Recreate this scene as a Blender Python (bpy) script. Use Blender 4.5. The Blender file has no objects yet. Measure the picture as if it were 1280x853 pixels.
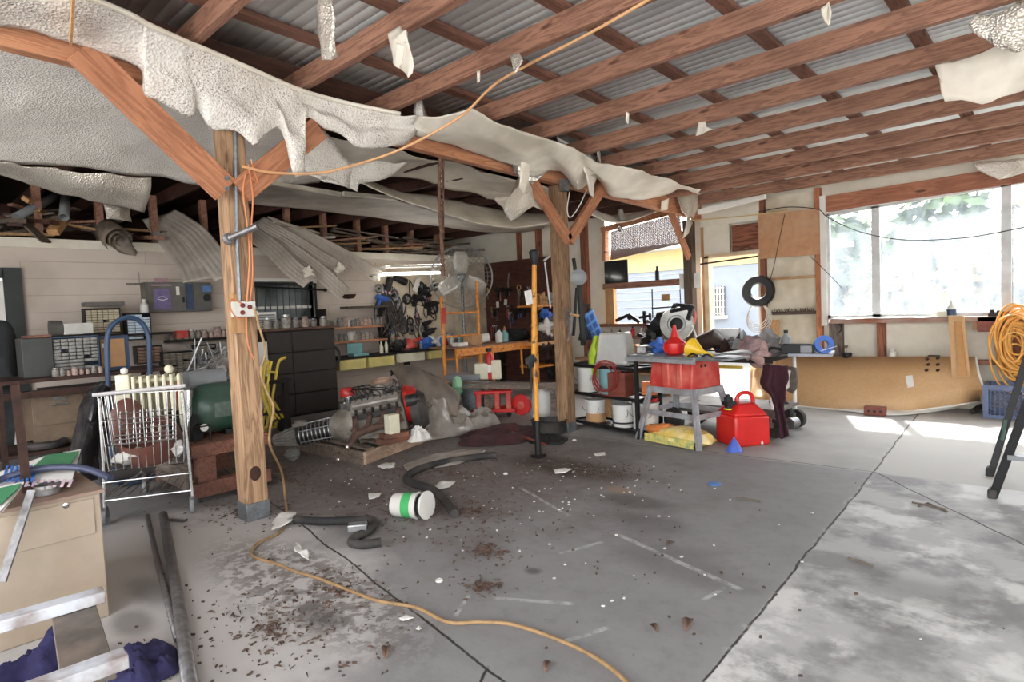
import bpy, bmesh, math, random
from mathutils import Vector, Matrix, noise
random.seed(7)
PI = math.pi
S = bpy.context.scene
COL = S.collection

# ---------------------------------------------------------------- camera, sky, sun, exposure
F_PX, YAW, PITCH, ROLL, CH = 768.32, math.radians(-43.5135), math.radians(2.9671), math.radians(-2.50223), 1.4
_cy, _sy = math.cos(YAW), math.sin(YAW)
FW = Vector((_sy*math.cos(PITCH), _cy*math.cos(PITCH), -math.sin(PITCH)))
_r = Vector((_cy, -_sy, 0)); _u = _r.cross(FW)
RT = math.cos(ROLL)*_r + math.sin(ROLL)*_u
UP = -math.sin(ROLL)*_r + math.cos(ROLL)*_u
CAM = Vector((0, 0, CH))
cd = bpy.data.cameras.new('camera'); co = bpy.data.objects.new('camera', cd); COL.objects.link(co)
cd.sensor_width = 36; cd.lens = F_PX/1280*36; cd.clip_start = 0.05; cd.clip_end = 300
M4 = Matrix((RT, UP, -FW)).transposed().to_4x4(); M4.translation = CAM
co.matrix_world = M4
S.camera = co
w = bpy.data.worlds.new('sky'); S.world = w; w.use_nodes = True
nt = w.node_tree; nt.nodes.clear()
sky = nt.nodes.new('ShaderNodeTexSky'); sky.sky_type = 'NISHITA'; sky.sun_disc = False
SUNV = Vector((-0.40, 0.97, 1.20)).normalized()
sky.sun_elevation = math.asin(SUNV.z); sky.sun_rotation = math.atan2(SUNV.x, SUNV.y)
sky.air_density = 1.0; sky.dust_density = 3.0; sky.ozone_density = 1.0
bg = nt.nodes.new('ShaderNodeBackground'); bg.inputs[1].default_value = 0.95
hs = nt.nodes.new('ShaderNodeHueSaturation'); hs.inputs['Saturation'].default_value = 0.12
ow = nt.nodes.new('ShaderNodeOutputWorld')
nt.links.new(sky.outputs[0], hs.inputs['Color']); nt.links.new(hs.outputs[0], bg.inputs[0]); nt.links.new(bg.outputs[0], ow.inputs[0])
sd = bpy.data.lights.new('sun', 'SUN'); sd.energy = 11.0; sd.angle = 0.02; sd.color = (1, 0.96, 0.9)
so = bpy.data.objects.new('sun', sd); COL.objects.link(so); so.location = (-4, 12, 14)
so.rotation_euler = SUNV.to_track_quat('Z', 'Y').to_euler()
S.view_settings.view_transform = 'Standard'; S.view_settings.look = 'None'
S.view_settings.gamma = 1.0; S.view_settings.use_curve_mapping = False
S.view_settings.exposure = 0.9

# ---------------------------------------------------------------- photo point -> place
def ray(px, py): return FW + RT*((px-640)/F_PX) + UP*((426.5-py)/F_PX)
def FL(px, py, z=0.0):
    d = ray(px, py); return CAM + d*((z-CH)/d.z)
def WX(px, py, x):
    d = ray(px, py); return CAM + d*(x/d.x)
def WY(px, py, y):
    d = ray(px, py); return CAM + d*(y/d.y)
def RP(px, py, z0=3.187):
    d = ray(px, py); return CAM + d*((z0-CH)/(d.z+.045*d.y))
def V(*a): return Vector(a)

# ---------------------------------------------------------------- mesh builder
def frame(d, up=None):
    d = Vector(d).normalized()
    up = Vector(up) if up is not None else (Vector((0, 0, 1)) if abs(d.z) < .95 else Vector((0, 1, 0)))
    x = up.cross(d).normalized(); y = d.cross(x).normalized()
    return x, y, d
def lerp(a, b, t): return a+(b-a)*t
def crom(P, n):
    P = [Vector(p) for p in P]; out = []
    for i in range(len(P)-1):
        a, b, c, d = P[max(i-1, 0)], P[i], P[i+1], P[min(i+2, len(P)-1)]
        for k in range(n):
            t = k/n
            out.append(0.5*((2*b)+(c-a)*t+(2*a-5*b+4*c-d)*t*t+(3*b-a-3*c+d)*t**3))
    out.append(P[-1]); return out
class MB:
    def __init__(s): s.b = bmesh.new(); s.M = Matrix()
    def v(s, p): return s.b.verts.new(s.M @ Vector(p))
    def f(s, vs):
        try: return s.b.faces.new(vs)
        except ValueError: return None
    def hexa(s, P):
        v = [s.v(p) for p in P]
        for q in ((3, 2, 1, 0), (4, 5, 6, 7), (0, 1, 5, 4), (1, 2, 6, 5), (2, 3, 7, 6), (3, 0, 4, 7)): s.f([v[i] for i in q])
        return s
    def box(s, x0, y0, z0, x1, y1, z1):
        return s.hexa([(x0,y0,z0),(x1,y0,z0),(x1,y1,z0),(x0,y1,z0),(x0,y0,z1),(x1,y0,z1),(x1,y1,z1),(x0,y1,z1)])
    def cbox(s, c, sz, rot=None):
        c = Vector(c); R = rot if rot is not None else Matrix.Identity(3)
        P = []
        for k in (-.5, .5):
            for i, j in ((-.5,-.5),(.5,-.5),(.5,.5),(-.5,.5)): P.append(c + R @ Vector((i*sz[0], j*sz[1], k*sz[2])))
        return s.hexa(P)
    def beam(s, p, q, w, h, up=None):
        p, q = Vector(p), Vector(q); x, y, d = frame(q-p, up); P = []
        for c in (p, q):
            for i, j in ((-.5,-.5),(.5,-.5),(.5,.5),(-.5,.5)): P.append(c+x*i*w+y*j*h)
        return s.hexa(P)
    def tube(s, pts, r, n=8, cap=True, closed=False):
        pts = [Vector(p) for p in pts]; N = len(pts); rings = []; prev = None
        for i, p in enumerate(pts):
            if closed: d = pts[(i+1) % N]-pts[i-1]
            else: d = pts[min(i+1, N-1)]-pts[max(i-1, 0)]
            if d.length < 1e-9: d = Vector((0, 0, 1))
            d.normalize()
            if prev is None: x, y, _ = frame(d)
            else:
                x = (prev - d*prev.dot(d))
                if x.length < 1e-6: x, y, _ = frame(d)
                x.normalize(); y = d.cross(x)
            prev = x
            rr = r[i] if isinstance(r, (list, tuple)) else r
            rings.append([s.v(p+x*math.cos(2*PI*k/n)*rr+y*math.sin(2*PI*k/n)*rr) for k in range(n)])
        for i in range(N if closed else N-1):
            a, b = rings[i], rings[(i+1) % N]
            for k in range(n): s.f([a[k], a[(k+1) % n], b[(k+1) % n], b[k]])
        if cap and not closed: s.f(rings[0][::-1]); s.f(rings[-1])
        return s
    def cyl(s, p, q, r, r2=None, n=14, cap=True): return s.tube([p, q], [r, r if r2 is None else r2], n, cap)
    def lathe(s, prof, c=(0,0,0), d=(0,0,1), n=18, cap=True):
        c = Vector(c); x, y, d = frame(d); rings = []
        for r, h in prof:
            if r < 1e-6: rings.append([s.v(c+d*h)])
            else: rings.append([s.v(c+d*h+x*math.cos(2*PI*k/n)*r+y*math.sin(2*PI*k/n)*r) for k in range(n)])
        for a, b in zip(rings, rings[1:]):
            for k in range(n):
                if len(a) == 1 and len(b) == 1: continue
                if len(a) == 1: s.f([a[0], b[(k+1) % n], b[k]])
                elif len(b) == 1: s.f([a[k], a[(k+1) % n], b[0]])
                else: s.f([a[k], a[(k+1) % n], b[(k+1) % n], b[k]])
        if cap:
            if len(rings[0]) > 1: s.f(rings[0][::-1])
            if len(rings[-1]) > 1: s.f(rings[-1])
        return s
    def sph(s, c, r, n=12, rough=0.0, seed=0):
        c = Vector(c); r = Vector(r) if isinstance(r, (tuple, list, Vector)) else Vector((r, r, r))
        m = max(4, n//2); rows = []
        for i in range(m+1):
            th = PI*i/m; row = []
            for k in range(1 if i in (0, m) else n):
                ph = 2*PI*k/n; e = Vector((math.sin(th)*math.cos(ph), math.sin(th)*math.sin(ph), math.cos(th)))
                q = 1+(noise.noise(e*1.8+Vector((seed*3.1, seed, 0)))*rough if rough else 0)
                row.append(s.v(c+Vector((e.x*r.x, e.y*r.y, e.z*r.z))*q))
            rows.append(row)
        for a, b in zip(rows, rows[1:]):
            for k in range(n):
                if len(a) == 1: s.f([a[0], b[k], b[(k+1) % n]])
                elif len(b) == 1: s.f([a[k], b[0], a[(k+1) % n]])
                else: s.f([a[k], b[k], b[(k+1) % n], a[(k+1) % n]])
        return s
    def torus(s, c, R, r, d=(0,0,1), n=28, m=8, sc=(1, 1)):
        x, y, d = frame(d); c = Vector(c)
        return s.tube([c+x*math.cos(2*PI*k/n)*R*sc[0]+y*math.sin(2*PI*k/n)*R*sc[1] for k in range(n)], r, m, closed=True)
    def prism(s, pts, vec):
        vec = Vector(vec); a = [s.v(p) for p in pts]; b = [s.v(Vector(p)+vec) for p in pts]
        s.f(a[::-1]); s.f(b); n = len(a)
        for k in range(n): s.f([a[k], a[(k+1) % n], b[(k+1) % n], b[k]])
        return s
    def grid(s, rows):
        R = [[s.v(p) for p in r] for r in rows]
        for a, b in zip(R, R[1:]):
            for k in range(len(a)-1): s.f([a[k], a[k+1], b[k+1], b[k]])
        return s
    def obj(s, name, m, solid=0, bevel=0, smooth=35, sub=0):
        bmesh.ops.recalc_face_normals(s.b, faces=s.b.faces[:])
        me = bpy.data.meshes.new(name); s.b.to_mesh(me); s.b.free()
        if m: me.materials.append(m)
        for p in me.polygons: p.use_smooth = True
        me.set_sharp_from_angle(angle=math.radians(smooth))
        o = bpy.data.objects.new(name, me); COL.objects.link(o)
        if solid:
            k = o.modifiers.new('solid', 'SOLIDIFY'); k.thickness = solid; k.offset = 0
        if bevel:
            k = o.modifiers.new('bevel', 'BEVEL'); k.width = bevel; k.segments = 2; k.limit_method = 'ANGLE'
        if sub:
            k = o.modifiers.new('sub', 'SUBSURF'); k.levels = sub; k.render_levels = sub
        return o
def thing(name, label, cat, loc=(0,0,0), rz=0, group=None):
    o = bpy.data.objects.new(name, None); COL.objects.link(o); o.empty_display_size = .1
    o.location = loc; o.rotation_euler = (0, 0, rz); o['label'] = label; o['category'] = cat
    if group: o['group'] = group
    return o
def part(root, name, mb, m, label=None, world=False, **kw):
    o = mb.obj(name, m, **kw)
    if world:                                       # vertices were written in room coordinates
        t = root; Mx = Matrix()
        while t is not None:
            Mx = Matrix.Translation(t.location) @ t.rotation_euler.to_matrix().to_4x4() @ Mx; t = t.parent
        o.data.transform(Mx.inverted())
    o.parent = root
    if label: o['label'] = label
    return o
def single(name, label, cat, mb, m, group=None, kind=None, **kw):
    o = mb.obj(name, m, **kw)
    vs = [v.co for v in o.data.vertices]
    c = Vector(((min(v.x for v in vs)+max(v.x for v in vs))/2, (min(v.y for v in vs)+max(v.y for v in vs))/2, min(v.z for v in vs)))
    o.data.transform(Matrix.Translation(-c)); o.location = c
    o['label'] = label; o['category'] = cat
    if group: o['group'] = group
    if kind: o['kind'] = kind
    return o
def struct(name, mb, m, **kw):
    o = mb.obj(name, m, **kw); o['kind'] = 'structure'; return o
def dup(root, loc, rz=None, label=None, group=None, rot=None, scale=None):
    r = root.copy(); COL.objects.link(r); r.location = loc
    if rz is not None: r.rotation_euler = (0, 0, rz)
    if rot is not None: r.rotation_euler = rot
    if scale: r.scale = scale if isinstance(scale, (tuple, list)) else (scale,)*3
    if label: r['label'] = label
    if group: r['group'] = group
    for ch in root.children:
        c = ch.copy(); COL.objects.link(c); c.parent = r
        for g in ch.children:
            d = g.copy(); COL.objects.link(d); d.parent = c
    return r
def RZ(a): return Matrix.Rotation(a, 3, 'Z')
def sheet(rows, n=6, ruffle=.02, fq=2.2, seed=0):
    """cloth-like surface through rows of control points"""
    R = [crom(r, n) for r in rows]
    cols = [crom([r[i] for r in R], n) for i in range(len(R[0]))]
    m = MB(); out = []
    for j in range(len(cols[0])):
        row = []
        for c in cols:
            p = c[j]; q = noise.noise(p*fq+Vector((seed, 0, 0)))+.5*noise.noise(p*fq*2.7+Vector((0, seed, 0)))
            row.append(p+Vector((q, noise.noise(p*fq+Vector((9, 9, seed)))*.6, q*.7))*ruffle)
        out.append(row)
    return m.grid(out)
def torn(pts, amp=.02, fq=5, seed=0, cuts=2):
    m = MB(); vs = [m.b.verts.new(p) for p in pts]; f = m.b.faces.new(vs)
    bmesh.ops.triangulate(m.b, faces=[f])
    for _ in range(cuts): bmesh.ops.subdivide_edges(m.b, edges=m.b.edges[:], cuts=1, use_grid_fill=True)
    for v in m.b.verts:
        q = v.co*fq+Vector((seed, seed, 0))
        v.co += Vector((noise.noise(q), noise.noise(q+Vector((7, 0, 0))), noise.noise(q+Vector((0, 7, 0)))))*amp
    return m
ORD = ['first', 'second', 'third', 'fourth', 'fifth', 'sixth', 'seventh', 'eighth', 'ninth', 'tenth', 'eleventh', 'twelfth', 'thirteenth', 'fourteenth', 'fifteenth', 'sixteenth']
def rnd(a, b): return random.uniform(a, b)

# ---------------------------------------------------------------- materials (all procedural)
def s2l(c): return tuple(((x/255)/12.92 if x/255 <= .04045 else ((x/255+.055)/1.055)**2.4) for x in c)+(1,)
def _new(name):
    m = bpy.data.materials.new(name); m.use_nodes = True; n = m.node_tree
    return m, n, n.nodes['Principled BSDF']
def mat(name, c1, c2=None, sc=6, rough=.7, metal=0, bump=.15, st=(1,1,1), dirt=None, dsc=2.5, damt=.5, spots=None, ssc=60, sth=.62, trans=0, emit=None, alpha=None, coat=0):
    m, n, b = _new(name); L = n.links.new; N = n.nodes.new
    c1 = s2l(c1); c2 = s2l(c2) if c2 else tuple(x*.72 for x in c1[:3])+(1,)
    tc = N('ShaderNodeTexCoord'); mp = N('ShaderNodeMapping'); mp.inputs['Scale'].default_value = st
    L(tc.outputs['Object'], mp.inputs[0])
    nz = N('ShaderNodeTexNoise'); nz.inputs['Scale'].default_value = sc; nz.inputs['Detail'].default_value = 6; nz.inputs['Roughness'].default_value = .62
    L(mp.outputs[0], nz.inputs['Vector'])
    rp = N('ShaderNodeValToRGB'); rp.color_ramp.elements[0].position = .32; rp.color_ramp.elements[1].position = .68
    rp.color_ramp.elements[0].color = c2; rp.color_ramp.elements[1].color = c1
    L(nz.outputs[0], rp.inputs[0]); col = rp.outputs[0]
    def layer(col, c, scale, lo, hi, amt, vor=False):
        t = N('ShaderNodeTexNoise'); t.inputs['Scale'].default_value = scale; t.inputs['Detail'].default_value = 5
        L(tc.outputs['Object'], t.inputs['Vector'])
        r = N('ShaderNodeMapRange'); r.inputs[1].default_value = lo; r.inputs[2].default_value = hi; r.inputs[4].default_value = amt
        L(t.outputs[0], r.inputs[0]); x = N('ShaderNodeMix'); x.data_type = 'RGBA'
        L(r.outputs[0], x.inputs[0]); L(col, x.inputs[6]); x.inputs[7].default_value = s2l(c); return x.outputs[2]
    if dirt: col = layer(col, dirt, dsc, .42, .68, damt)
    if spots: col = layer(col, spots, ssc, sth, sth+.06, .9)
    L(col, b.inputs['Base Color'])
    b.inputs['Roughness'].default_value = rough; b.inputs['Metallic'].default_value = metal
    b.inputs['Coat Weight'].default_value = coat
    if trans: b.inputs['Transmission Weight'].default_value = trans
    if alpha is not None: b.inputs['Alpha'].default_value = alpha
    if emit: b.inputs['Emission Color'].default_value = s2l(emit[0]); b.inputs['Emission Strength'].default_value = emit[1]
    if bump:
        bp = N('ShaderNodeBump'); bp.inputs['Strength'].default_value = bump; bp.inputs['Distance'].default_value = .01
        L(nz.outputs[0], bp.inputs['Height']); L(bp.outputs[0], b.inputs['Normal'])
    return m
def wood(name, c1, c2, axis='x', knots=True, rough=.75, sc=1.0, dark=None, damt=.5):
    m, n, b = _new(name); L = n.links.new; N = n.nodes.new
    tc = N('ShaderNodeTexCoord'); mp = N('ShaderNodeMapping')
    long, short = 1.1*sc, 13*sc
    mp.inputs['Scale'].default_value = {'x': (long, short, short), 'y': (short, long, short), 'z': (short, short, long)}[axis]
    L(tc.outputs['Object'], mp.inputs[0])
    nz = N('ShaderNodeTexNoise'); nz.inputs['Scale'].default_value = 1.6; nz.inputs['Detail'].default_value = 7; nz.inputs['Distortion'].default_value = 1.2
    L(mp.outputs[0], nz.inputs['Vector'])
    ma = N('ShaderNodeMath'); ma.operation = 'MULTIPLY'; ma.inputs[1].default_value = 9
    fr = N('ShaderNodeMath'); fr.operation = 'PINGPONG'; fr.inputs[1].default_value = 1
    L(nz.outputs[0], ma.inputs[0]); L(ma.outputs[0], fr.inputs[0])
    rp = N('ShaderNodeValToRGB'); rp.color_ramp.elements[0].color = s2l(c2); rp.color_ramp.elements[1].color = s2l(c1)
    rp.color_ramp.elements[0].position = .05; rp.color_ramp.elements[1].position = .7
    L(fr.outputs[0], rp.inputs[0]); col = rp.outputs[0]
    big = N('ShaderNodeTexNoise'); big.inputs['Scale'].default_value = 1.7; big.inputs['Detail'].default_value = 4
    L(tc.outputs['Object'], big.inputs['Vector'])
    r = N('ShaderNodeMapRange'); r.inputs[1].default_value = .4; r.inputs[2].default_value = .7; r.inputs[4].default_value = damt
    L(big.outputs[0], r.inputs[0]); x = N('ShaderNodeMix'); x.data_type = 'RGBA'; L(r.outputs[0], x.inputs[0]); L(col, x.inputs[6])
    x.inputs[7].default_value = s2l(dark if dark else tuple(v*.62 for v in c2)); col = x.outputs[2]
    if knots:
        vo = N('ShaderNodeTexVoronoi'); vo.inputs['Scale'].default_value = 1
        mp2 = N('ShaderNodeMapping'); a, c = 1.6, 6.0
        mp2.inputs['Scale'].default_value = {'x': (a, c, c), 'y': (c, a, c), 'z': (c, c, a)}[axis]
        L(tc.outputs['Object'], mp2.inputs[0]); L(mp2.outputs[0], vo.inputs['Vector'])
        r2 = N('ShaderNodeMapRange'); r2.inputs[1].default_value = .07; r2.inputs[2].default_value = .12; r2.inputs[3].default_value = .85; r2.inputs[4].default_value = 0
        L(vo.outputs['Distance'], r2.inputs[0]); x2 = N('ShaderNodeMix'); x2.data_type = 'RGBA'; L(r2.outputs[0], x2.inputs[0]); L(col, x2.inputs[6])
        x2.inputs[7].default_value = s2l((70, 38, 24)); col = x2.outputs[2]
    L(col, b.inputs['Base Color']); b.inputs['Roughness'].default_value = rough
    bp = N('ShaderNodeBump'); bp.inputs['Strength'].default_value = .25; bp.inputs['Distance'].default_value = .006
    L(fr.outputs[0], bp.inputs['Height']); L(bp.outputs[0], b.inputs['Normal'])
    return m
def foil(name, c, rough=.38, metal=.35, speck=0, cell=75, dirtc=(150, 132, 118), damt=.45):
    """bubble foil insulation: tiny domes, wrinkles, mildew specks"""
    m, n, b = _new(name); L = n.links.new; N = n.nodes.new
    tc = N('ShaderNodeTexCoord'); vo = N('ShaderNodeTexVoronoi'); vo.inputs['Scale'].default_value = cell
    L(tc.outputs['Object'], vo.inputs['Vector'])
    nz = N('ShaderNodeTexNoise'); nz.inputs['Scale'].default_value = 3.2; nz.inputs['Detail'].default_value = 8; nz.inputs['Distortion'].default_value = .8
    L(tc.outputs['Object'], nz.inputs['Vector'])
    r = N('ShaderNodeMapRange'); r.inputs[1].default_value = .4; r.inputs[2].default_value = .72; r.inputs[4].default_value = damt
    L(nz.outputs[0], r.inputs[0]); x = N('ShaderNodeMix'); x.data_type = 'RGBA'; L(r.outputs[0], x.inputs[0])
    x.inputs[6].default_value = s2l(c); x.inputs[7].default_value = s2l(dirtc); col = x.outputs[2]
    if speck:
        s = N('ShaderNodeTexNoise'); s.inputs['Scale'].default_value = 120; s.inputs['Detail'].default_value = 5
        L(tc.outputs['Object'], s.inputs['Vector'])
        g = N('ShaderNodeMapRange'); g.inputs[1].default_value = .55; g.inputs[2].default_value = .63; g.inputs[4].default_value = speck
        L(s.outputs[0], g.inputs[0]); mk = N('ShaderNodeMath'); mk.operation = 'MULTIPLY'; pn = N('ShaderNodeTexNoise'); pn.inputs['Scale'].default_value = 3.5; L(tc.outputs['Object'], pn.inputs['Vector']); pr = N('ShaderNodeMapRange'); pr.inputs[1].default_value = .4; pr.inputs[2].default_value = .55; L(pn.outputs[0], pr.inputs[0]); L(g.outputs[0], mk.inputs[0]); L(pr.outputs[0], mk.inputs[1])
        x2 = N('ShaderNodeMix'); x2.data_type = 'RGBA'; L(mk.outputs[0], x2.inputs[0]); L(col, x2.inputs[6])
        x2.inputs[7].default_value = s2l((70, 62, 58)); col = x2.outputs[2]
    L(col, b.inputs['Base Color']); b.inputs['Roughness'].default_value = rough; b.inputs['Metallic'].default_value = metal
    bp = N('ShaderNodeBump'); bp.inputs['Strength'].default_value = .9; bp.inputs['Distance'].default_value = .008
    L(vo.outputs['Distance'], bp.inputs['Height'])
    b.inputs['Coat Weight'].default_value = .5; b.inputs['Coat Roughness'].default_value = .12; L(bp.outputs[0], b.inputs['Coat Normal'])
    b2 = N('ShaderNodeBump'); b2.inputs['Strength'].default_value = .5; b2.inputs['Distance'].default_value = .03
    L(nz.outputs[0], b2.inputs['Height']); L(bp.outputs[0], b2.inputs['Normal']); L(b2.outputs[0], b.inputs['Normal'])
    return m
def plastic(name, c, rough=.4, **k): return mat(name, c, tuple(v*.9 for v in c), rough=rough, bump=.03, **k)

RW = dict(o=wood('orange_x', (188, 122, 88), (152, 92, 66), 'x', dark=(118, 70, 50)), x=wood('rafter_wood', (160, 116, 94), (122, 84, 67), 'x', dark=(96, 65, 52)),
          y=wood('beam_wood', (196, 140, 104), (164, 108, 78), 'y', dark=(140, 84, 54)),
          p=wood('purlin_wood', (134, 92, 74), (100, 66, 53), 'y', dark=(84, 56, 44)))
POSTW = wood('post_wood', (182, 146, 112), (132, 102, 76), 'z', dark=(128, 98, 74), sc=.8, damt=.4)
POSTD = wood('old_post_wood', (158, 124, 92), (112, 84, 60), 'z', dark=(88, 68, 52))
STUD = wood('stud_wood', (150, 92, 66), (112, 66, 48), 'z', dark=(76, 44, 34))
PINEX = wood('pine_x', (206, 160, 112), (178, 130, 84), 'x')
PINEY = wood('pine_y', (196, 148, 104), (160, 112, 74), 'y')
PINEZ = wood('pine_z', (206, 160, 112), (178, 130, 84), 'z')
GREYW = wood('weathered_wood', (142, 128, 116), (96, 84, 74), 'x', dark=(58, 48, 42))
GREYY = wood('weathered_wood_y', (132, 116, 102), (88, 76, 66), 'y', dark=(52, 44, 38))
REDW = wood('red_stained_wood', (142, 92, 72), (104, 66, 52), 'x', dark=(70, 48, 40), damt=.8)
DARKW = wood('dark_wood', (84, 50, 38), (56, 32, 24), 'y', dark=(34, 20, 16), knots=False)
BOARD = mat('hardboard', (206, 168, 124), (196, 156, 112), sc=40, rough=.55, bump=.03, dirt=(178, 128, 78), dsc=1.2)
PLYT = mat('stained_plywood', (190, 142, 104), (174, 126, 90), sc=12, rough=.7, dirt=(216, 200, 178), dsc=1.5, damt=.25)
FOIL = foil('white_bubble_foil', (250, 245, 238), rough=.3, metal=0, dirtc=(226, 214, 202), damt=.5)
FOILS = foil('speckled_bubble_foil', (226, 220, 212), speck=.8, cell=60, metal=0, dirtc=(206, 192, 180))
FOILG = foil('grey_bubble_foil', (222, 214, 202), rough=.28, metal=.5)
FOILB = foil('bright_foil', (235, 235, 235), rough=.16, metal=.95, cell=20, damt=.1)
FACING = mat('vinyl_facing', (240, 234, 222), (224, 214, 198), sc=3, rough=.5, bump=.2, dirt=(150, 136, 110), dsc=2.0, damt=.5)
GYPG = mat('stained_ceiling_sheet', (206, 198, 188), (184, 176, 166), sc=2.2, rough=.6, dirt=(110, 100, 92), dsc=1.3, damt=.7)
SIDING = mat('white_siding', (226, 220, 206), (214, 206, 190), sc=5, rough=.75, bump=.05, dirt=(190, 176, 150), dsc=1.6, damt=.35)
TRIMW = mat('white_trim', (236, 234, 228), (220, 216, 208), sc=8, rough=.5, bump=.03, dirt=(170, 160, 148), dsc=4, damt=.4)
ALU = mat('aluminium', (186, 186, 186), (150, 150, 152), sc=20, rough=.35, metal=.8, bump=.04)
GALV = mat('galvanised', (150, 156, 160), (116, 122, 128), sc=30, rough=.45, metal=.75, bump=.05, dirt=(96, 90, 84), dsc=6)
STEEL = mat('bare_steel', (140, 138, 138), (100, 97, 96), sc=24, rough=.4, metal=.6, bump=.08)
CHROME = mat('chrome_wire', (205, 205, 205), (170, 168, 165), sc=30, rough=.22, metal=.95, bump=.02)
RUST = mat('rusty_steel', (76, 50, 41), (42, 29, 25), sc=18, rough=.8, metal=.3, bump=.3)
CASTG = mat('cast_grey', (176, 168, 156), (120, 112, 102), sc=14, rough=.55, metal=.25, bump=.3, dirt=(66, 54, 46), dsc=7, damt=.7)
CASTD = mat('dark_casting', (70, 68, 66), (30, 28, 28), sc=22, rough=.5, metal=.5, bump=.3)
BLACKM = mat('black_metal', (34, 32, 32), (22, 20, 20), sc=20, rough=.45, metal=.3, bump=.05)
BLACKP = plastic('black_plastic', (24, 24, 26), .6)
RUBBER = mat('rubber', (44, 42, 42), (28, 27, 27), sc=14, rough=.75, bump=.1, dirt=(92, 84, 78), dsc=5, damt=.5)
DARKC = mat('dark_cabinet', (34, 26, 22), (26, 19, 16), sc=9, rough=.85, bump=.05)
BEIGE = mat('beige_enamel', (172, 156, 138), (158, 143, 125), sc=4, rough=.5, bump=.02, dirt=(146, 122, 98), dsc=3, damt=.35)
TANC = mat('tan_enamel', (128, 108, 88), (104, 86, 70), sc=6, rough=.55, bump=.02)
GREYC = mat('grey_enamel', (112, 108, 102), (92, 88, 84), sc=6, rough=.55, bump=.03, dirt=(70, 62, 56), dsc=4)
NAVYC = mat('navy_enamel', (52, 74, 104), (40, 58, 84), sc=8, rough=.45, bump=.03)
YORANGE = mat('orange_paint', (222, 146, 52), (190, 108, 40), sc=12, rough=.5, bump=.08, spots=(74, 50, 38), ssc=22, sth=.6)
YELLOW = mat('yellow_paint', (222, 196, 72), (196, 166, 60), sc=10, rough=.5, bump=.04, dirt=(120, 96, 60), dsc=6, damt=.4)
RED = plastic('red_plastic', (206, 36, 34), .35)
REDP = mat('faded_red_paint', (196, 62, 52), (172, 46, 42), sc=5, rough=.5, bump=.04, dirt=(206, 130, 112), dsc=5, damt=.6)
REDE = mat('engine_red', (196, 40, 34), (150, 28, 24), sc=12, rough=.35, bump=.04, dirt=(80, 40, 34), dsc=8, damt=.4)
BLUE = plastic('blue_plastic', (60, 106, 190))
BLUEL = plastic('light_blue_plastic', (96, 146, 210), .35, trans=.2)
BLUEF = plastic('blue_funnel_plastic', (80, 104, 190))
GREEN = mat('green_enamel', (48, 84, 70), (36, 66, 56), sc=5, rough=.35, bump=.03, dirt=(96, 96, 88), dsc=2.5, damt=.5)
LIME = mat('lime_cloth', (196, 222, 70), (170, 200, 50), sc=20, rough=.9, bump=.3)
WHITEP = plastic('white_plastic', (226, 224, 218), .4, dirt=(170, 158, 144), dsc=6, damt=.4)
CLEARP = mat('clear_plastic', (214, 212, 208), (196, 194, 190), sc=5, rough=.25, trans=.55, bump=.05)
GLASSJ = mat('jar_glass', (206, 210, 206), (180, 184, 180), sc=9, rough=.08, trans=.85, bump=.02)
CREAM = plastic('cream_enamel', (228, 222, 196), .45, dirt=(180, 166, 134), dsc=4, damt=.3)
YPLAS = plastic('yellow_box_plastic', (222, 206, 130), .45)
TEAL = plastic('teal_plastic', (120, 168, 168))
MAROON = mat('maroon_cloth', (66, 28, 38), (46, 18, 28), sc=30, rough=.95, bump=.4)
NAVYCLOTH = mat('navy_cloth', (50, 46, 88), (36, 32, 66), sc=26, rough=.95, bump=.4)
ORCORD = plastic('orange_cord', (208, 132, 88), .6)
YCORD = plastic('yellow_cord', (226, 176, 84), .5)
TANCORD = mat('dusty_cord', (168, 134, 90), (128, 102, 72), sc=16, rough=.7, bump=.1)
WHCORD = plastic('white_cord', (226, 222, 214), .5)
PINKH = plastic('pink_hose', (222, 110, 104), .5)
TARP = mat('grey_tarp', (112, 100, 88), (70, 62, 56), sc=5, rough=.6, bump=.4, dirt=(150, 130, 108), dsc=3, damt=.5)
POLY = mat('clear_sheeting', (196, 188, 180), (150, 138, 126), sc=8, rough=.28, trans=.35, bump=.6)
PAPER = mat('paper', (232, 230, 224), (214, 210, 204), sc=12, rough=.8, bump=.05)
CARD = mat('cardboard', (176, 136, 96), (158, 120, 84), sc=10, rough=.85, bump=.05)
BROWNP = mat('brown_plastic', (110, 70, 58), (88, 54, 46), sc=7, rough=.45, bump=.03)
COPPERM = mat('copper_brown', (132, 70, 56), (104, 54, 44), sc=20, rough=.5, metal=.3, bump=.1)
LEAF = mat('dry_leaf', (116, 92, 78), (82, 64, 55), sc=20, rough=.9, bump=.2)
DIRTM = mat('brown_crumbs', (94, 76, 62), (64, 52, 44), sc=20, rough=1, bump=.3)
FOILAGE = mat('foliage', (96, 116, 66), (64, 86, 48), sc=3, rough=.8, bump=0)
FOILAGEY = mat('autumn_foliage', (150, 132, 78), (110, 96, 58), sc=3, rough=.8, bump=0)
BARK = mat('bark', (120, 108, 96), (88, 78, 68), sc=14, rough=.95, bump=.5)
REDTAG = plastic('red_handle', (190, 34, 34))
GREYP = plastic('grey_plastic', (130, 132, 134))
PURPLE = mat('purple_print', (120, 108, 150), (96, 84, 122), sc=22, rough=.6, bump=0)
LAMP = mat('tube_light', (255, 255, 250), (255, 255, 250), rough=.4, bump=0, emit=((255, 253, 246), 9.0))

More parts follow.
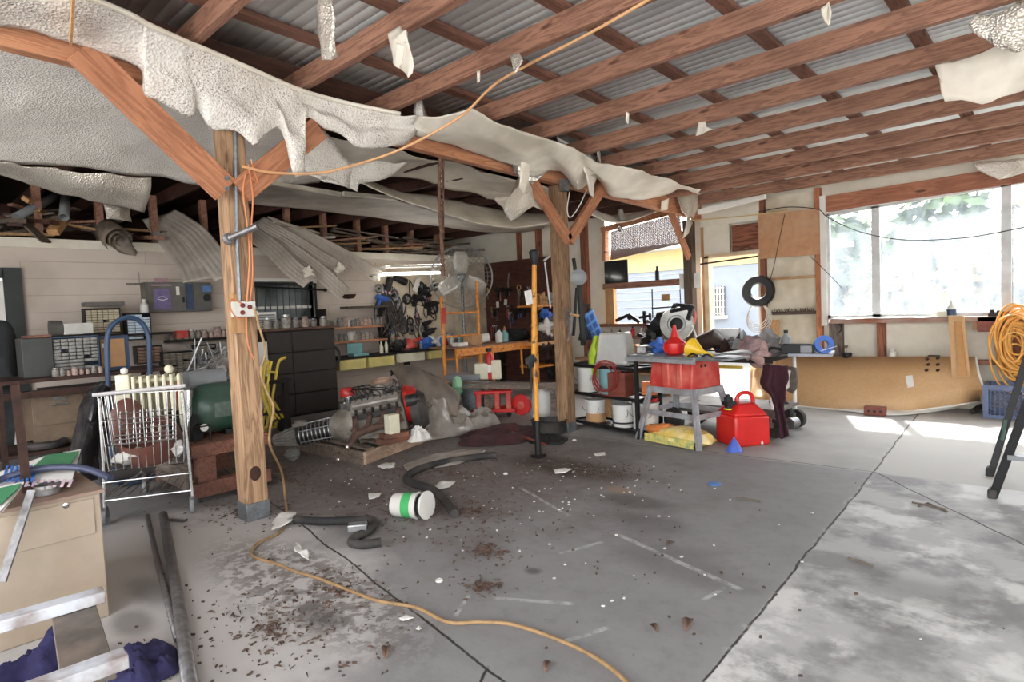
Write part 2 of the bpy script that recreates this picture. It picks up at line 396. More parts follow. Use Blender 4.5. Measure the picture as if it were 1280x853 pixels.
def glass_dirty():
    m, n, b = _new('dusty_window_glass'); L = n.links.new; N = n.nodes.new
    out = n.nodes['Material Output']; n.nodes.remove(b)
    tc = N('ShaderNodeTexCoord'); nz = N('ShaderNodeTexNoise'); nz.inputs['Scale'].default_value = 3.5; nz.inputs['Detail'].default_value = 8
    mp = N('ShaderNodeMapping'); mp.inputs['Scale'].default_value = (3, 1, .7); L(tc.outputs['Object'], mp.inputs[0]); L(mp.outputs[0], nz.inputs['Vector'])
    r = N('ShaderNodeMapRange'); r.inputs[1].default_value = .3; r.inputs[2].default_value = .75; r.inputs[3].default_value = .08; r.inputs[4].default_value = .26
    L(nz.outputs[0], r.inputs[0])
    t = N('ShaderNodeBsdfTransparent'); t.inputs[0].default_value = (.93, .95, .96, 1)
    d = N('ShaderNodeBsdfTranslucent'); d.inputs[0].default_value = (.30, .34, .38, 1)
    d2 = N('ShaderNodeBsdfGlossy'); d2.inputs['Roughness'].default_value = .05; d2.inputs[0].default_value = (1, 1, 1, 1)
    x = N('ShaderNodeMixShader'); L(r.outputs[0], x.inputs[0]); L(t.outputs[0], x.inputs[1]); L(d.outputs[0], x.inputs[2])
    y = N('ShaderNodeMixShader'); y.inputs[0].default_value = .04; L(x.outputs[0], y.inputs[1]); L(d2.outputs[0], y.inputs[2])
    L(y.outputs[0], out.inputs[0]); return m
GLASSW = glass_dirty()
DGLASS = mat('dark_glass', (36, 40, 42), (28, 30, 32), sc=3, rough=.08, bump=0)

def concrete():
    m, n, b = _new('stained_concrete'); L = n.links.new; N = n.nodes.new
    tc = N('ShaderNodeTexCoord'); P = tc.outputs['Object']
    sep = N('ShaderNodeSeparateXYZ'); L(P, sep.inputs[0])
    def nzt(s, d=6, rough=.6):
        t = N('ShaderNodeTexNoise'); t.inputs['Scale'].default_value = s; t.inputs['Detail'].default_value = d; t.inputs['Roughness'].default_value = rough
        L(P, t.inputs['Vector']); return t.outputs[0]
    def mth(op, a, bb=None, c=None):
        t = N('ShaderNodeMath'); t.operation = op
        for i, q in enumerate((a, bb, c)):
            if q is None: continue
            if isinstance(q, (int, float)): t.inputs[i].default_value = q
            else: L(q, t.inputs[i])
        return t.outputs[0]
    def rng(v, a, c, lo=0, hi=1):
        t = N('ShaderNodeMapRange'); t.interpolation_type = 'SMOOTHSTEP'; L(v, t.inputs[0])
        t.inputs[1].default_value = a; t.inputs[2].default_value = c; t.inputs[3].default_value = lo; t.inputs[4].default_value = hi; return t.outputs[0]
    def mix(f, a, c):
        x = N('ShaderNodeMix'); x.data_type = 'RGBA'
        if isinstance(f, (int, float)): x.inputs[0].default_value = f
        else: L(f, x.inputs[0])
        if isinstance(a, tuple): x.inputs[6].default_value = s2l(a)
        else: L(a, x.inputs[6])
        if isinstance(c, tuple): x.inputs[7].default_value = s2l(c)
        else: L(c, x.inputs[7])
        return x.outputs[2]
    X, Y = sep.outputs[0], sep.outputs[1]
    big, mid, fine, vf = nzt(.55), nzt(2.4, 8), nzt(11, 8, .7), nzt(60, 4)
    col = mix(rng(mid, .35, .65), (134, 132, 132), (152, 150, 149))
    col = mix(rng(fine, .45, .7, 0, .35), col, (112, 109, 107))
    wob = mth('MULTIPLY', mth('SUBTRACT', mid, .5), .16)
    def side(p, q):                                  # signed distance to line p->q (left positive), slightly wobbly
        dx, dy = q[0]-p[0], q[1]-p[1]; l = math.hypot(dx, dy); nx, ny = -dy/l, dx/l
        return mth('ADD', mth('ADD', mth('MULTIPLY', X, nx), mth('MULTIPLY', Y, ny)), -(p[0]*nx+p[1]*ny))
    def seg(p, q, w, soft=.01, wb=.12):
        dx, dy = q[0]-p[0], q[1]-p[1]; l = math.hypot(dx, dy)
        dist = mth('ABSOLUTE', mth('ADD', side(p, q), mth('MULTIPLY', wob, wb)))
        along = mth('ADD', mth('ADD', mth('MULTIPLY', X, dx/l), mth('MULTIPLY', Y, dy/l)), -(p[0]*dx+p[1]*dy)/l)
        a = rng(dist, w, w+soft, 1, 0)
        return mth('MULTIPLY', a, mth('MULTIPLY', rng(along, -.02, .02), rng(along, l-.02, l+.02, 1, 0)))
    def ell(c, rx, ry, n, lo=.75, hi=1.15, wobn=.9):
        dx = mth('DIVIDE', mth('SUBTRACT', X, c[0]), rx); dy = mth('DIVIDE', mth('SUBTRACT', Y, c[1]), ry)
        d = mth('SQRT', mth('ADD', mth('MULTIPLY', dx, dx), mth('MULTIPLY', dy, dy)))
        d = mth('ADD', d, mth('MULTIPLY', mth('SUBTRACT', n, .5), wobn)); return rng(d, lo, hi, 1, 0)
    XC = (-1.254, 5.38)
    right = rng(side((-1.04, 2.03), XC), -.01, .01, 1, 0)          # right of joint A
    far = rng(mth('ADD', Y, mth('MULTIPLY', X, -.05)), 5.38, 5.44)
    col = mix(mth('MULTIPLY', far, .8), col, (178, 174, 168))
    mott = mth('MULTIPLY', right, mth('SUBTRACT', 1, far))
    col = mix(mth('MULTIPLY', mott, rng(mid, .42, .58)), col, (172, 171, 169))
    col = mix(mth('MULTIPLY', mott, rng(nzt(1.3, 7, .65), .5, .6, 0, .8)), col, (214, 213, 210))
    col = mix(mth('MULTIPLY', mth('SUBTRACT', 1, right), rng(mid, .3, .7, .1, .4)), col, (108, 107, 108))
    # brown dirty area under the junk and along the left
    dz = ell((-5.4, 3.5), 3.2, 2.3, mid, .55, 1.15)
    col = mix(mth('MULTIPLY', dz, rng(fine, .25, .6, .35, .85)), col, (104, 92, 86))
    col = mix(mth('MULTIPLY', ell((-3.6, 1.1), 1.5, .95, mid), .8), col, (196, 191, 187))
    col = mix(mth('MULTIPLY', ell((-3.0, 1.5), 1.1, .35, fine, .6, 1.2, 1.6), rng(fine, .45, .55, 0, .7)), col, (88, 80, 74))
    col = mix(mth('MULTIPLY', ell((-3.35, 4.15), .75, .3, fine, .5, 1.2, 1.4), rng(fine, .3, .6, .3, .95)), col, (70, 58, 50))
    for c, rx, ry, a in (((-2.35, 3.7), .35, .16, .5), ((-2.0, 3.35), .3, .2, .4), ((-2.62, 1.38), .2, .1, .6), ((-3.6, .95), .3, .12, .5), ((-.6, 3.3), .35, .2, .35), ((-.7, 2.9), .18, .12, .35), ((-2.17, 2.37), .06, .05, .7), ((-1.6, 2.9), .5, .25, .3), ((-4.4, 2.6), .5, .2, .4), ((-3.3, .78), .2, .1, .5)):
        col = mix(mth('MULTIPLY', ell(c, rx, ry, mid, .4, 1.2), a), col, (66, 60, 56))
    col = mix(mth('MULTIPLY', ell((-2.6, 3.85), .14, .1, mid, .5, 1.1), .5), col, (158, 128, 92))
    for p, q, w in (((770,668),(925,737),.012), ((620,748),(715,755),.009), ((700,692),(752,678),.009), ((705,803),(758,785),.008), ((650,610),(712,645),.008), ((905,735),(880,750),.006), ((585,745),(570,770),.005), ((1050,735),(1200,780),.02)):
        a, c = FL(*p), FL(*q); k = seg((a.x, a.y), (c.x, c.y), w, .012, .25)
        col = mix(mth('MULTIPLY', k, rng(fine, .35, .6, .0, .6)), col, (200, 199, 196))
    cracks = None
    A = [((-.8, 0), (-1.04, 2.03)), ((-1.04, 2.03), XC), (XC, (-1.47, 8.3)), ((-4.15, 2.0), (-1.6, 1.57)), ((-1.6, 1.57), (-.6, 1.3)), ((-1.72, 1.6), (-1.5, 1.2)), (XC, (.6, 3.25)), ((-3.9, 5.28), XC), ((-9, 2.7), (-4.15, 2.0))]
    for p, q in A:
        k = seg(p, q, .0028, .006, .35); cracks = k if cracks is None else mth('MAXIMUM', cracks, k)
    col = mix(mth('MULTIPLY', cracks, rng(fine, .3, .45, .55, .95)), col, (42, 38, 35))
    halo = None
    for p, q in A[1:3]:
        k = seg(p, q, .005, .05, .35); halo = k if halo is None else mth('MAXIMUM', halo, k)
    col = mix(mth('MULTIPLY', mth('MULTIPLY', halo, rng(fine, .5, .65)), .3), col, (214, 210, 204))
    L(col, b.inputs['Base Color'])
    b.inputs['Roughness'].default_value = .72; b.inputs['Specular IOR Level'].default_value = .35
    h = mth('SUBTRACT', mth('ADD', mth('MULTIPLY', fine, .5), mth('MULTIPLY', vf, .3)), mth('MULTIPLY', cracks, 1.5))
    bp = N('ShaderNodeBump'); bp.inputs['Strength'].default_value = .35; bp.inputs['Distance'].default_value = .008; L(h, bp.inputs['Height']); L(bp.outputs[0], b.inputs['Normal'])
    return m
CONC = concrete()
def blocks():
    m, n, b = _new('painted_block'); L = n.links.new; N = n.nodes.new
    tc = N('ShaderNodeTexCoord'); sp = N('ShaderNodeSeparateXYZ'); cb = N('ShaderNodeCombineXYZ'); L(tc.outputs['Object'], sp.inputs[0])
    L(sp.outputs[1], cb.inputs[0]); L(sp.outputs[2], cb.inputs[1])
    br = N('ShaderNodeTexBrick'); br.inputs['Scale'].default_value = 1; br.inputs['Brick Width'].default_value = 2.6; br.inputs['Row Height'].default_value = .2
    br.inputs['Mortar Size'].default_value = .004; br.inputs['Mortar Smooth'].default_value = .6
    br.inputs['Color1'].default_value = s2l((200, 186, 174)); br.inputs['Color2'].default_value = s2l((196, 182, 170)); br.inputs['Mortar'].default_value = s2l((166, 150, 138))
    L(cb.outputs[0], br.inputs['Vector'])
    nz = N('ShaderNodeTexNoise'); nz.inputs['Scale'].default_value = 1.5; nz.inputs['Detail'].default_value = 7; L(tc.outputs['Object'], nz.inputs['Vector'])
    r = N('ShaderNodeMapRange'); r.inputs[1].default_value = .45; r.inputs[2].default_value = .75; r.inputs[4].default_value = .5; L(nz.outputs[0], r.inputs[0])
    x = N('ShaderNodeMix'); x.data_type = 'RGBA'; L(r.outputs[0], x.inputs[0]); L(br.outputs[0], x.inputs[6]); x.inputs[7].default_value = s2l((146, 130, 116))
    L(x.outputs[2], b.inputs['Base Color']); b.inputs['Roughness'].default_value = .8
    bp = N('ShaderNodeBump'); bp.inputs['Strength'].default_value = .3; bp.inputs['Distance'].default_value = .008; bp.invert = True; L(br.outputs['Fac'], bp.inputs['Height']); L(bp.outputs[0], b.inputs['Normal'])
    return m
BLOCK = blocks()
CREAMW = mat('cream_wallboard', (220, 206, 182), (204, 188, 164), sc=3, rough=.8, dirt=(150, 132, 112), dsc=4, damt=.6)
ROOFM = mat('ribbed_roof_metal', (238, 243, 243), (228, 234, 235), sc=2, rough=.5, metal=0, bump=.03, dirt=(150, 158, 160), dsc=1.4, damt=.4)
NEIGH = mat('neighbour_wall', (132, 142, 158), (124, 134, 150), sc=2, rough=.9, bump=.1)
GRASS = mat('dry_ground', (120, 122, 92), (92, 98, 66), sc=6, rough=.95, bump=.4)

# ================================================================ the building
XB, YW = -9.0, 8.75            # back block wall, window wall
def zb(y): return 3.187-.045*y # underside of the rafters
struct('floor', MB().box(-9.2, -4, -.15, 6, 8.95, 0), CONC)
# metal roof with ribs (runs along x)
m = MB(); prof = []; y = -1.6
while y < 9.35:
    for dy, dz in ((0, 0), (.004, .005), (.012, .005), (.016, 0), (.08, 0), (.082, .002), (.088, .002), (.09, 0), (.16, 0), (.162, .002), (.168, .002), (.17, 0)):
        prof.append((y+dy, 3.374-.045*(y+dy)+dz))
    y += .235
m.grid([[(x, a, c) for a, c in prof] for x in (-4.75, 4.4)])
struct('ceiling', m, ROOFM, solid=.003, smooth=3)
# back block wall with a door hole (y<1.25) and a window hole
dy0, dy1, dz1 = -.1, 1.28, 2.1
wy0, wy1, wz0, wz1 = 3.98, 4.95, 1.38, 1.97
m = MB()
for a in ((-4, 0, dy0, 2.42), (dy0, dz1, dy1, 2.42), (dy1, 0, wy0, 2.42), (wy0, 0, wy1, wz0), (wy0, wz1, wy1, 2.42), (wy1, 0, 8.95, 2.42)):
    m.box(XB-.2, a[0], a[1], XB, a[2], a[3])
struct('wall_back', m, BLOCK)
struct('trim_1', MB().box(XB, -4, 2.36, XB+.025, 8.75, 2.47), SIDING)
# loft deck, its rear wall, lean-to roof
struct('wall_loft', MB().box(-12.1, -4, 2.3, -12, 8.95, 3.6), DARKW)
struct('trim_2', MB().box(-12, -4, 2.42, XB, 8.75, 2.45), DARKW)
m = MB()
zl = lambda x, y: 3.37-.045*y + (x+4.5)*.04 + .35*max(0, min(1, (-x-6)/3))
rows = [[(x, y, zl(x, y)) for y in (-4, 0, 3, 6, 9.3)] for x in (-4.3, -6, -7.5, -9, -10.5, -12.1)]
m.grid(rows)
struct('ceiling_lean_to', m, DARKW, solid=.03)
for i in range(19):
    y = -3.6+i*.66
    single('rafter', 'dark timber rafter under the low lean-to roof over the loft', 'rafter', MB().beam((-4.5, y, zl(-4.5, y)-.12), (-7.4, y, zl(-7.4, y)-.12), .05, .16).beam((-7.4, y, zl(-7.4, y)-.12), (-11.9, y, zl(-11.9, y)-.12), .05, .16), DARKW, group='lean-to rafters over the loft')
struct('wall_left', MB().box(-12.1, -4.1, 0, -6.4, -4, 3.6).box(-6.4, -4.1, 2.4, -4.3, -4, 3.6), SIDING)
# window wall (y = 8.75): outer siding in pieces around the openings
m = MB(); yo = YW+.09
for x0, z0, x1, z1 in ((-12.1, 0, -6.1, 3.5), (-6.1, 0, -4.5, 1.06), (-6.1, 2.84, -4.5, 3.4), (-4.5, 0, -4.36, 3.3), (-4.36, 2.06, -3.44, 3.3), (-3.44, 0, -2.56, 3.1), (-2.56, 0, 4.4, 1.06), (-2.56, 2.62, 4.4, 3.05)):
    m.box(x0, yo, z0, x1, yo+.03, z1)
struct('wall_window', m, SIDING)

struct('wall_right_blocker', MB().box(4.4, 3.2, 0, 4.5, 8.95, 3.4).box(4.4, -2.5, 2.5, 4.5, 3.2, 3.55), SIDING)  # unseen wall, added to cut sky light on the near right floor
# beam, posts, braces
m = MB().hexa([(-4.37,-2.5,2.965+.1),(-4.28,-2.5,2.965+.1),(-4.28,8.8,2.965-.352),(-4.37,8.8,2.965-.352),(-4.37,-2.5,3.17+.1),(-4.28,-2.5,3.17+.1),(-4.28,8.8,3.17-.352),(-4.37,8.8,3.17-.352)])
single('carrying_beam', 'long orange timber beam carrying the rafters, resting on the posts', 'beam', m, RW['y'], bevel=.004)
t = thing('timber_post', 'square tan timber post at left with metal foot, conduit side and two braces', 'post', (-4.343, 1.828, 0))
part(t, 'shaft', MB().box(-.078, -.078, .12, .078, .078, 2.885), POSTW, bevel=.008)
part(t, 'post_base', MB().box(-.083, -.083, 0, .083, .083, .125), GALV, 'grey galvanised metal foot', bevel=.004)
kn = part(t, 'knot', MB().lathe([(0, .003), (.035, .003), (.04, 0)], (.0785, -.005, .33), (1, 0, 0), 20), RUST, 'dark oval knot')
kn.scale = (1, 1, 1.3); kn.location.z = -.1
br = wood('brace_wood', (184, 126, 92), (154, 100, 72), 'y', dark=(124, 76, 54), sc=.8)
def brace(root, a, b2, w=.18, th=.05, nm='brace'):
    a, b2 = Vector(a), Vector(b2); L_ = (b2-a).length
    o = part(root, nm, MB().box(-th/2, 0, -w/2, th/2, L_, w/2), br, bevel=.004)
    o.location = a-root.location; o.rotation_mode = 'QUATERNION'; x_ = V(1, 0, 0); y_ = (b2-a).normalized(); z_ = x_.cross(y_).normalized(); x_ = y_.cross(z_)
    o.rotation_quaternion = Matrix((x_, y_, z_)).transposed().to_quaternion()
brace(t, WX(282, 238, -4.235), WX(100, 62, -4.235), .19)
brace(t, WX(300, 240, -4.235), WX(398, 160, -4.235), .17)
for q in ((283, 223), (283, 236)): part(t, 'bolt', MB().cyl(WX(*q, -4.215), WX(*q, -4.215)+V(.012, 0, 0), .016, n=10), GALV, world=True)
t = thing('timber_post', 'weathered timber post near the bucket rack with V shaped braces', 'post', (-4.33, 5.4, 0))
part(t, 'shaft', MB().box(-.075, -.075, .1, .075, .075, 2.74), POSTD, bevel=.008)
part(t, 'post_base', MB().box(-.08, -.08, 0, .08, .08, .1), GALV, bevel=.004)
brace(t, WX(711, 301, -4.235), WX(663, 224, -4.235), .13)
brace(t, WX(711, 301, -4.235), WX(757, 228, -4.235), .13)
t = thing('timber_post', 'dark timber post between the big opening and the doorway', 'post', (-4.45, 8.66, 0))
part(t, 'shaft', MB().box(-.07, -.07, 0, .07, .07, 2.62), mat('dark_post', (96, 80, 68), (66, 54, 46), sc=4, st=(6, 6, 1)), bevel=.006)
brace(t, WY(861, 322, 8.5), WX(833, 252, -4.3), .11)

# rafters along x and purlins on top of them
RY = [-1.1, -.45, .2, .85, 1.53, 2.35, 3.07, 3.81, 4.5, 5.2, 5.85, 6.5, 7.2, 7.8, 8.5]
pos = {1.53: 'leftmost big rafter showing above the torn insulation', 2.35: 'rafter where the long grey strip hangs', 3.07: 'rafter crossed by the small silver scrap', 3.81: 'rafter the pale cord crosses under at its right end', 4.5: 'rafter behind the curled foil flap', 8.5: 'last rafter, against the window wall'}
for i, y in enumerate(RY):
    x0 = -4.5; z = zb(y); sg = rnd(-.006, .006)
    m = MB().hexa([(x0,y-.03,z),(4.3,y-.03,z+sg),(4.3,y+.03,z+sg),(x0,y+.03,z),(x0,y-.03,z+.14),(4.3,y-.03,z+.14),(4.3,y+.03,z+.14),(x0,y+.03,z+.14)])
    if y in pos: single('rafter', 'reddish brown timber ' + pos[y], 'rafter', m, RW['x'], group='rafters under the metal roof', bevel=.003)
    else: single('rafter', 'reddish brown timber rafter, '+ORD[len(RY)-1-i]+' counted from the window wall', 'rafter', m, RW['x'], group='rafters under the metal roof', bevel=.003)
for k, x in enumerate((-3.79, -3.07, -2.35, -1.63, -.87, -.15, .57, 1.3, 2.02, 2.75, 3.47, 4.1)):
    z = lambda y: 3.329-.045*y
    m = MB().hexa([(x-.045,-1.5,z(-1.5)),(x+.045,-1.5,z(-1.5)),(x+.045,9.3,z(9.3)),(x-.045,9.3,z(9.3)),(x-.045,-1.5,z(-1.5)+.04),(x+.045,-1.5,z(-1.5)+.04),(x+.045,9.3,z(9.3)+.04),(x-.045,9.3,z(9.3)+.04)])
    single('purlin', 'flat brown purlin under the metal roof, '+ORD[k]+' counted from the carrying beam', 'purlin', m, RW['p'], group='purlins under the metal roof')

# ------------------------------------------------ window wall framing
FR = YW+.045                                        # middle of the stud depth
def stud(x, z0, z1, lab, w=.045, mt=STUD, d=.09): return single('wall_stud', lab, 'stud', MB().box(x-w/2, YW+.045-d/2, z0, x+w/2, YW+.045+d/2, z1), mt, bevel=.002)
stud(-3.39, 0, 2.85, 'brown wall stud right of the doorway where the tyre ring hangs', .07)
stud(-2.66, 0, 2.82, 'orange brown wall stud left of the white window frame', .07, mt=wood('fresh_stud', (196, 128, 88), (164, 100, 66), 'z'))
stud(-2.46, 0, 1.04, 'grey weathered stud under the left end of the window sill', .16, mt=wood('grey_stud', (112, 100, 92), (84, 72, 64), 'z'))
stud(-1.94, 0, 1.04, 'brown stud under the window sill left of the leaning boards', .09)
stud(-.62, 0, 1.04, 'brown stud under the sill behind the hanging orange cord', .07)
stud(.6, 0, 1.04, 'brown stud under the sill right of the orange cord', .07)
stud(-4.28, 0, 2.62, 'slim orange timber beside the left edge of the doorway', .05, mt=PINEZ)
for x, wd, lb in ((-7.55, .1, 'reddish brown stud on the white wall right of the corner'), (-8.05, .06, 'thin brown stud nearest the corner above the tool board'), (-7.0, .09, 'brown stud behind the timber post near the bucket rack'), (-6.5, .12, 'dark brown stud left of the big opening')):
    stud(x, 0 if wd > .1 else 1.9, 3.1, lb, wd)
def rail(x0, x1, z, h, lab, d=.09, mt=None, y=None, nm='wall_rail'):
    y = YW+.045 if y is None else y
    return single(nm, lab, 'rail', MB().box(x0, y-d/2, z-h/2, x1, y+d/2, z+h/2), mt or wood('rail_wood', (166, 108, 78), (128, 78, 56), 'x'), bevel=.002)
RWX = RW['x']; WRX = wood('cleat_wood', (196, 158, 118), (150, 110, 78), 'x'); DKX = wood('dirty_board', (92, 76, 66), (58, 48, 42), 'x', knots=False)
header = MB().hexa([(-2.55,YW-.02,2.49),(4.3,YW-.02,2.62),(4.3,YW+.07,2.62),(-2.55,YW+.07,2.49),(-2.55,YW-.02,2.69),(4.3,YW-.02,2.80),(4.3,YW+.07,2.80),(-2.55,YW+.07,2.69)])
single('window_header', 'wide orange brown timber header above the big windows', 'beam', header, wood('header_wood', (178, 118, 90), (150, 94, 70), 'x'), bevel=.003)
rail(-3.3, -2.7, 1.66, .035, 'thin pale cleat between the studs below the plywood panel', mt=WRX)
rail(-3.3, -2.7, 1.18, .045, 'dirty horizontal board between studs level with the window sill', mt=DKX, d=.12)
rail(-3.3, -2.7, .72, .07, 'dark weathered board between studs behind the junk cart', mt=DKX)
rail(-2.37, -1.99, .53, .04, 'short brown shelf cleat left of the sill stud', mt=RWX, d=.12)
rail(-1.89, -.66, .56, .05, 'long brown shelf cleat under the wide window', mt=RWX, d=.12)
rail(-.58, .56, .56, .05, 'brown shelf cleat right of the orange cord', mt=RWX, d=.12)
single('window_sill_board', 'brown timber sill board with flaking white paint under the windows', 'sill', MB().box(-2.5, YW-.09, 1.03, 3.2, YW+.1, 1.085), wood('sill_wood', (150, 96, 72), (120, 74, 56), 'x', dark=(206, 198, 188), damt=.6), bevel=.003)
m = torn([(-2.56, YW-.10, 1.09), (-2.0, YW-.12, 1.09), (-1.6, YW-.11, 1.088), (-1.3, YW-.1, 1.09), (-1.35, YW-.02, 1.1), (-2.5, YW-.02, 1.1)], .012, 9)
single('paint_flakes', 'peeling white paint strip along the left of the window sill', 'paint strip', m, TRIMW, solid=.004)
# dirt ledge growth
m = MB()
for i in range(60):
    x = rnd(-3.28, -2.72); z = 1.2; m.beam((x, YW-.01+rnd(-.03, .03), z), (x+rnd(-.02, .02), YW-.01, z+rnd(.01, .05)), .004, .006)
single('dust_clumps', 'dark cobweb clumps standing on the dirty board left of the window', 'dust', m, DIRTM, kind='stuff')
# tan plywood panel, small brown panel over the doorway, white panels
a, b2, c, d = WY(947, 268, YW-.02), WY(1026, 261, YW-.02), WY(1026, 318, YW-.02), WY(949, 324, YW-.02)
single('plywood_sheet', 'tan plywood panel nailed high between two studs left of the windows', 'panel', MB().prism([a, b2, c, d], (0, .018, 0)), PLYT)
single('wood_sheet', 'small dark reddish wood sheet above the right of the doorway', 'panel', MB().box(-3.83, YW+.02, 2.1, -3.44, YW+.06, 2.47), wood('redpanel', (150, 92, 66), (84, 46, 34), 'x'))
single('wall_sheet', 'pale sheet covering the wall above the left of the doorway', 'panel', MB().box(-4.26, YW+.0, 2.08, -3.86, YW+.02, 2.5), SIDING)
m = MB().box(-4.3, YW-.01, 2.5, -3.42, YW+.02, 2.82)
single('wall_sheet', 'pale sheet high above the doorway under the rafters', 'panel', m, SIDING)
for x0, x1 in ((-3.35, -2.7),):
    single('wall_sheet', 'pale dirty wallboard between studs with water stains by the windows', 'panel', MB().box(x0, YW+.06, 0, x1, YW+.085, 2.8), mat('stained_wallboard', (226, 216, 196), (210, 198, 176), sc=3, rough=.8, dirt=(150, 132, 100), dsc=2.2, damt=.6))
# doorway frame
m = MB().box(-4.25, YW-.03, 0, -4.18, YW+.12, 2.06).box(-3.46, YW+.02, 0, -3.42, YW+.12, 2.06).box(-4.25, YW-.03, 2.03, -3.42, YW+.12, 2.08)
struct('door_1', m, mat('door_trim', (226, 208, 180), (206, 180, 146), sc=5, dirt=(178, 128, 88), dsc=3))
single('door_track', 'thin dark rail running across the top of the open doorway', 'rail', MB().cyl((-4.3, YW-.04, 1.95), (-3.44, YW-.04, 1.99), .012), RUST)
# window frames and panes
def winframe(n, x0, x1, z0, za, zb2):
    m = MB(); w = .045
    y0, y1 = YW+.0, YW+.06
    m.box(x0, y0, z0, x1, y1, z0+w)
    m.hexa([(x0,y0,za-w),(x1,y0,zb2-w),(x1,y1,zb2-w),(x0,y1,za-w),(x0,y0,za),(x1,y0,zb2),(x1,y1,zb2),(x0,y1,za)])
    m.box(x0, y0, z0, x0+w, y1, za-.02).box(x1-w, y0, z0, x1, y1, zb2-.02)
    f = struct(n, m, mat('frame_paint', (222, 222, 220), (198, 198, 198), sc=6, rough=.45, dirt=(150, 148, 146), dsc=4))
    g = MB().hexa([(x0+.03,YW+.03,z0+.03),(x1-.03,YW+.03,z0+.03),(x1-.03,YW+.034,z0+.03),(x0+.03,YW+.034,z0+.03),(x0+.03,YW+.03,za-.03),(x1-.03,YW+.03,zb2-.03),(x1-.03,YW+.034,zb2-.03),(x0+.03,YW+.034,za-.03)])
    p = part(f, 'pane', g, GLASSW, world=True)
zt = lambda x: 2.48+.0195*(x+2.5)*2.2
for n, (x0, x1) in enumerate(((-2.56, -1.985), (-1.985, -.71), (-.71, .6), (.6, 1.9), (1.9, 3.2))):
    winframe('window_%d' % (n+1), x0, x1, 1.09, zt(x0), zt(x1))
struct('trim_3', MB().box(-2.62, YW-.03, 1.0, -2.55, YW+.08, 2.7), TRIMW)
# big opening at left: mesh screen above, rail, lower pane and shelf
t = thing('mesh_screen', 'brown wooden frame with perforated mesh screen above the big opening', 'screen', (-5.3, YW, 2.1))
def P(px, py): return WY(px, py, YW-.0)
q = [P(752, 288), P(850, 262), P(856, 306), P(752, 330)]
part(t, 'frame', MB().beam(q[0], q[1], .09, .06, up=(0,1,0)).beam(P(757, 288), P(757, 326), .06, .12, up=(0,1,0)), RW['y'], world=True)
msh = MB(); nx, nz = 56, 26
a0, a1, b0, b1 = P(764, 290), P(850, 267), P(764, 325), P(852, 304)
for i in range(nx+1):
    u = i/nx; msh.beam(lerp(a0, a1, u), lerp(b0, b1, u), .0142, .006, up=(0,1,0))
for j in range(nz+1):
    u = j/nz; msh.beam(lerp(a0, b0, u), lerp(a1, b1, u), .0142, .006, up=(0,1,0))
part(t, 'mesh', msh, mat('brown_mesh', (176, 128, 108), (150, 120, 124), sc=1.5), world=True)
fr = MB().box(-6.1, YW-.02, 1.66, -4.52, YW+.07, 1.76)
single('opening_rail', 'orange brown timber rail across the middle of the big opening', 'rail', fr, RW['x'])
single('opening_shelf', 'brown ledge at the bottom of the big opening holding small tools', 'shelf', MB().box(-6.15, YW-.12, 1.03, -4.5, YW+.09, 1.08), wood('ledge', (140, 92, 68), (104, 66, 48), 'x'))
single('opening_side_board', 'orange timber jamb at the left of the lower opening', 'jamb', MB().box(-6.05, YW-.03, 1.08, -5.88, YW+.06, 1.68), PINEZ)
single('glass_sheet', 'glass pane with its dark reflection painted in, leaning in the left of the upper opening', 'glass pane', MB().box(-6.08, YW+.02, 1.76, -5.62, YW+.035, 2.14), DGLASS)  # dark colour stands in for the reflection in this pane
m = MB().box(-4.62, YW-.1, 1.6, -4.28, YW-.06, 1.82)
single('paper_notice', 'pale blank card nailed to the dark post beside the doorway', 'card', m, PAPER)

# ------------------------------------------------ outside
struct('ground_outside', MB().box(-60, YW+.13, -.35, 60, 90, -.12), GRASS)
single('concrete_apron', 'bright pale concrete apron outside the doorway', 'apron', MB().box(-14, YW+.12, -.12, 4, 13.9, -.05), mat('apron', (140, 138, 132), (126, 124, 118), sc=3))
m = MB().box(4.7, -30, -.2, 34, 12, -.03).box(-26, -30, -.2, 4.7, -4.15, -.03)  # unseen pale slab, added to bounce daylight up to the ceiling
single('bounce_slab', 'unseen added light-bouncing pale concrete driveway around the open sides of the shed', 'bounce_slab', m, mat('bounce_concrete', (208, 208, 206), (196, 196, 194), sc=1))
t = thing('neighbour_house', 'pale rendered house wall with barred window seen through the doorway', 'house', (-9, 14, 0))
part(t, 'wall', MB().box(-16, 14, -.1, -5.1, 18, 2.7), NEIGH, world=True)
part(t, 'eave', MB().box(-16.5, 13.4, 2.68, -4.7, 18.5, 2.8), mat('eave', (190, 188, 180), (180, 176, 166), sc=3), world=True)
part(t, 'siding_band', MB().box(-16, 13.95, 2.2, -5.1, 14, 2.68), mat('yellow_band', (178, 166, 124), (170, 158, 116), sc=3), world=True)
f = part(t, 'window', MB().box(-6.86, 13.96, 1.03, -6.3, 14.02, 1.72), mat('house_glass', (120, 126, 130), (90, 96, 100), sc=4, rough=.2), world=True)
m = MB()
for i in range(8): m.box(-6.84+i*.072, 13.9, 1.05, -6.825+i*.072, 13.93, 1.72)
for i in range(5): m.box(-6.86, 13.9, 1.08+i*.15, -6.3, 13.93, 1.095+i*.15)
part(f, 'window_bars', m, TRIMW, world=True)
part(t, 'window_ledge', MB().box(-6.9, 13.85, .96, -6.26, 14, 1.03), TRIMW, world=True)
m = MB()
for i in range(12): m.box(-16, 13.97, .1+i*.2, -7.2, 14.0, .11+i*.2)
part(t, 'board_lines', m, mat('bl', (196, 198, 204), None, sc=3), world=True)
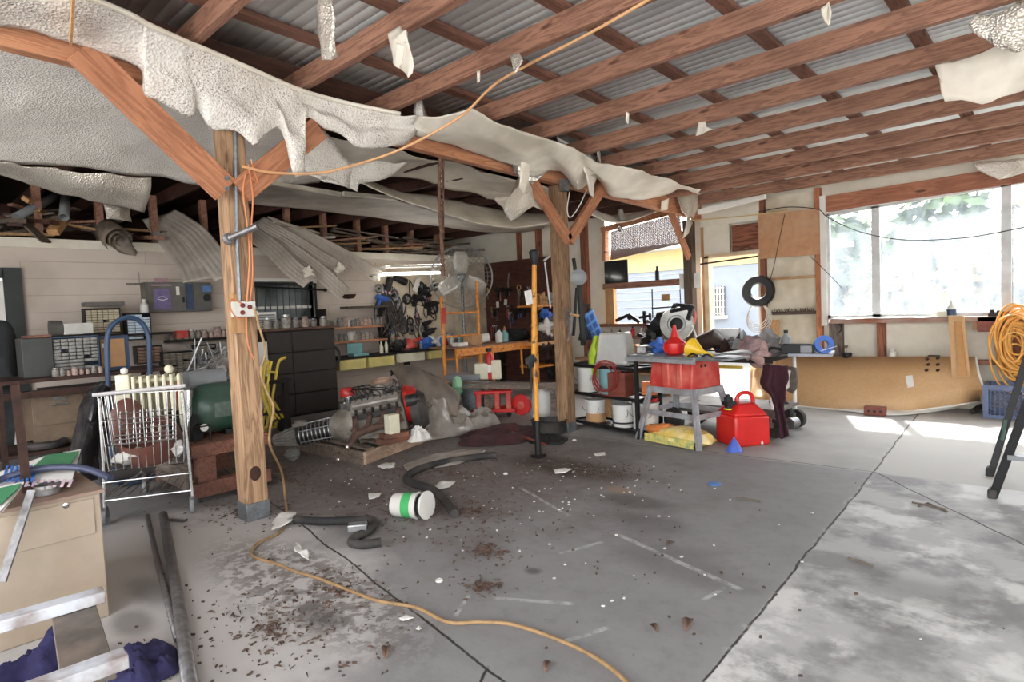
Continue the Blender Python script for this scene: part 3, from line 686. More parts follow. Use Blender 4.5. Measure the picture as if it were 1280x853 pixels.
# trees beyond the window
def leafmesh(rad, n, sz, seed):
    rr = random.Random(seed); m = MB()
    cl = [(Vector((rr.gauss(0, .45), rr.gauss(0, .45), rr.gauss(0, .45)))*rad, rr.uniform(.25, .5)*rad) for _ in range(22)]
    for _ in range(n):
        c, r = rr.choice(cl); d = Vector((rr.gauss(0, 1), rr.gauss(0, 1), rr.gauss(0, 1))).normalized()
        p = c+d*r*rr.uniform(.6, 1); a = Vector((rr.gauss(0, 1), rr.gauss(0, 1), rr.gauss(0, 1))).normalized(); b3 = a.cross(d).normalized()*sz
        a = a*sz*1.4
        m.f([m.b.verts.new(q) for q in (p-a, p-b3, p+a, p+b3)])
    return m
def tree(x, y, h, rad, mt, lab, seed):
    t = thing('garden_tree', lab, 'tree', (x, y, -.12))
    m = MB().tube([(0,0,0), (.1,.05,h*.4), (0,.1,h*.75)], [.22, .16, .08], 8)
    for k in range(5):
        a = k*1.26; m.tube([(.05,.05,h*(.35+.07*k)), (math.cos(a)*rad*.5, math.sin(a)*rad*.5, h*(.55+.08*k))], [.07, .03], 6)
    part(t, 'trunk', m, BARK)
    lm = leafmesh(rad, 2600, .09*rad, seed); o = part(t, 'foliage', lm, mt); o.location = (0, 0, h*.36); o.scale = (1.15, 1, .75); o['kind'] = 'stuff'
tree(-3.9, 20.6, 3.4, 1.5, FOILAGEY, 'yellow leaved small tree beyond the left window pane', 1)
tree(-3.0, 25, 5.4, 2.6, FOILAGE, 'green tree behind the middle of the wide window', 2)
tree(-.7, 20, 4.6, 2.2, FOILAGEY, 'pale autumn tree behind the right part of the wide window', 3)
tree(-8.2, 26, 6, 2.8, FOILAGE, 'tall green tree far beyond the leftmost window pane', 4)
tree(3.6, 18, 5, 2.4, FOILAGE, 'green tree outside beyond the rightmost visible window', 5)

# ================================================================ torn insulation
# strip draped over the carrying beam: top edge under the rafters, ragged bottom edge in front of the beam
tb = [((-40,-75),(-40,34)), ((10,-45),(10,38)), ((60,-25),(55,45)), ((126,0),(92,50)), ((156,15),(135,68)), ((180,28),(174,86)), ((184,30),(178,118)), ((200,38),(201,129)), ((228,50),(238,145)), ((240,55),(246,134)), ((262,64),(264,156)), ((290,76),(297,166)), ((318,88),(318,182)), ((332,94),(332,168)), ((345,100),(352,160)), ((360,106),(366,216)), ((372,111),(379,212)), ((380,113),(381,150)), ((400,120),(405,160)), ((425,127),(425,167)), ((444,131),(446,186)), ((470,136),(478,182)), ((500,142),(505,179)), ((522,144),(522,165))]
R = [[], [], [], []]
for (ax, ay), (bx, by) in tb:
    a = RP(ax, ay, 3.16); c = WX(bx, by, -4.21)
    R[0].append(a); R[1].append(lerp(a, c, .33)+V(-.03, 0, -.02)); R[2].append(lerp(a, c, .66)+V(.03, 0, 0)); R[3].append(c)
single('torn_insulation', 'long speckled white bubble foil strip with ragged lower edge along the beam at left', 'insulation', sheet(R, 5, .03, 3), FOILS, solid=.008)
single('insulation_roll_edge', 'pale rolled hem along the top of the speckled foil strip', 'insulation', MB().tube(crom([RP(a[0], a[1], 3.155) for a, c in tb][::2], 6), .016, 8), FACING)
tb = [((515,146),(519,168)), ((545,146),(540,176)), ((575,141),(575,184)), ((591,139),(600,192)), ((612,148),(635,204)), ((630,157),(665,214)), ((665,168),(700,216)), ((703,180),(722,238)), ((725,190),(745,222)), ((747,201),(762,243)), ((785,211),(800,249)), ((822,220),(830,245)), ((850,230),(852,236)), ((875,238),(872,243))]
R = [[], [], [], []]
for (ax, ay), (bx, by) in tb:
    a = RP(ax, ay, 3.16); c = WX(bx, by, -4.21)
    R[0].append(a); R[1].append(lerp(a, c, .33)+V(-.02, 0, -.03)); R[2].append(lerp(a, c, .66)+V(.03, 0, -.02)); R[3].append(c)
single('torn_insulation', 'smooth cream facing sheet folded over the beam between the two posts', 'insulation', sheet(R, 5, .025, 3, 5), FACING, solid=.008)
def flap(pts, lab, mt=FOIL, x=-4.15, dx=0, amp=.03, seed=0, nm='hanging_insulation', group=None, cuts=2):
    n = len(pts); P_ = [WX(px, py, x+dx*math.sin(i*1.7)) for i, (px, py) in enumerate(pts)]
    return single(nm, lab, 'insulation', torn(P_, amp, 5, seed, cuts), mt, solid=.006, group=group)
flap([(673,125),(690,122),(718,134),(745,150),(754,149),(748,190),(746,222),(741,248),(736,236),(728,205),(712,190),(700,176),(688,160),(676,145)], 'curled foil flap hanging from the beam near the second post', FOIL, -4.0, .12, .05, 1)
flap([(674,127),(682,124),(708,140),(707,164),(694,160),(680,146)], 'shiny lobe of foil rolled at the top of the curled flap', FOILB, -3.9, .05, .04, 2)
flap([(632,196),(655,190),(690,196),(698,205),(690,212),(668,226),(650,222),(640,212)], 'bright crumpled foil patch under the beam left of the second post', FOILB, -4.18, .04, .03, 3)
flap([(649,172),(661,172),(660,225),(656,243),(651,235)], 'narrow white strip dangling in front of the bright foil patch', FACING, -4.1, .02, .02, 4)
flap([(650,222),(664,226),(680,240),(692,264),(668,258),(652,262),(636,278),(628,262),(620,250),(636,242)], 'silver torn flap hanging left of the V braces', FOILG, -4.3, .1, .04, 5)
flap([(518,122),(528,124),(532,140),(538,158),(528,160),(524,150),(517,140)], 'small bent foil tuft sticking up over the strip edge', FOILS, -4.1, .05, .02, 6)
flap([(716,195),(726,205),(722,232),(717,218)], 'white spike of facing hanging beside the curled flap', FACING, -4.05, .03, .01, 7)
flap([(846,246),(872,240),(873,262),(866,272),(858,272),(852,262)], 'torn foil scrap hanging at the far end of the beam', FOILG, -4.2, .06, .04, 8)
flap([(827,252),(836,248),(834,262),(826,264)], 'white scrap stapled at the top of the far brace', FACING, -4.2, .01, .01, 9)
flap([(859,270),(866,278),(860,292),(853,298)], 'silver wisp hanging beside the far dark post', FOILG, -4.2, .03, .02, 10)
# big white sheets sagging under the lean-to roof behind the beam
rows = [[WX(px, py, x) for px, py in pts] for x, pts in ((-4.45, ((-60,30),(0,50),(60,66),(119,80),(190,100),(270,120),(345,140),(410,160))), (-5.2, ((-60,95),(0,105),(60,118),(130,133),(200,150),(270,165),(345,180),(410,190))), (-6.0, ((-60,150),(0,158),(60,166),(130,177),(200,188),(270,200),(345,208),(410,212))), (-6.6, ((-60,192),(0,200),(60,207),(130,214),(190,222),(270,234),(330,232),(400,228))))]
single('sagging_insulation', 'huge white bubble foil sheet sagging below the beam behind the left brace', 'insulation', sheet(rows, 6, .05, 1.6, 3), FOIL, solid=.008)
rows = [[WX(px, py, x) for px, py in pts] for x, pts in ((-6.55, ((-40,202),(0,204),(60,210),(120,217),(188,222))), (-6.65, ((-40,210),(0,212),(60,226),(118,238),(186,244))), (-6.8, ((-40,214),(0,219),(60,236),(112,250),(181,266))))]
single('sagging_insulation', 'grey silver flap hanging off the lower edge of the huge sheet at far left', 'insulation', sheet(rows, 6, .03, 4, 8), FOILG, solid=.008)
flap([(128,252),(150,256),(163,262),(162,276),(150,274),(132,272)], 'crumpled foil bundle hanging under the silver flap', FOILG, -7.2, .1, .05, 12)
rows = [[WX(px, py, x) for px, py in pts] for x, pts in ((-4.6, ((395,168),(430,172),(470,182),(520,196),(575,206),(630,222),(690,236))), (-5.2, ((400,196),(430,198),(470,205),(520,203),(575,213),(630,235),(690,250))), (-5.9, ((405,222),(430,226),(470,222),(520,222),(570,238),(620,248),(680,258))))]
single('sagging_insulation', 'white sheet stretched under the beam between the posts behind the chain', 'insulation', sheet(rows, 6, .04, 2.2, 4), FACING, solid=.008)
flap([(380,160),(405,165),(438,200),(437,235),(430,235),(405,232),(380,215)], 'ragged speckled piece hanging right of the right brace', FOILS, -4.6, .05, .04, 14)
flap([(436,205),(470,200),(510,205),(480,222),(452,226),(446,240),(437,236)], 'speckled torn edge hanging below the yellow cord', FOILS, -4.7, .05, .03, 15)
rows = [[WX(px, py, x) for px, py in pts] for x, pts in ((-6.2, ((455,224),(500,240),(545,246),(600,258),(650,266),(700,268))), (-5.9, ((453,226),(495,244),(545,259),(600,273),(650,278),(700,272))), (-5.8, ((452,229),(493,247),(543,263),(600,280),(650,284),(700,276))))]
single('sagging_insulation', 'long cream hem curving across under the ceiling sheets', 'insulation', sheet(rows, 6, .01, 3, 4), FACING, solid=.012)
rows = [[WX(px, py, x) for px, py in pts] for x, pts in ((-6.6, ((308,238),(332,225),(380,234),(425,245),(490,251),(560,268),(630,285),(690,280))), (-7.3, ((305,246),(340,243),(380,250),(430,256),(490,262),(560,277),(625,288),(680,284))), (-8.0, ((302,253),(345,258),(390,262),(440,268),(500,276),(560,284),(620,291),(680,290))))]
single('ceiling_sheet', 'grey stained sheet ceiling drooping behind the chain above the loft', 'ceiling sheet', sheet(rows, 6, .015, 1.6, 6), GYPG, solid=.012)
m = MB().prism([WX(330,226,-6.5), WX(424,241,-6.5), WX(424,246,-6.45), WX(335,231,-6.45)], (.05, 0, 0))
single('batten', 'cream batten across the stained ceiling sheet, left piece', 'batten', m, FACING)
single('batten', 'cream batten across the stained ceiling sheet, right piece', 'batten', MB().prism([WX(427,240,-6.4), WX(488,246,-6.4), WX(496,251,-6.35), WX(428,245,-6.35)], (.05, 0, 0)), FACING)
rows = [[WX(px, py, x) for px, py in pts] for x, pts in ((-4.6, ((742,268),(780,275),(800,262))), (-5.2, ((735,270),(775,279),(815,268))), (-5.6, ((738,262),(775,272),(812,262))))]
single('sagging_insulation', 'cream sagging loop of facing behind the V braces', 'insulation', sheet([[WX(px, py, -5.2) for px, py in ((742,262),(765,270),(790,268),(835,252))], [WX(px, py, -5.1) for px, py in ((738,268),(763,278),(792,275),(838,258))]], 6, .01, 3, 4), FACING, solid=.02)
# scraps hanging from the rafters
def scrap(pts, lab, mt, z0=3.18, amp=.03, seed=0, fall=None, **k):
    base = RP(pts[0][0], pts[0][1], z0); return single('insulation_scrap', lab, 'insulation', torn([WY(px, py, base.y+.02*math.sin(i*2.)) for i, (px, py) in enumerate(pts)], amp, 7, seed), mt, solid=.006)
scrap([(392,-30),(411,-30),(415,0),(420,40),(423,72),(415,76),(402,75),(399,40),(395,5)], 'long grey foil strip hanging from a rafter at the top of the picture', FOILG, 3.1, .02, 1)
scrap([(486,42),(500,33),(510,38),(511,55),(513,75),(516,92),(509,100),(501,88),(505,62),(497,55),(491,78),(488,55)], 'white and silver scrap dangling between two rafters', FACING, 3.1, .03, 2)
scrap([(500,36),(508,38),(509,52),(502,50),(497,56),(496,44)], 'small shiny tear at the top of the white dangling scrap', FOILB, 3.09, .02, 3)
scrap([(1026,8),(1036,0),(1039,12),(1037,20),(1034,31),(1029,26)], 'small white scrap hanging near the top centre right', FACING, 3.15, .02, 4)
scrap([(872,152),(882,152),(887,165),(891,163),(883,158),(876,168),(868,170)], 'bow shaped white scrap stuck under a rafter', FACING, 3.15, .02, 5)
scrap([(596,88),(600,88),(600,102),(597,104)], 'tiny clear hook strip hanging under the second rafter', FACING, 3.15, .01, 6)
scrap([(783,140),(787,142),(786,156),(782,152)], 'thin white peg hanging right of the curled flap', FACING, 3.15, .01, 7)
scrap([(636,68),(648,65),(652,74),(646,92),(640,78)], 'silvery thread tuft on the rafter above the pale cord', FOILG, 3.15, .02, 8)
scrap([(1219,32),(1228,18),(1250,22),(1275,2),(1310,-20),(1310,60),(1250,60),(1241,48),(1240,56),(1226,36)], 'rumpled grey foil lump at the top right corner', FOILG, 3.1, .07, 9)
scrap([(1168,86),(1190,78),(1215,70),(1250,58),(1310,40),(1310,108),(1262,116),(1225,129),(1182,127),(1180,105),(1172,98)], 'broad torn insulation sheet hanging at the right edge under the rafters', FACING, 3.12, .05, 10)
scrap([(1214,205),(1240,201),(1300,196),(1300,212),(1262,222),(1250,225),(1234,218)], 'narrow torn foil strip above the right window', FOILG, 3.16, .03, 11)
single('ceiling_remnant', 'flaking white strip of ceiling board left under the rafters above the doorway', 'ceiling strip', MB().prism([WY(872, 262, 8.0), WY(955, 243, 8.0), WY(955, 248, 8.0), (WY(872, 268, 8.0))], (0, .08, 0)), TRIMW)

single('strap_board', 'short tan board strapped upright over the foil at the top left', 'board', MB().beam(RP(92,-30,3.05)+V(.05,0,.05), WX(88,52,-4.12), .012, .06), PINEZ)
# chain, cords and wires
def link_chain(a, b, r, n):
    m = MB()
    for i in range(n):
        p = lerp(Vector(a), Vector(b), (i+.5)/n); L_ = (Vector(b)-Vector(a)).length/n
        m.torus(p, L_*.62, r, (1, 0, 0) if i % 2 else (0, 1, 0), 10, 5, (1, .45) if i % 2 else (.45, 1))
    return m
c0 = WX(550, 196, -4.38); c1 = WX(554, 345, -4.38)
m = MB().tube(crom([c0, WX(549,250,-4.38), WX(552,300,-4.38), c1], 6), .016, 8)
m.tube(crom([c0+V(0,.04,0), WX(553,250,-4.38)+V(0,.01,0), WX(554,300,-4.38)], 6), .010, 6)
for i in range(22):
    p = lerp(c0, c1, i/22); m.torus(p, .02, .007, (0, 0, 1), 10, 5)
single('hanging_chain', 'rusty brown twisted rope chain hanging from the beam before the fan', 'chain', m, mat('rusty_rope', (120, 88, 72), (78, 54, 44), sc=30, rough=.9, bump=.4))
pts = [RP(820,-6), RP(740,40,3.14), WX(625,101,-2.95), WX(575,146,-3.4), WX(500,187,-3.85), WX(430,210,-4.08), WX(390,217,-4.15), WX(340,216,-4.17), WX(303,208,-4.17)]
single('overhead_cord', 'pale orange cord strung from the ceiling down to the left post brace', 'cord', MB().tube(crom(pts, 8), .0095, 8), plastic('pale_cord', (226, 172, 122), .5))
m = MB(); pts = [WY(948+0,265,8.6), WY(985,259,8.6), WY(1022,262,8.6), WY(1035,272,8.6), WY(1075,290,8.6), WY(1130,300,8.6), WY(1200,298,8.6), WY(1262,288,8.6), WY(1340,270,8.6)]
single('window_wire', 'thin dark wavy wire drooping across the big windows', 'wire', MB().tube(crom(pts, 6), .006, 6), RUBBER)
single('wall_wire', 'thin dark wire hanging from the plywood panel to the tyre ring', 'wire', MB().tube(crom([WY(981,268,8.6), WY(974,300,8.6), WY(968,330,8.6), WY(962,352,8.6)], 5), .005, 6), RUBBER)
single('wall_wire', 'short dark wire end sticking out over the left window pane', 'wire', MB().tube(crom([WY(1012,320,8.66), WY(1035,342,8.66), WY(1053,361,8.66)], 5), .005, 6), RUBBER)
single('air_line', 'yellow white cord running level above the doorway', 'cord', MB().tube(crom([WY(862,276,8.6), WY(900,273,8.6), WY(950,268,8.6), WY(985,263,8.6)], 5), .009, 6), plastic('cream_line', (220, 190, 130), .5))

# conduit, outlet box and cords on the left post
t = thing('outlet_box', 'white outlet box with red plugs on the left post, fed by a grey conduit', 'outlet box', WX(302, 385, -4.22))
b0, b1 = WX(291, 397, -4.22), WX(317, 377, -4.22)
part(t, 'backing_plate', MB().box(-4.262, b0.y-.0, b0.z-.11, -4.25, b0.y+.11, b1.z+.05), PINEZ, world=True)
part(t, 'box', MB().box(-4.25, b0.y, b0.z, -4.19, b1.y, b1.z), WHITEP, world=True, bevel=.004)
m = MB()
for q in ((303, 382), (303, 391), (312, 384)): m.lathe([(.016, 0), (.016, .008), (.006, .009)], WX(*q, -4.19), (1, 0, 0), 10)
part(t, 'socket', m, mat('socket_red', (120, 50, 44), None), world=True)
part(t, 'conduit', MB().tube([(-4.235, WX(301,377,-4.22).y, b1.z), (-4.235, WX(300,340,-4.22).y, 1.95), (-4.235, WX(297,200,-4.22).y, 2.62), (-4.235, WX(296,160,-4.22).y, 2.86)], .014, 8), GALV, world=True)
part(t, 'plug', MB().cyl(WX(318, 388, -4.2), WX(323, 394, -4.17), .01), WHITEP, world=True)
m = MB().tube(crom([WX(308,215,-4.2), WX(304,240,-4.2), WX(309,280,-4.2), WX(312,320,-4.2), WX(310,360,-4.2), WX(308,395,-4.2), WX(310,430,-4.2), WX(318,450,-4.2)], 6), .006, 6)
m.tube(crom([WX(310,205,-4.2), WX(316,245,-4.2), WX(314,290,-4.2), WX(316,340,-4.2), WX(312,380,-4.2)], 6), .006, 6)
m.tube(crom([WX(303,380,-4.19), WX(290,374,-4.18), WX(288,385,-4.18), WX(296,398,-4.18), WX(306,398,-4.18)], 6), .005, 6)
m.tube(crom([WX(314,200,-4.2), WX(318,215,-4.18), WX(322,228,-4.2), WX(314,222,-4.2)], 6), .005, 6)
single('cable_bundle', 'tangled thin orange cords running down the left post', 'cord', m, ORCORD)
m = MB().tube(crom([WX(318,386,-4.18), WX(326,415,-4.15), WX(332,440,-4.15), WX(326,465,-4.15), WX(334,490,-4.12), WX(342,510,-4.1), WX(338,535,-4.05), WX(338,558,-4.0), FL(352,590,.25), FL(356,620,.06), FL(358,642,.02), FL(350,665,.012), FL(322,680,.012), FL(316,695,.012), FL(345,705,.012), FL(370,715,.012), FL(400,724,.012), FL(440,740,.012), FL(475,752,.012), FL(520,760,.012), FL(560,778,.012), FL(600,778,.012), FL(640,781,.012), FL(690,797,.012), FL(740,820,.012), FL(780,850,.012), FL(800,880,.012)], 8), .0085, 8)
single('extension_cord', 'long dusty yellow cord running from the outlet down and across the floor', 'cord', m, TANCORD)
m = MB().cyl(WX(287, 298, -4.2), WX(322, 283, -4.05), .022, n=12).lathe([(.04, 0), (.04, .012), (.026, .02)], WX(285, 299, -4.24), (1, 0, 0), 14)
single('steel_peg', 'dark round steel peg sticking out of the left post', 'peg', m, STEEL)
rp_ = [FL(0,0)]*0
# bulb lamps hanging near the V braces
t = thing('hanging_bulb', 'bare bulb on a cord hanging right of the V braces', 'lamp', WX(776, 282, -5.0))
part(t, 'cord', MB().tube([WX(773, 250, -5.0), WX(774, 262, -5.0)], .005), BLACKP, world=True)
part(t, 'socket', MB().cyl(WX(775, 262, -5), WX(778, 275, -5), .035, .06), CASTG, world=True)
part(t, 'bulb', MB().sph(WX(775, 286, -5), .04, 12), GLASSJ, world=True)

# ================================================================ left side: back wall and its clutter
def yz(px, py, x): p = WX(px, py, x); return p.y, p.z
# door_2: dark framed glass door in the block wall
m = MB().box(-9.02, 1.13, 0, -8.96, 1.3, 2.12).box(-9.02, -.12, 2.0, -8.96, 1.14, 2.12).box(-9.02, -.12, 0, -8.96, -.02, 2.0)
d = struct('door_2', m, mat('door_dark', (44, 50, 48), (34, 38, 37), sc=5, rough=.5))
part(d, 'inner_frame', MB().box(-9.06, 1.05, 0, -8.99, 1.13, 1.98).box(-9.06, -.02, 1.92, -8.99, 1.05, 1.98), TRIMW, 'pale inner frame')
part(d, 'door_leaf', MB().box(-9.1, .92, 0, -9.04, 1.05, 1.92).box(-9.1, -.02, 1.8, -9.04, .92, 1.92).box(-9.1, -.02, 0, -9.04, .1, 1.8).box(-9.1, .1, 0, -9.04, .92, .5), mat('leaf_dark', (40, 44, 44), None))
part(d, 'pane', MB().box(-9.08, .1, .5, -9.07, .92, 1.8), DGLASS)
# barred window
m = MB().box(-9.14, wy0-.06, wz0-.05, -8.98, wy0, wz1+.05).box(-9.14, wy1, wz0-.05, -8.98, wy1+.06, wz1+.05).box(-9.14, wy0, wz1, -8.98, wy1, wz1+.05).box(-9.14, wy0, wz0-.05, -8.98, wy1, wz0)
d = struct('window_9', m, TRIMW)
part(d, 'pane', MB().box(-9.12, wy0, wz0, -9.11, wy1, wz1), mat('hazy_pane', (92, 96, 98), (60, 64, 66), sc=3, rough=.2))
part(d, 'lower_sash', MB().box(-9.1, wy0, 1.56, -9.08, wy1, 1.6), TRIMW)
t = thing('window_grille', 'black steel bar grille over the window above the dark cabinet', 'grille', (-8.95, 4.46, 1.38))
m = MB()
for i in range(10): y = wy0+.04+i*.1; m.cyl((-8.95, y, 1.44+rnd(-.01,.01)), (-8.95, y+(.05 if i == 1 else 0), 1.96), .008, n=6)
part(t, 'bars', m, BLACKM, world=True)
part(t, 'frame', MB().box(-8.97, 3.98, 1.92, -8.94, 4.98, 1.945).box(-8.97, 3.98, 1.38, -8.94, 4.98, 1.41).box(-8.97, 4.95, 1.38, -8.94, 4.98, 1.945), BLACKM, world=True)
single('black_rod', 'long thin black rod with a knob across the top of the window grille', 'rod', MB().cyl((-8.93, 3.9, 1.9), (-8.85, 5.08, 1.83), .012, n=8).sph((-8.85, 5.08, 1.83), .03, 10), BLACKM)

# wall cabinet with faded poster
y0, z0 = yz(184, 391, -8.78); y1, z1 = yz(240, 353, -8.78); y2 = yz(266, 380, -8.78)[0]
t = thing('wall_cabinet', 'shallow grey steel wall cabinet with purple poster and blue sticker', 'cabinet', (-8.9, (y0+y2)/2, z0))
part(t, 'body', MB().box(-8.995, y0, z0, -8.8, y2, z1), GREYC, world=True, bevel=.004)
part(t, 'door', MB().box(-8.8, y0+.03, z0+.01, -8.785, y1-.09, z1-.01), GREYC, 'left door with purple poster', world=True, bevel=.003)
part(t, 'door', MB().box(-8.8, y1+.01, z0+.01, -8.785, y2-.01, z1-.01), mat('grey_door2', (98, 96, 92), (80, 78, 74), sc=6), 'narrow right door with blue sticker', world=True, bevel=.003)
part(t, 'gap_tools', MB().box(-8.8, y1-.08, z0+.02, -8.79, y1, z1-.02), NAVYC, world=True)
yy = y0+.09
part(t, 'poster', MB().box(-8.785, yy, z0+.04, -8.782, yy+.2, z0+.3), PURPLE, 'faded purple print', world=True)
part(t, 'poster_title', MB().box(-8.785, yy-.02, z0+.34, -8.782, yy+.22, z0+.36).box(-8.785, yy+.02, z0+.385, -8.782, yy+.18, z0+.44), mat('pink_print', (176, 110, 120), (150, 150, 156), sc=30), world=True)
pc = MB().tube([(-8.78, yy+.04, z0+.17), (-8.78, yy+.07, z0+.2), (-8.78, yy+.12, z0+.2), (-8.78, yy+.16, z0+.17), (-8.78, yy+.1, z0+.155)], .005, 6, closed=True)
part(t, 'poster_drawing', pc, PAPER, world=True)
part(t, 'card', MB().box(-8.785, yy+.27, z0+.22, -8.781, yy+.31, z0+.33), PAPER, 'small white card', world=True)
part(t, 'sticker', MB().box(-8.785, y1+.13, z0+.26, -8.78, y1+.24, z0+.34), BLUEL, 'blue sticker', world=True)
part(t, 'dial', MB().lathe([(.05, 0), (.05, .01), (.02, .015)], (-8.785, y1+.18, z0+.18), (1,0,0), 14), BLACKP, world=True)
part(t, 'latch', MB().box(-8.785, y1-.13, z0+.12, -8.77, y1-.11, z0+.19), BLACKM, world=True)
single('wall_hook_rod', 'thin horizontal rod on the block wall left of the wall cabinet', 'rod', MB().cyl((-8.97, y0-.16, z1-.01), (-8.97, y0+.02, z1-.01), .008).cyl((-8.97, y0-.01, z1-.01), (-8.97, y0-.01, z1+.14), .004), STEEL)

# small parts organisers
def organiser(lab, base, w, h, cols, rows, body, dr, d=.16, wide=0, group=None):
    t = thing('parts_organiser', lab, 'organiser', base, 0, group)
    part(t, 'body', MB().box(-d/2, -w/2, 0, -d/2+.01, w/2, h).box(-d/2, -w/2, 0, d/2, -w/2+.008, h).box(-d/2, w/2-.008, 0, d/2, w/2, h).box(-d/2, -w/2, 0, d/2, w/2, .01).box(-d/2, -w/2, h-.012, d/2, w/2, h), body, bevel=.002)
    cw, rh = (w-.02)/cols, (h-.03)/rows; proto = None
    for r in range(rows):
        cc = cols if r >= wide else cols//2; cw2 = (w-.02)/cc
        for c in range(cc):
            x, y, z = 0, -w/2+.01+cw2*(c+.5), .012+rh*(r+.5)
            if random.random() < .05: continue
            if proto is None or cc != proto[1]:
                o = part(t, 'drawer', MB().box(-d/2+.015, -cw2/2+.003, -rh/2+.003, d/2-.01, cw2/2-.003, rh/2-.003).box(d/2-.01, -cw2*.28, -rh*.38, d/2+.004, cw2*.28, -rh*.12), dr); proto = (o, cc)
            else:
                o = proto[0].copy(); COL.objects.link(o); o.parent = t
            o.location = (x+rnd(0, .008), y, z)
    return t
def org_px(lab, px0, py0, px1, py1, x, cols, rows, body, dr, **k):
    a = WX(px0, py1, x); b2 = WX(px1, py0, x)
    return organiser(lab, (x-.08, (a.y+b2.y)/2, a.z), b2.y-a.y, b2.z-a.z, cols, rows, body, dr, **k)
DRB = mat('beige_drawer', (202, 190, 164), (180, 166, 140), sc=9, rough=.4); DRG = mat('grey_clear_drawer', (138, 136, 132), (96, 92, 88), sc=16, rough=.3)
DRW = mat('pale_blue_drawer', (206, 216, 224), (180, 196, 210), sc=8, rough=.35); DRD = mat('dim_drawer', (150, 140, 126), (86, 78, 70), sc=22, rough=.35)
org_px('tall organiser with beige drawers standing highest by the block wall', 108, 385, 150, 418, -8.62, 6, 9, BLACKP, DRB)
single('organiser_tray', 'flat grey tray lying on top of the beige drawer organiser', 'tray', MB().box(-8.8, WX(104,380,-8.7).y, WX(104,384,-8.62).z+.005, -8.6, WX(153,380,-8.7).y, WX(104,379,-8.62).z+.008), GREYC)
org_px('small organiser with pale blue drawers left of the wall cabinet', 160, 391, 188, 426, -8.62, 3, 9, BLACKP, DRW)
t = thing('white_bottle', 'white plastic bottle standing on the pale blue drawer organiser', 'bottle', WX(181, 391, -8.7))
part(t, 'body', MB().lathe([(.045, 0), (.05, .01), (.05, .1), (.02, .13), (.02, .15)]), WHITEP); part(t, 'cap', MB().lathe([(.024, .15), (.024, .17)]), WHITEP)
org_px('wide grey organiser on the rusty table beside the dark box', 67, 419, 122, 466, -6.85, 6, 9, NAVYC, DRG, wide=3, d=.2)
org_px('low dark organiser with many tiny drawers under the jar shelf', 205, 438, 246, 470, -8.5, 5, 9, BLACKP, DRD)
org_px('brown drawer block behind the blue arch', 172, 431, 203, 456, -8.6, 3, 5, BLACKP, mat('brown_drawer', (140, 110, 92), (96, 72, 60), sc=20))
org_px('dark small organiser half hidden by the wire heap', 246, 430, 270, 452, -8.6, 4, 6, BLACKP, DRD)
# long dark bench along the back wall, jar shelf above
def bench(nm, lab, x0, y0, x1, y1, z, mt, legs=True, th=.04, cat='bench'):
    t = thing(nm, lab, cat, ((x0+x1)/2, (y0+y1)/2, 0))
    part(t, 'top', MB().box(x0, y0, z-th, x1, y1, z), mt, world=True, bevel=.003)
    if legs:
        for lx in (x0+.05, x1-.05):
            for ly in (y0+.06, y1-.06): part(t, 'leg', MB().box(lx-.03, ly-.03, 0, lx+.03, ly+.03, z-th), mt, world=True)
        part(t, 'shelf', MB().box(x0+.03, y0+.03, .25, x1-.03, y1-.03, .28), mt, world=True)
    return t
zb1 = WX(225, 471, -8.5).z
bench('workbench', 'long dark workbench along the block wall holding the organisers', -8.96, 1.35, -8.3, 3.75, zb1, DARKC)
zt1 = WX(127, 419, -8.62).z
single('wall_shelf', 'dark shelf board at the block wall under the beige organiser', 'shelf', MB().box(-8.99, 1.6, zt1-.03, -8.5, 2.72, zt1-.002), DARKC)
zs = WX(235, 424, -8.85).z
single('jar_shelf', 'dark shelf below the wall cabinet lined with small jars and tins', 'shelf', MB().box(-8.99, 2.74, zs-.035, -8.72, 3.85, zs), DARKC)
# jars
def jar(loc, r, h, mt, lid, lab, group=None):
    t = thing('jar', lab, 'jar', loc, 0, group)
    part(t, 'glass', MB().lathe([(r*.9, 0), (r, .01), (r, h*.72), (r*.72, h*.85), (r*.72, h*.88)], n=12), mt)
    part(t, 'lid', MB().lathe([(r*.78, h*.86), (r*.78, h), (0, h)], n=12, cap=False), lid)
    return t
FILL = [mat('jar_fill_a', (150, 144, 136), (90, 84, 80), sc=50, rough=.25), mat('jar_fill_b', (176, 170, 160), (110, 104, 96), sc=40, rough=.2), mat('jar_fill_c', (190, 168, 156), (124, 96, 86), sc=40, rough=.25), mat('jar_white', (216, 212, 206), (190, 184, 176), sc=10, rough=.3)]
J = [jar((0,0,-5), .045, .12, f, l, 'x') for f, l in zip(FILL, (STEEL, ALU, CASTG, WHITEP))]
def jars(n, pf, q, group, lab, ks=(0,1,2,3), smin=.7, smax=1.25):
    for i in range(n):
        p = pf(i/(n-1) if n > 1 else .5); k = random.choice(ks)
        dup(J[k], p+V(rnd(-.015, .015), rnd(-.01, .01), 0), rnd(0, 6), lab, group, scale=rnd(smin, smax))
jars(13, lambda u: V(-8.82, lerp(2.8, 3.78, u), zs), 0, 'jars on the shelf under the wall cabinet', 'small jar or tin on the dark shelf below the wall cabinet')
t = thing('red_tin', 'squat red box among the jars on the shelf below the wall cabinet', 'box', WX(227, 423, -8.74))
part(t, 'body', MB().box(-.04, -.07, 0, .04, .07, .08), REDP); part(t, 'lid', MB().box(-.042, -.072, .08, .042, .072, .1), RED)
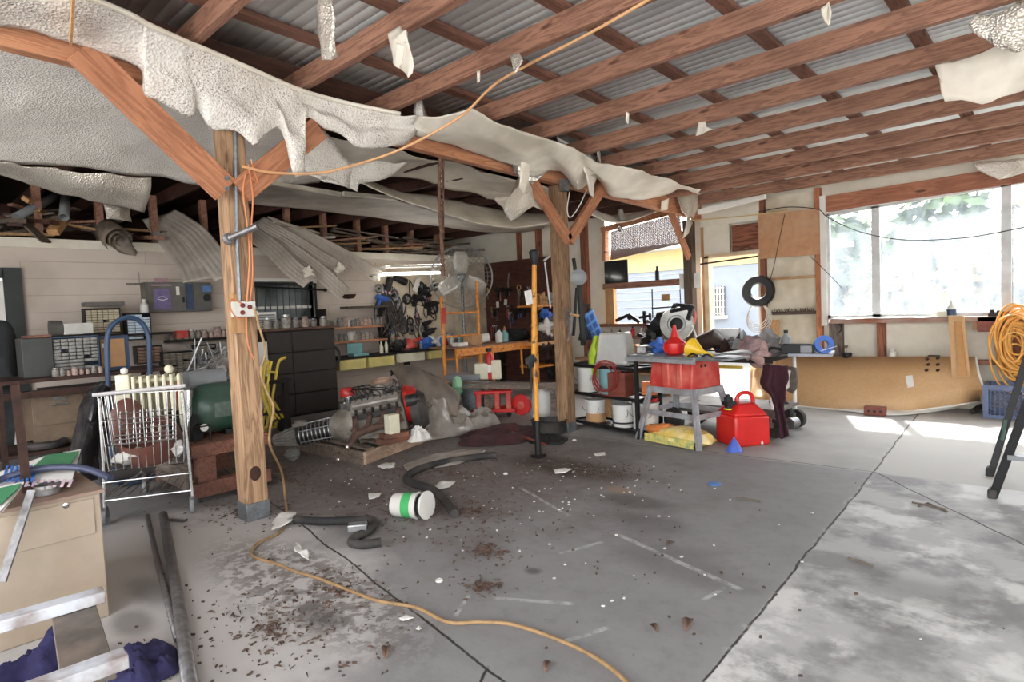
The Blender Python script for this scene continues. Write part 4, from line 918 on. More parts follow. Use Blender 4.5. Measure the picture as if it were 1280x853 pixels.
# rusty table with box, frame, wooden rack
zt_ = WX(70, 472, -6.6).z
t = thing('rusty_table', 'rusty steel table at far left carrying the grey organiser', 'table', (-6.9, 1.2, 0))
part(t, 'top', MB().box(-7.3, .3, zt_-.03, -6.6, 2.05, zt_), RUST, world=True)
part(t, 'rail', MB().box(-6.62, .3, zt_-.16, -6.59, 1.9, zt_-.1), RUST, world=True)
for lx in (-7.25, -6.63):
    for ly in (.75, 2.0): part(t, 'leg', MB().box(lx-.02, ly-.02, 0, lx+.02, ly+.02, zt_-.03), RUST, world=True)
part(t, 'shelf', MB().box(-7.25, .4, .32, -6.6, 2.0, .35), RUST, world=True)
a, b2 = yz(30, 474, -6.8), yz(65, 422, -6.8)
single('dark_box', 'tall dark grey box standing on the rusty table left of the organiser', 'box', MB().box(-7.1, a[0], zt_, -6.8, b2[0], b2[1]), mat('dark_box', (62, 64, 62), (48, 50, 48), sc=5, rough=.5), bevel=.006)
single('red_tray', 'thin reddish tray on top of the dark grey box', 'tray', MB().box(-7.12, a[0]+.05, b2[1]+.002, -6.85, b2[0], b2[1]+.025), REDW)
a, b2 = yz(122, 452, -6.95), yz(160, 419, -6.95)
t = thing('cork_panel', 'brown cork panel in a blue grey frame behind the blue arch', 'panel', (-6.95, (a[0]+b2[0])/2, zt_))
part(t, 'frame', MB().box(-7.0, a[0], zt_, -6.95, b2[0], b2[1]), NAVYC, world=True)
part(t, 'cork', MB().box(-6.95, a[0]+.03, zt_+.03, -6.94, b2[0]-.04, b2[1]-.03), CARD, world=True)
part(t, 'label_card', MB().box(-6.94, a[0]+.04, b2[1]-.11, -6.935, a[0]+.1, b2[1]-.07), PAPER, world=True)
single('grey_roll', 'grey rolled fabric lying beside the beige organiser on the shelf', 'roll', MB().cyl(WX(62, 412, -8.3), WX(78, 411, -8.3), .1, .09).cyl(WX(78, 411, -8.3), WX(84, 411, -8.3), .06), GREYC)
single('white_carton', 'small white carton beside the grey roll', 'carton', MB().cbox(WX(95, 411, -8.3), (.15, .28, .12), RZ(.2)), PAPER)
single('roll_shelf', 'dark ledge under the grey roll and white carton at far left', 'shelf', MB().box(-8.99, 1.32, WX(75, 420, -8.3).z-.03, -8.2, 1.95, WX(75, 420, -8.3).z), DARKC)
for i in range(9):
    p = WX(70+i*8, 466, -6.68); r = rnd(.02, .04)
    dup(J[random.choice((0, 2, 3))], (p.x, p.y, zt_), 0, 'small tin or jar along the front edge of the rusty table', 'small tins on the rusty table', scale=rnd(.4, .7))
t = thing('file_box', 'tan two drawer metal file cabinet under the rusty table', 'cabinet', (-7.0, 1.2, 0))
a, b2 = yz(44, 560, -6.75), yz(106, 483, -6.75)
part(t, 'body', MB().box(-7.25, a[0], .36, -6.76, b2[0], b2[1]-.03), TANC, world=True, bevel=.005)
for k in range(1):
    dr = part(t, 'drawer', MB().box(-6.76, a[0]+.02, .55, -6.745, b2[0]-.02, b2[1]-.06), TANC, world=True, bevel=.003)
    part(t, 'handle', MB().box(-6.745, (a[0]+b2[0])/2-.06, .72, -6.72, (a[0]+b2[0])/2+.06, .74).box(-6.745, (a[0]+b2[0])/2-.05, .76, -6.735, (a[0]+b2[0])/2+.05, .79), CHROME, world=True)
single('black_ring', 'black rubber ring lying on the lower shelf of the rusty table', 'ring', MB().torus((-6.75, 1.05, .39), .13, .035, n=24), RUBBER)
# black plastic sheeting heap left of the cart
rows = [[WX(px, py, x) for px, py in pts] for x, pts in ((-6.0, ((128,476),(108,490),(98,520),(86,560),(78,590))), (-5.8, ((132,480),(118,500),(112,530),(104,565),(96,595))), (-5.9, ((136,484),(128,510),(126,540),(122,570),(118,600))))]
single('black_sheeting', 'shiny black plastic sheeting draped beside the cart', 'sheeting', sheet(rows, 6, .06, 5, 2), mat('black_film', (46, 44, 46), (28, 27, 29), sc=6, rough=.25, bump=.5), solid=.01)
rows = [[WX(px, py, x) for px, py in pts] for x, pts in ((-7.6, ((-10,400),(12,405),(22,430),(25,470))), (-7.3, ((-10,450),(8,460),(18,480),(22,500))), (-7.4, ((-10,560),(0,560),(10,560),(18,560))))]
single('dark_drape', 'dark grey cloth hanging at the very left edge by the door', 'cloth', sheet(rows, 6, .03, 4, 2), mat('dark_cloth', (58, 60, 62), (42, 44, 46), sc=12, rough=.9), solid=.01)

# blue hand truck
t = thing('hand_truck', 'blue hand truck with tall rounded arch handle behind the heater', 'hand truck', (-7.6, 2.1, 0))
x = -6.3
pts = [WX(*q, x) for q in ((136,500), (134,450), (134,425), (138,410), (148,401), (160,397), (172,400), (181,409), (186,425), (187,450), (188,500))]
l0, l1 = pts[0].copy(), pts[-1].copy(); l0.z = .12; l1.z = .12
part(t, 'frame', MB().tube([l0]+crom(pts, 5)+[l1], .022, 10), NAVYC, world=True)
part(t, 'toe_plate', MB().box(x-.02, l0.y-.02, .02, x+.2, l1.y+.02, .035), NAVYC, world=True)
for yy in (l0.y-.06, l1.y+.06): part(t, 'wheel', MB().lathe([(.03, -.02), (.12, -.022), (.125, 0), (.12, .022), (.03, .02)], (x-.1, yy, .125), (0, 1, 0)), RUBBER, world=True)

# shopping cart
t = thing('shopping_cart', 'chrome wire shopping cart with a heater and brown basin inside', 'shopping cart', (-4.95, 1.34, 0), math.radians(62))
W_, LN = .27, .82
def T(u, v, s):   # basket: u width -1..1, v along 0..1, s height 0..1
    w_ = W_*(1-.16*v); z0 = lerp(.38, .52, v); z1 = lerp(.92, .84, v)
    return V(u*w_*(1-.12*(1-s)), v*LN, lerp(z0, z1, s))
m = MB(); r = .0035
for i in range(11):
    u = -1+2*i/10; m.tube([T(u,0,1), T(u,0,0), T(u,1,0), T(u,1,1)], r, 5)
for i in range(14):
    v = i/13
    m.tube([T(-1,v,1), T(-1,v,0), T(1,v,0), T(1,v,1)], r, 5)
for s in (.33, .66): m.tube([T(-1,0,s), T(1,0,s), T(1,1,s), T(-1,1,s)], r, 5, closed=True)
part(t, 'basket', m, CHROME)
m = MB().tube([T(-1,0,1), T(1,0,1), T(1,1,1), T(-1,1,1)], .008, 8, closed=True).tube([T(-1,0,0), T(1,0,0), T(1,1,0), T(-1,1,0)], .006, 8, closed=True)
part(t, 'rim', m, CHROME)
ch = part(t, 'child_seat', MB(), CHROME)
m = MB()
for k in range(4): m.tube([V(-.17, .05+.02*k, .66+.035*k), V(.17, .05+.02*k, .66+.035*k)], .005, 6)
for k in range(3): m.tube([V(-.2, .04, .56+.03*k), V(.2, .04, .56+.03*k)], .005, 6)
for k in range(9): m.tube([V(-.17+.0425*k, .05, .56), V(-.17+.0425*k, .12, .78)], .003, 5)
o = part(t, 'child_seat_wire', m, CHROME); bpy.data.objects.remove(ch); o.name = 'child_seat'
part(t, 'handle', MB().tube([V(-.29,-.03,.93), V(.29,-.03,.95)], .014, 10), plastic('cart_handle', (190, 186, 184), .35))
m = MB()
for sx in (-1, 1):
    m.tube([V(sx*.26, 0, .9), V(sx*.27, .02, .45), V(sx*.28, .0, .13)], .012, 8); m.tube([V(sx*.27, .02, .4), V(sx*.24, .7, .32), V(sx*.2, .8, .13)], .011, 8)
    m.tube([V(sx*.27, .02, .2), V(sx*.22, .78, .18)], .010, 8)
m.tube([V(-.28, 0, .3), V(.28, 0, .3)], .007, 8).tube([V(-.28, 0, .17), V(.28, 0, .17)], .009, 8)
for k in range(7): m.tube([V(-.2+.066*k, .02, .19), V(-.17+.056*k, .78, .18)], .004, 5)
part(t, 'frame', m, CHROME)
for sx, sy in ((-.28, 0), (.28, 0), (-.2, .8), (.2, .8)):
    wv = part(t, 'caster', MB().cbox((sx, sy-.01, .115), (.035, .05, .03)).cbox((sx-.018, sy, .085), (.004, .035, .06)).cbox((sx+.018, sy, .085), (.004, .035, .06)), STEEL)
    part(wv, 'wheel', MB().lathe([(.02, -.013), (.058, -.014), (.062, 0), (.058, .014), (.02, .013)], (sx, sy, .062), (1, 0, 0), 16), GREYP)
CT = t
def incart(p): return Vector((-4.95, 1.34, 0)) + RZ(math.radians(62)) @ Vector(p)
t = thing('oil_heater', 'cream finned oil heater standing in the shopping cart', 'heater', incart((.02, .42, .47)), math.radians(62))
for k in range(7):
    part(t, 'fin', MB().box(-.16+.052*k, -.06, 0, -.148+.052*k, .06, .54).cyl((-.154+.052*k, -.05, .0), (-.154+.052*k, -.05, .54), .013).cyl((-.154+.052*k, .05, .0), (-.154+.052*k, .05, .54), .013), CREAM, bevel=.003)
for hz in (.04, .5): part(t, 'header', MB().cyl((-.17, 0, hz), (.17, 0, hz), .022), CREAM)
part(t, 'control_box', MB().box(-.27, -.07, .02, -.175, .07, .56), CREAM, bevel=.01)
part(t, 'knob', MB().sph((-.22, 0, .585), .028, 10), WHITEP); part(t, 'knob', MB().sph((.09, -.02, .58), .035, 10), CREAM)
a = incart((0, .25, .42))
single('brown_basin', 'brown ribbed plastic basin lying in the shopping cart', 'basin', MB().lathe([(0, .02), (.2, .03), (.22, .1), (.2, .2), (.19, .2), (.19, .1), (0, .06)], a, (.35, -.3, 1), 22, cap=False), BROWNP)
single('brown_tray', 'brown curved tray standing upright at the left in the shopping cart', 'tray', MB().sph(incart((-.17, .3, .66)), (.05, .13, .2), 16), BROWNP)
single('white_bag', 'crumpled white bag at the bottom of the shopping cart', 'bag', MB().sph(incart((-.12, .1, .45)), (.09, .09, .05), 14, .9, 2), WHITEP)
single('white_bag', 'small white bundle at the right corner of the shopping cart', 'bag', MB().sph(incart((.17, .12, .47)), (.07, .06, .05), 14, .9, 5), WHITEP)
single('dark_bundle', 'black folded cloth behind the wires of the shopping cart', 'cloth', MB().sph(incart((.14, .45, .56)), (.1, .18, .12), 16, .8, 3), BLACKP)

# compressor on its red stained bench
t = thing('tool_bench', 'low red stained wooden bench carrying the green compressor tank', 'bench', (-5.45, 1.95, 0))
part(t, 'top', MB().box(-5.9, 1.66, .36, -5.0, 2.27, .46), REDW, world=True, bevel=.006)
for lx in (-5.08, -5.82):
    for ly in (1.78, 2.16): part(t, 'leg', MB().box(lx-.045, ly-.07, .14, lx+.045, ly+.07, .36), REDW, world=True, bevel=.004)
part(t, 'skid', MB().box(-5.1, 1.66, .05, -5.0, 2.27, .16), REDW, world=True, bevel=.004); part(t, 'skid', MB().box(-5.9, 1.66, .05, -5.8, 2.27, .16), REDW, world=True)
part(t, 'side_panel', MB().box(-5.8, 1.64, .1, -5.1, 1.66, .4), GREYW, world=True)
for cx, cy in ((-5.05, 1.72), (-5.05, 2.2)): part(t, 'caster', MB().lathe([(.01, -.012), (.025, -.012), (.025, .012), (.01, .012)], (cx, cy, .026), (0,1,0), 12), RUBBER, world=True)
t = thing('air_compressor', 'green round ended air compressor tank with a label plate on the bench', 'compressor', (-5.42, 2.03, .46))
cz = .22
part(t, 'tank', MB().lathe([(0, -.26), (.1, -.245), (.17, -.2), (.205, -.12), (.21, 0), (.205, .12), (.15, .22), (0, .25)], (0, 0, cz), (0, 1, 0), 28), GREEN)
part(t, 'label_plate', MB().box(.19, -.1, cz-.06, .214, .05, cz+.06), mat('plate', (96, 110, 100), (70, 84, 76), sc=30), 'small rectangular plate')
part(t, 'foot', MB().tube([(.3, -.3, 0), (.3, -.3, .12), (.3, -.18, .12), (.3, -.18, 0)], .008, 6), BLACKM); part(t, 'foot', MB().box(-.15, .0, 0, .15, .06, .04), BLACKM)
part(t, 'motor', MB().cyl((-.1, -.2, .45), (-.1, .1, .45), .09), GREYP); part(t, 'gauge', MB().lathe([(.03, 0), (.03, .015)], (.24, -.2, .1), (1, -.3, 0), 12), PAPER)
t = thing('red_motor', 'dull red cylindrical motor left of the green tank', 'motor', (-6.3, 2.06, .5))
part(t, 'body', MB().lathe([(.0, -.1), (.1, -.08), (.12, 0), (.1, .1), (0, .12)], (0, 0, .16), (1, 0, 0)), REDE); part(t, 'neck', MB().cyl((0, -.05, .2), (0, -.08, .36), .05), REDE)
part(t, 'base', MB().box(-.1, -.1, -.5, .1, .1, .06), DARKC)
# heap of wire offcuts
t = thing('wire_heap', 'spiky heap of silver tubes and wire offcuts above the green tank', 'scrap heap', WX(268, 470, -7.6))
m = MB(); c = WX(262, 462, -7.6)
for i in range(46):
    a = rnd(-.6, 2.6); l = rnd(.15, .42); m.tube([c+V(rnd(-.1,.1), rnd(-.25,.25), 0), c+V(rnd(-.1,.1), math.cos(a)*l, abs(math.sin(a))*l)], rnd(.004, .012), 5)
part(t, 'tubes', m, ALU, world=True); t.children[0]['kind'] = 'stuff'
m = MB()
for i in range(8): m.sph(c+V(rnd(-.1,.1), rnd(-.1,.35), rnd(-.12,.08)), (.09, .12, .08), 10, 1, i)
part(t, 'crumpled_bags', m, POLY, world=True); t.children[1]['kind'] = 'stuff'
bench('side_table', 'dark low table behind the compressor under the wire heap', -8.0, 2.5, -7.2, 3.6, c.z-.18, DARKC, cat='table')
m = MB()
for i in range(14): m.cbox(V(-8.1+rnd(-.2,.2), lerp(2.0, 3.6, rnd(0, 1)), zb1+rnd(.02, .05)), (rnd(.05,.12), rnd(.05,.15), rnd(.03,.1)), RZ(rnd(0,3)))
single('bench_litter', 'jumble of dull brown hardware scattered over the dark workbench', 'hardware', m, mat('dull_hardware', (104, 84, 70), (60, 50, 44), sc=12), kind='stuff')

# dark four drawer cabinet with jars
t = thing('dark_cabinet', 'tall dark brown cabinet with four wide drawers below the grille', 'cabinet', (-8.6, 4.33, 0))
cy0, cy1, ch_ = 3.82, 4.87, 1.24
part(t, 'body', MB().box(-8.95, cy0, 0, -8.3, cy1, ch_), DARKC, world=True, bevel=.004)
part(t, 'top_board', MB().box(-8.97, cy0-.03, ch_, -8.26, cy1+.03, ch_+.03), wood('cab_top', (120, 88, 70), (90, 62, 50), 'y'), world=True)
for k in range(4):
    z0 = .03+k*.3; 
    for h, (a, b2) in enumerate(((cy0+.01, cy0+.36), (cy0+.37, cy1-.01))):
        part(t, 'drawer', MB().box(-8.3, a, z0+(.0 if k else 0), -8.285, b2, z0+.285), mat('dk%d%d' % (k, h), (42, 32, 28), (32, 25, 22), sc=6, rough=.45), world=True, bevel=.003)
for i, (u, k, s) in enumerate(((.08, 1, 1.3), (.2, 0, 1.1), (.34, 1, 1.6), (.48, 0, 1.2), (.62, 2, 1.3), (.75, 0, 1.0), (.9, 1, 1.2))):
    dup(J[k], (-8.42, lerp(cy0, cy1, u), ch_+.03), 0, 'glass jar standing on top of the tall dark cabinet', 'jars on the dark cabinet', scale=s)
t = thing('louvre_box', 'white louvred vent box standing left of the jars', 'vent', WX(331, 413, -8.6))
a, b2 = yz(319, 413, -8.6), yz(345, 390, -8.6)
part(t, 'frame', MB().box(-8.64, a[0], a[1], -8.6, b2[0], b2[1]), TRIMW, world=True)
for k in range(6): part(t, 'slat', MB().box(-8.6, a[0]+.03, a[1]+.03+k*(b2[1]-a[1]-.05)/6, -8.58, b2[0]-.03, a[1]+.05+k*(b2[1]-a[1]-.05)/6), GREYP, world=True)
bench('corner_stand', 'dark stand left of the tall cabinet under the louvred vent', -8.9, 3.0+.72, -8.4, 3.80, a[1]-.002, DARKC, legs=False)
single('white_tub', 'tall white plastic tub behind the yellow hand truck', 'tub', MB().lathe([(.13, 0), (.16, .5), (.17, .52), (.15, .52), (.12, .05), (0, .05)], FL(335, 545)+V(-.4, 0, 0), n=18), WHITEP)
single('white_board', 'narrow pale board leaning left of the tall dark cabinet', 'board', MB().box(-8.25, 3.66, 0, -8.2, 3.78, 1.1), TRIMW)
# yellow hand truck
t = thing('hand_truck', 'bent yellow tubular hand truck with yellow cords beside the tall cabinet', 'hand truck', (-7.4, 3.4, 0))
x = -7.3
Y_ = lambda *q: [WX(a, b2, x) for a, b2 in q]
part(t, 'frame', MB().tube(crom(Y_((357,447), (349,452), (345,470), (340,500), (334,530), (328,560)), 5), .018, 8).tube(crom(Y_((335,450), (336,480), (332,510), (327,540)), 5), .016, 8)
     .tube(crom(Y_((338,497), (347,510), (356,527), (352,532), (330,535), (322,535)), 5), .018, 8).tube(Y_((345,466), (331,464)), .014, 8), YELLOW, world=True)
p = WX(354, 541, x)
part(t, 'fork', MB().beam(WX(345, 528, x), p, .04, .06), YELLOW, world=True)
part(t, 'wheel', MB().lathe([(.03, -.02), (.085, -.022), (.09, 0), (.085, .022), (.03, .02)], V(p.x, p.y, .09), (1, .2, 0)), RUBBER, world=True)
m = MB()
for k in range(9):
    a = rnd(-6, 6); m.tube(crom([WX(335+a, 452, -7.1), WX(330+a, 480, -7.1+rnd(-.1,.1)), WX(334+a*.5, 505, -7.1), WX(345+a, 524, -7.1)], 5), .009, 6)
single('yellow_cord_bundle', 'bundle of yellow cords hanging on the yellow hand truck', 'cord', m, YELLOW)

# jar shelves right of the tall cabinet
t = thing('shelf_unit', 'open two tier shelf crowded with jars right of the tall cabinet', 'shelf unit', (-8.8, 5.6, 0))
za, zc = WX(440, 408.5, -8.8).z, WX(440, 426, -8.8).z
part(t, 'shelf', MB().box(-8.98, 4.98, za-.03, -8.72, 6.12, za), RW['y'], world=True); part(t, 'shelf', MB().box(-8.98, 4.98, zc-.03, -8.72, 6.12, zc), RW['y'], world=True)
part(t, 'shelf', MB().box(-8.98, 5.4, za+.3, -8.75, 6.2, za+.33), DKX, world=True)
for yy in (4.97, 6.12): part(t, 'upright', MB().box(-8.98, yy, .55, -8.72, yy+.03, za+.3), DARKC, world=True)
ze = WX(440, 462, -8.5).z
part(t, 'bench_top', MB().box(-8.98, 4.98, ze+.17, -8.45, 6.1, ze+.2), DARKC, world=True)
for a, b2 in ((5.02, 5.5), (5.55, 6.05)): part(t, 'drawer', MB().box(-8.8, a, ze, -8.45, b2, ze+.16), YPLAS, 'pale yellow drawer', world=True, bevel=.004)
jars(14, lambda u: V(-8.8, lerp(5.03, 6.07, u), za), 0, 'jars on the upper shelf right of the tall cabinet', 'jar on the upper shelf right of the tall dark cabinet', smin=.9, smax=1.5)
jars(11, lambda u: V(-8.8, lerp(5.03, 5.85, u), zc), 0, 'jars on the lower shelf right of the tall cabinet', 'jar on the lower shelf right of the tall dark cabinet', smin=.8, smax=1.3)
t = thing('teal_case', 'open teal plastic case on the bench below the jar shelves', 'case', (-8.6, 5.45, ze+.2))
part(t, 'base', MB().box(-.08, -.14, 0, .1, .14, .04), TEAL); part(t, 'lid', MB().box(-.1, -.14, .04, -.08, .14, .2), TEAL)
single('white_tube', 'pair of white bottles at the right end of the bench below the jars', 'bottle', MB().lathe([(.03, 0), (.035, .1), (.012, .16), (.01, .2)], (-8.6, 5.9, ze+.2), n=12).lathe([(.025, 0), (.03, .12), (.01, .2)], (-8.6, 6.0, ze+.2), n=12), CREAM)
m = MB().tube(crom([WX(412, 436, -8.35), WX(418, 434, -8.3), WX(424, 442, -8.3), WX(422, 458, -8.3)], 6), .02, 8)
single('black_hose', 'short black hose hooked over the right side of the tall cabinet', 'hose', m, RUBBER)

# loft: posts, lumber, rolled tarp, hanging panels
for i, (px, py) in enumerate(((44, 240), (122, 252), (190, 252), (253, 262), (357, 262), (403, 268), (445, 272), (480, 274), (512, 278), (545, 284))):
    p = WX(px, py, -9.15)
    single('loft_post', 'short reddish post on the loft edge, '+ORD[i]+' from the left', 'post', MB().box(-9.19, p.y-.04, 2.455, -9.1, p.y+.04, 3.12), RW['x'], group='short posts along the loft edge')
LW = [GREYW, GREYY, RW['x'], wood('tan_scrap', (176, 138, 96), (130, 98, 68), 'x'), DARKW]
PANEL_ = mat('pale_strip', (196, 186, 172), (160, 148, 134), sc=6)
GL = wood('grey_scrap_l', (120, 104, 92), (76, 64, 56), 'y')
for i in range(26):
    y = rnd(1.0, 3.1); a = rnd(-.5, .5); L_ = rnd(.5, 1.3); z = 2.5+rnd(0, .42)*(1-abs(y-1.9)/1.6); w_ = rnd(.06, .16); tlt = rnd(-.22, .3)
    c = V(-9.35+rnd(-.25, .2), y, max(z, 2.52)); d = V(math.sin(a), math.cos(a), tlt) if random.random() < .5 else V(-.8, rnd(-.9,.9), tlt*.6)
    d.normalize()
    p, q = c-d*L_/2, c+d*L_/2
    for e in (p, q): e.z = max(e.z, 2.5)
    single('scrap_board', 'weathered scrap board piled in the dark loft left of the hanging panels', 'board', MB().beam(p, q, w_, rnd(.02, .05)), random.choice(LW+[GL]), group='scrap boards in the loft at left')
for i in range(52):
    y = rnd(4.6, 8.4); a = rnd(-.5, .5); L_ = rnd(.5, 1.6); z = 2.5+rnd(0, .34)
    c = V(-9.2+rnd(-.3, .25), y, z); d = V(-.5*rnd(-1, 1), 1, rnd(-.12, .12)).normalized(); p, q = c-d*L_/2, c+d*L_/2
    for e in (p, q): e.z = max(e.z, 2.49)
    single('scrap_board', 'weathered scrap board or strip piled in the dark loft above the tool board', 'board', MB().beam(p, q, rnd(.04, .12), rnd(.015, .04)), random.choice(LW[:4]+[GL, PANEL_]), group='scrap boards in the loft at right')
for a, b2, r, lb in (((20,272), (70,245), .045, 'grey tube end sticking out of the loft lumber at far left'), ((80,272), (82,245), .05, 'short upright grey pipe among the loft lumber')):
    single('loft_pipe', lb, 'pipe', MB().tube([WX(*a, -8.95), WX(*b2, -9.4)], r, 12, cap=False), GREYP, solid=.01)
single('tan_block', 'pale tan wood block on the loft edge among the lumber', 'block', MB().beam(WX(66,291,-8.95), WX(76,278,-9.1), .12, .08), PINEX)
single('tan_block', 'pale sawn end of a board high in the loft lumber at far left', 'block', MB().beam(WX(30,247,-9.0), WX(38,253,-8.95), .06, .05), PINEX)
single('grey_plank', 'grey plank tipping down over the loft edge at far left', 'plank', MB().beam(WX(30,278,-9.1), WX(58,303,-8.85), .12, .02), GL)
t = thing('rolled_tarp', 'dusty rolled grey tarpaulin sticking out over the loft edge', 'tarp roll', WX(148, 302, -8.8))
a, b2 = WX(126, 280, -9.5), WX(150, 301, -8.7); x_, y_, d_ = frame(b2-a)
sp = [b2+x_*math.cos(k*.5)*(.03+.0042*k)+y_*math.sin(k*.5)*(.03+.0042*k) for k in range(34)]
m = MB().grid([[p-(b2-a) for p in sp], sp]); part(t, 'roll', m, TARP, world=True, solid=.006)
m = torn([WX(136,282,-9.0), WX(150,286,-8.8), WX(166,293,-8.7), (WX(160,298,-8.68)), WX(171,315,-8.7), WX(168,320,-8.7), WX(152,315,-8.72), WX(135,305,-8.8), WX(130,292,-8.9)], .03, 6)
part(t, 'loose_flap', m, TARP, world=True, solid=.006)
PANEL = mat('vinyl_panel', (206, 196, 184), (184, 172, 160), sc=6, st=(1, 8, 1), rough=.5, dirt=(120, 108, 98), dsc=2, damt=.5)
def panel(lab, path, w, mt=PANEL, nr=5, group=None):
    path = [WX(px, py, x) for px, py, x in path]; P_ = crom(path, 6); rows = []
    for i, p in enumerate(P_):
        d = (P_[min(i+1, len(P_)-1)]-P_[max(i-1, 0)]).normalized(); s = d.cross(V(.75, -.3, .6)).normalized(); n = s.cross(d)
        row = []
        for k in range(nr*4+1):
            u = k/(nr*4)-.5; h = (0, .005, .005, 0)[k % 4]
            row.append(p+s*u*w+n*h)
        rows.append(row)
    return single('siding_panel', lab, 'panel', MB().grid(rows), mt, solid=.003, group=group)
panel('leftmost ribbed vinyl panel drooping from the loft left of the post', ((196,270,-9.3), (218,300,-8.9), (240,330,-8.4), (250,350,-8.1)), .38)
panel('ribbed vinyl panel curving down behind the left post', ((205,268,-9.3), (240,290,-8.8), (265,320,-8.3), (285,346,-8.0)), .34)
panel('lowest ribbed panel of the bundle right of the post', ((306,285,-9.2), (340,310,-8.6), (365,335,-8.2), (388,352,-8.0)), .30)
panel('ribbed panel with ragged end pointing at the jar shelves', ((318,282,-9.2), (360,310,-8.6), (400,340,-8.2), (431,368,-8.0)), .27)
panel('middle ribbed panel of the bundle hanging right of the post', ((322,276,-9.2), (365,300,-8.7), (405,325,-8.4), (428,338,-8.2)), .26)
panel('uppermost ribbed panel of the bundle hanging right of the post', ((330,277,-9.2), (380,295,-8.8), (430,320,-8.5), (474,346,-8.2)), .27)
for i, (px, py) in enumerate(((385, 340), (425, 335), (470, 345))):
    single('torn_paper_end', ('left', 'middle', 'right')[i]+' crumpled paper wad at the end of the hanging ribbed panels', 'paper', MB().sph(WX(px, py, -8.0), (.05, .07, .06), 12, 1.2, i), FACING)
single('dark_bowl', 'dark half round bowl under the tips of the ribbed panels', 'bowl', MB().lathe([(0, 0), (.08, .01), (.12, .07), (.11, .07), (0, .02)], WX(436, 374, -8.4), n=16, cap=False), RUST)

# ================================================================ foreground left
t = thing('beige_cabinet', 'low beige metal cabinet in the left foreground', 'cabinet', (-3.85, .2, 0))
part(t, 'body', MB().box(-4.3, -.5, 0, -3.46, .73, .61), BEIGE, world=True, bevel=.006)
part(t, 'top', MB().box(-4.32, -.52, .61, -3.44, .745, .625), mat('worn_top', (150, 128, 112), (120, 96, 82), sc=5, rough=.6), world=True)
part(t, 'drawer', MB().box(-3.46, .3, .42, -3.452, .7, .59), BEIGE, world=True, bevel=.002)
part(t, 'lock', MB().lathe([(.013, 0), (.013, .006), (.005, .008)], WX(82, 632, -3.452), (1, 0, 0), 14), CHROME, 'round lock', world=True)
zc_ = .627
t = thing('printed_board', 'green and blue striped printed board lying on the beige cabinet', 'board', FL(55, 590, .66))
q = [FL(-2, 612, .65), FL(90, 602, .66), FL(101, 563, .70), FL(55, 572, .7), FL(-2, 592, .69)]
part(t, 'sheet', MB().prism(q, (0, 0, .006)), PAPER, world=True)
part(t, 'green_panel', MB().prism([FL(34, 591, .70), FL(88, 582, .70), FL(99, 565, .712), FL(58, 570, .71)], (0, 0, .005)), mat('green_print', (74, 140, 96), (60, 124, 84), sc=10), world=True)
m = MB()
for k in range(7):
    a = 2+k*6; m.prism([FL(a, 603, .68), FL(a+3.2, 602, .68), FL(a+9, 583, .70), FL(a+6, 584, .70)], (0, 0, .006))
part(t, 'blue_stripes', m, mat('blue_print', (64, 130, 214), (50, 112, 196), sc=10), world=True)
m = MB()
for k in range(9): a = 12+k*9; m.prism([FL(a, 609, .665), FL(a+4, 608.5, .665), FL(a+8, 600, .675), FL(a+4, 600.5, .675)], (0, 0, .004))
part(t, 'pink_dots', m, mat('pink_print2', (214, 190, 200), (200, 172, 186), sc=10), world=True)
t = thing('printed_board', 'second green board propped at the very left edge of the beige cabinet', 'board', FL(5, 625, .66))
part(t, 'sheet', MB().prism([FL(-12, 612, .68), FL(30, 604, .69), FL(26, 612, .68), FL(4, 640, .64), FL(-12, 655, .63)], (0, 0, .006)), PAPER, world=True)
part(t, 'green_panel', MB().prism([FL(-12, 614, .687), FL(27, 605, .697), FL(22, 612, .69), FL(2, 630, .665), FL(-12, 638, .655)], (0, 0, .004)), bpy.data.materials['green_print'], world=True)
t = thing('steel_tin', 'shiny round steel tin on the beige cabinet', 'tin', FL(60, 617, zc_))
part(t, 'body', MB().lathe([(.05, 0), (.05, .03), (.045, .035)], n=22), STEEL); part(t, 'lid', MB().lathe([(.053, .03), (.053, .045), (.04, .048), (0, .046)], n=22, cap=False), CHROME)
a = FL(34, 616, zc_); b2 = WX(18, 482, a.x-.35)
single('angle_iron', 'rusty upright angle iron standing on the beige cabinet', 'bar', MB().beam(a, b2, .035, .006).beam(a+V(0, .017, 0), b2+V(0, .017, 0), .006, .035), RUST)
single('metal_strip', 'bare metal strip leaning down the front of the beige cabinet', 'strip', MB().beam(WX(40, 613, -3.41), WX(2, 728, -3.3), .04, .008), STEEL)
single('blue_grey_hose', 'blue grey hose end curving over the top of the beige cabinet', 'hose', MB().tube(crom([FL(-30, 612, .68), FL(0, 600, .69), FL(35, 589, .71), (FL(75, 584, .71)), FL(110, 587, .69), FL(138, 598, .655)], 6), .017, 10), mat('blue_hose', (62, 66, 90), (48, 52, 74), sc=20, rough=.5))
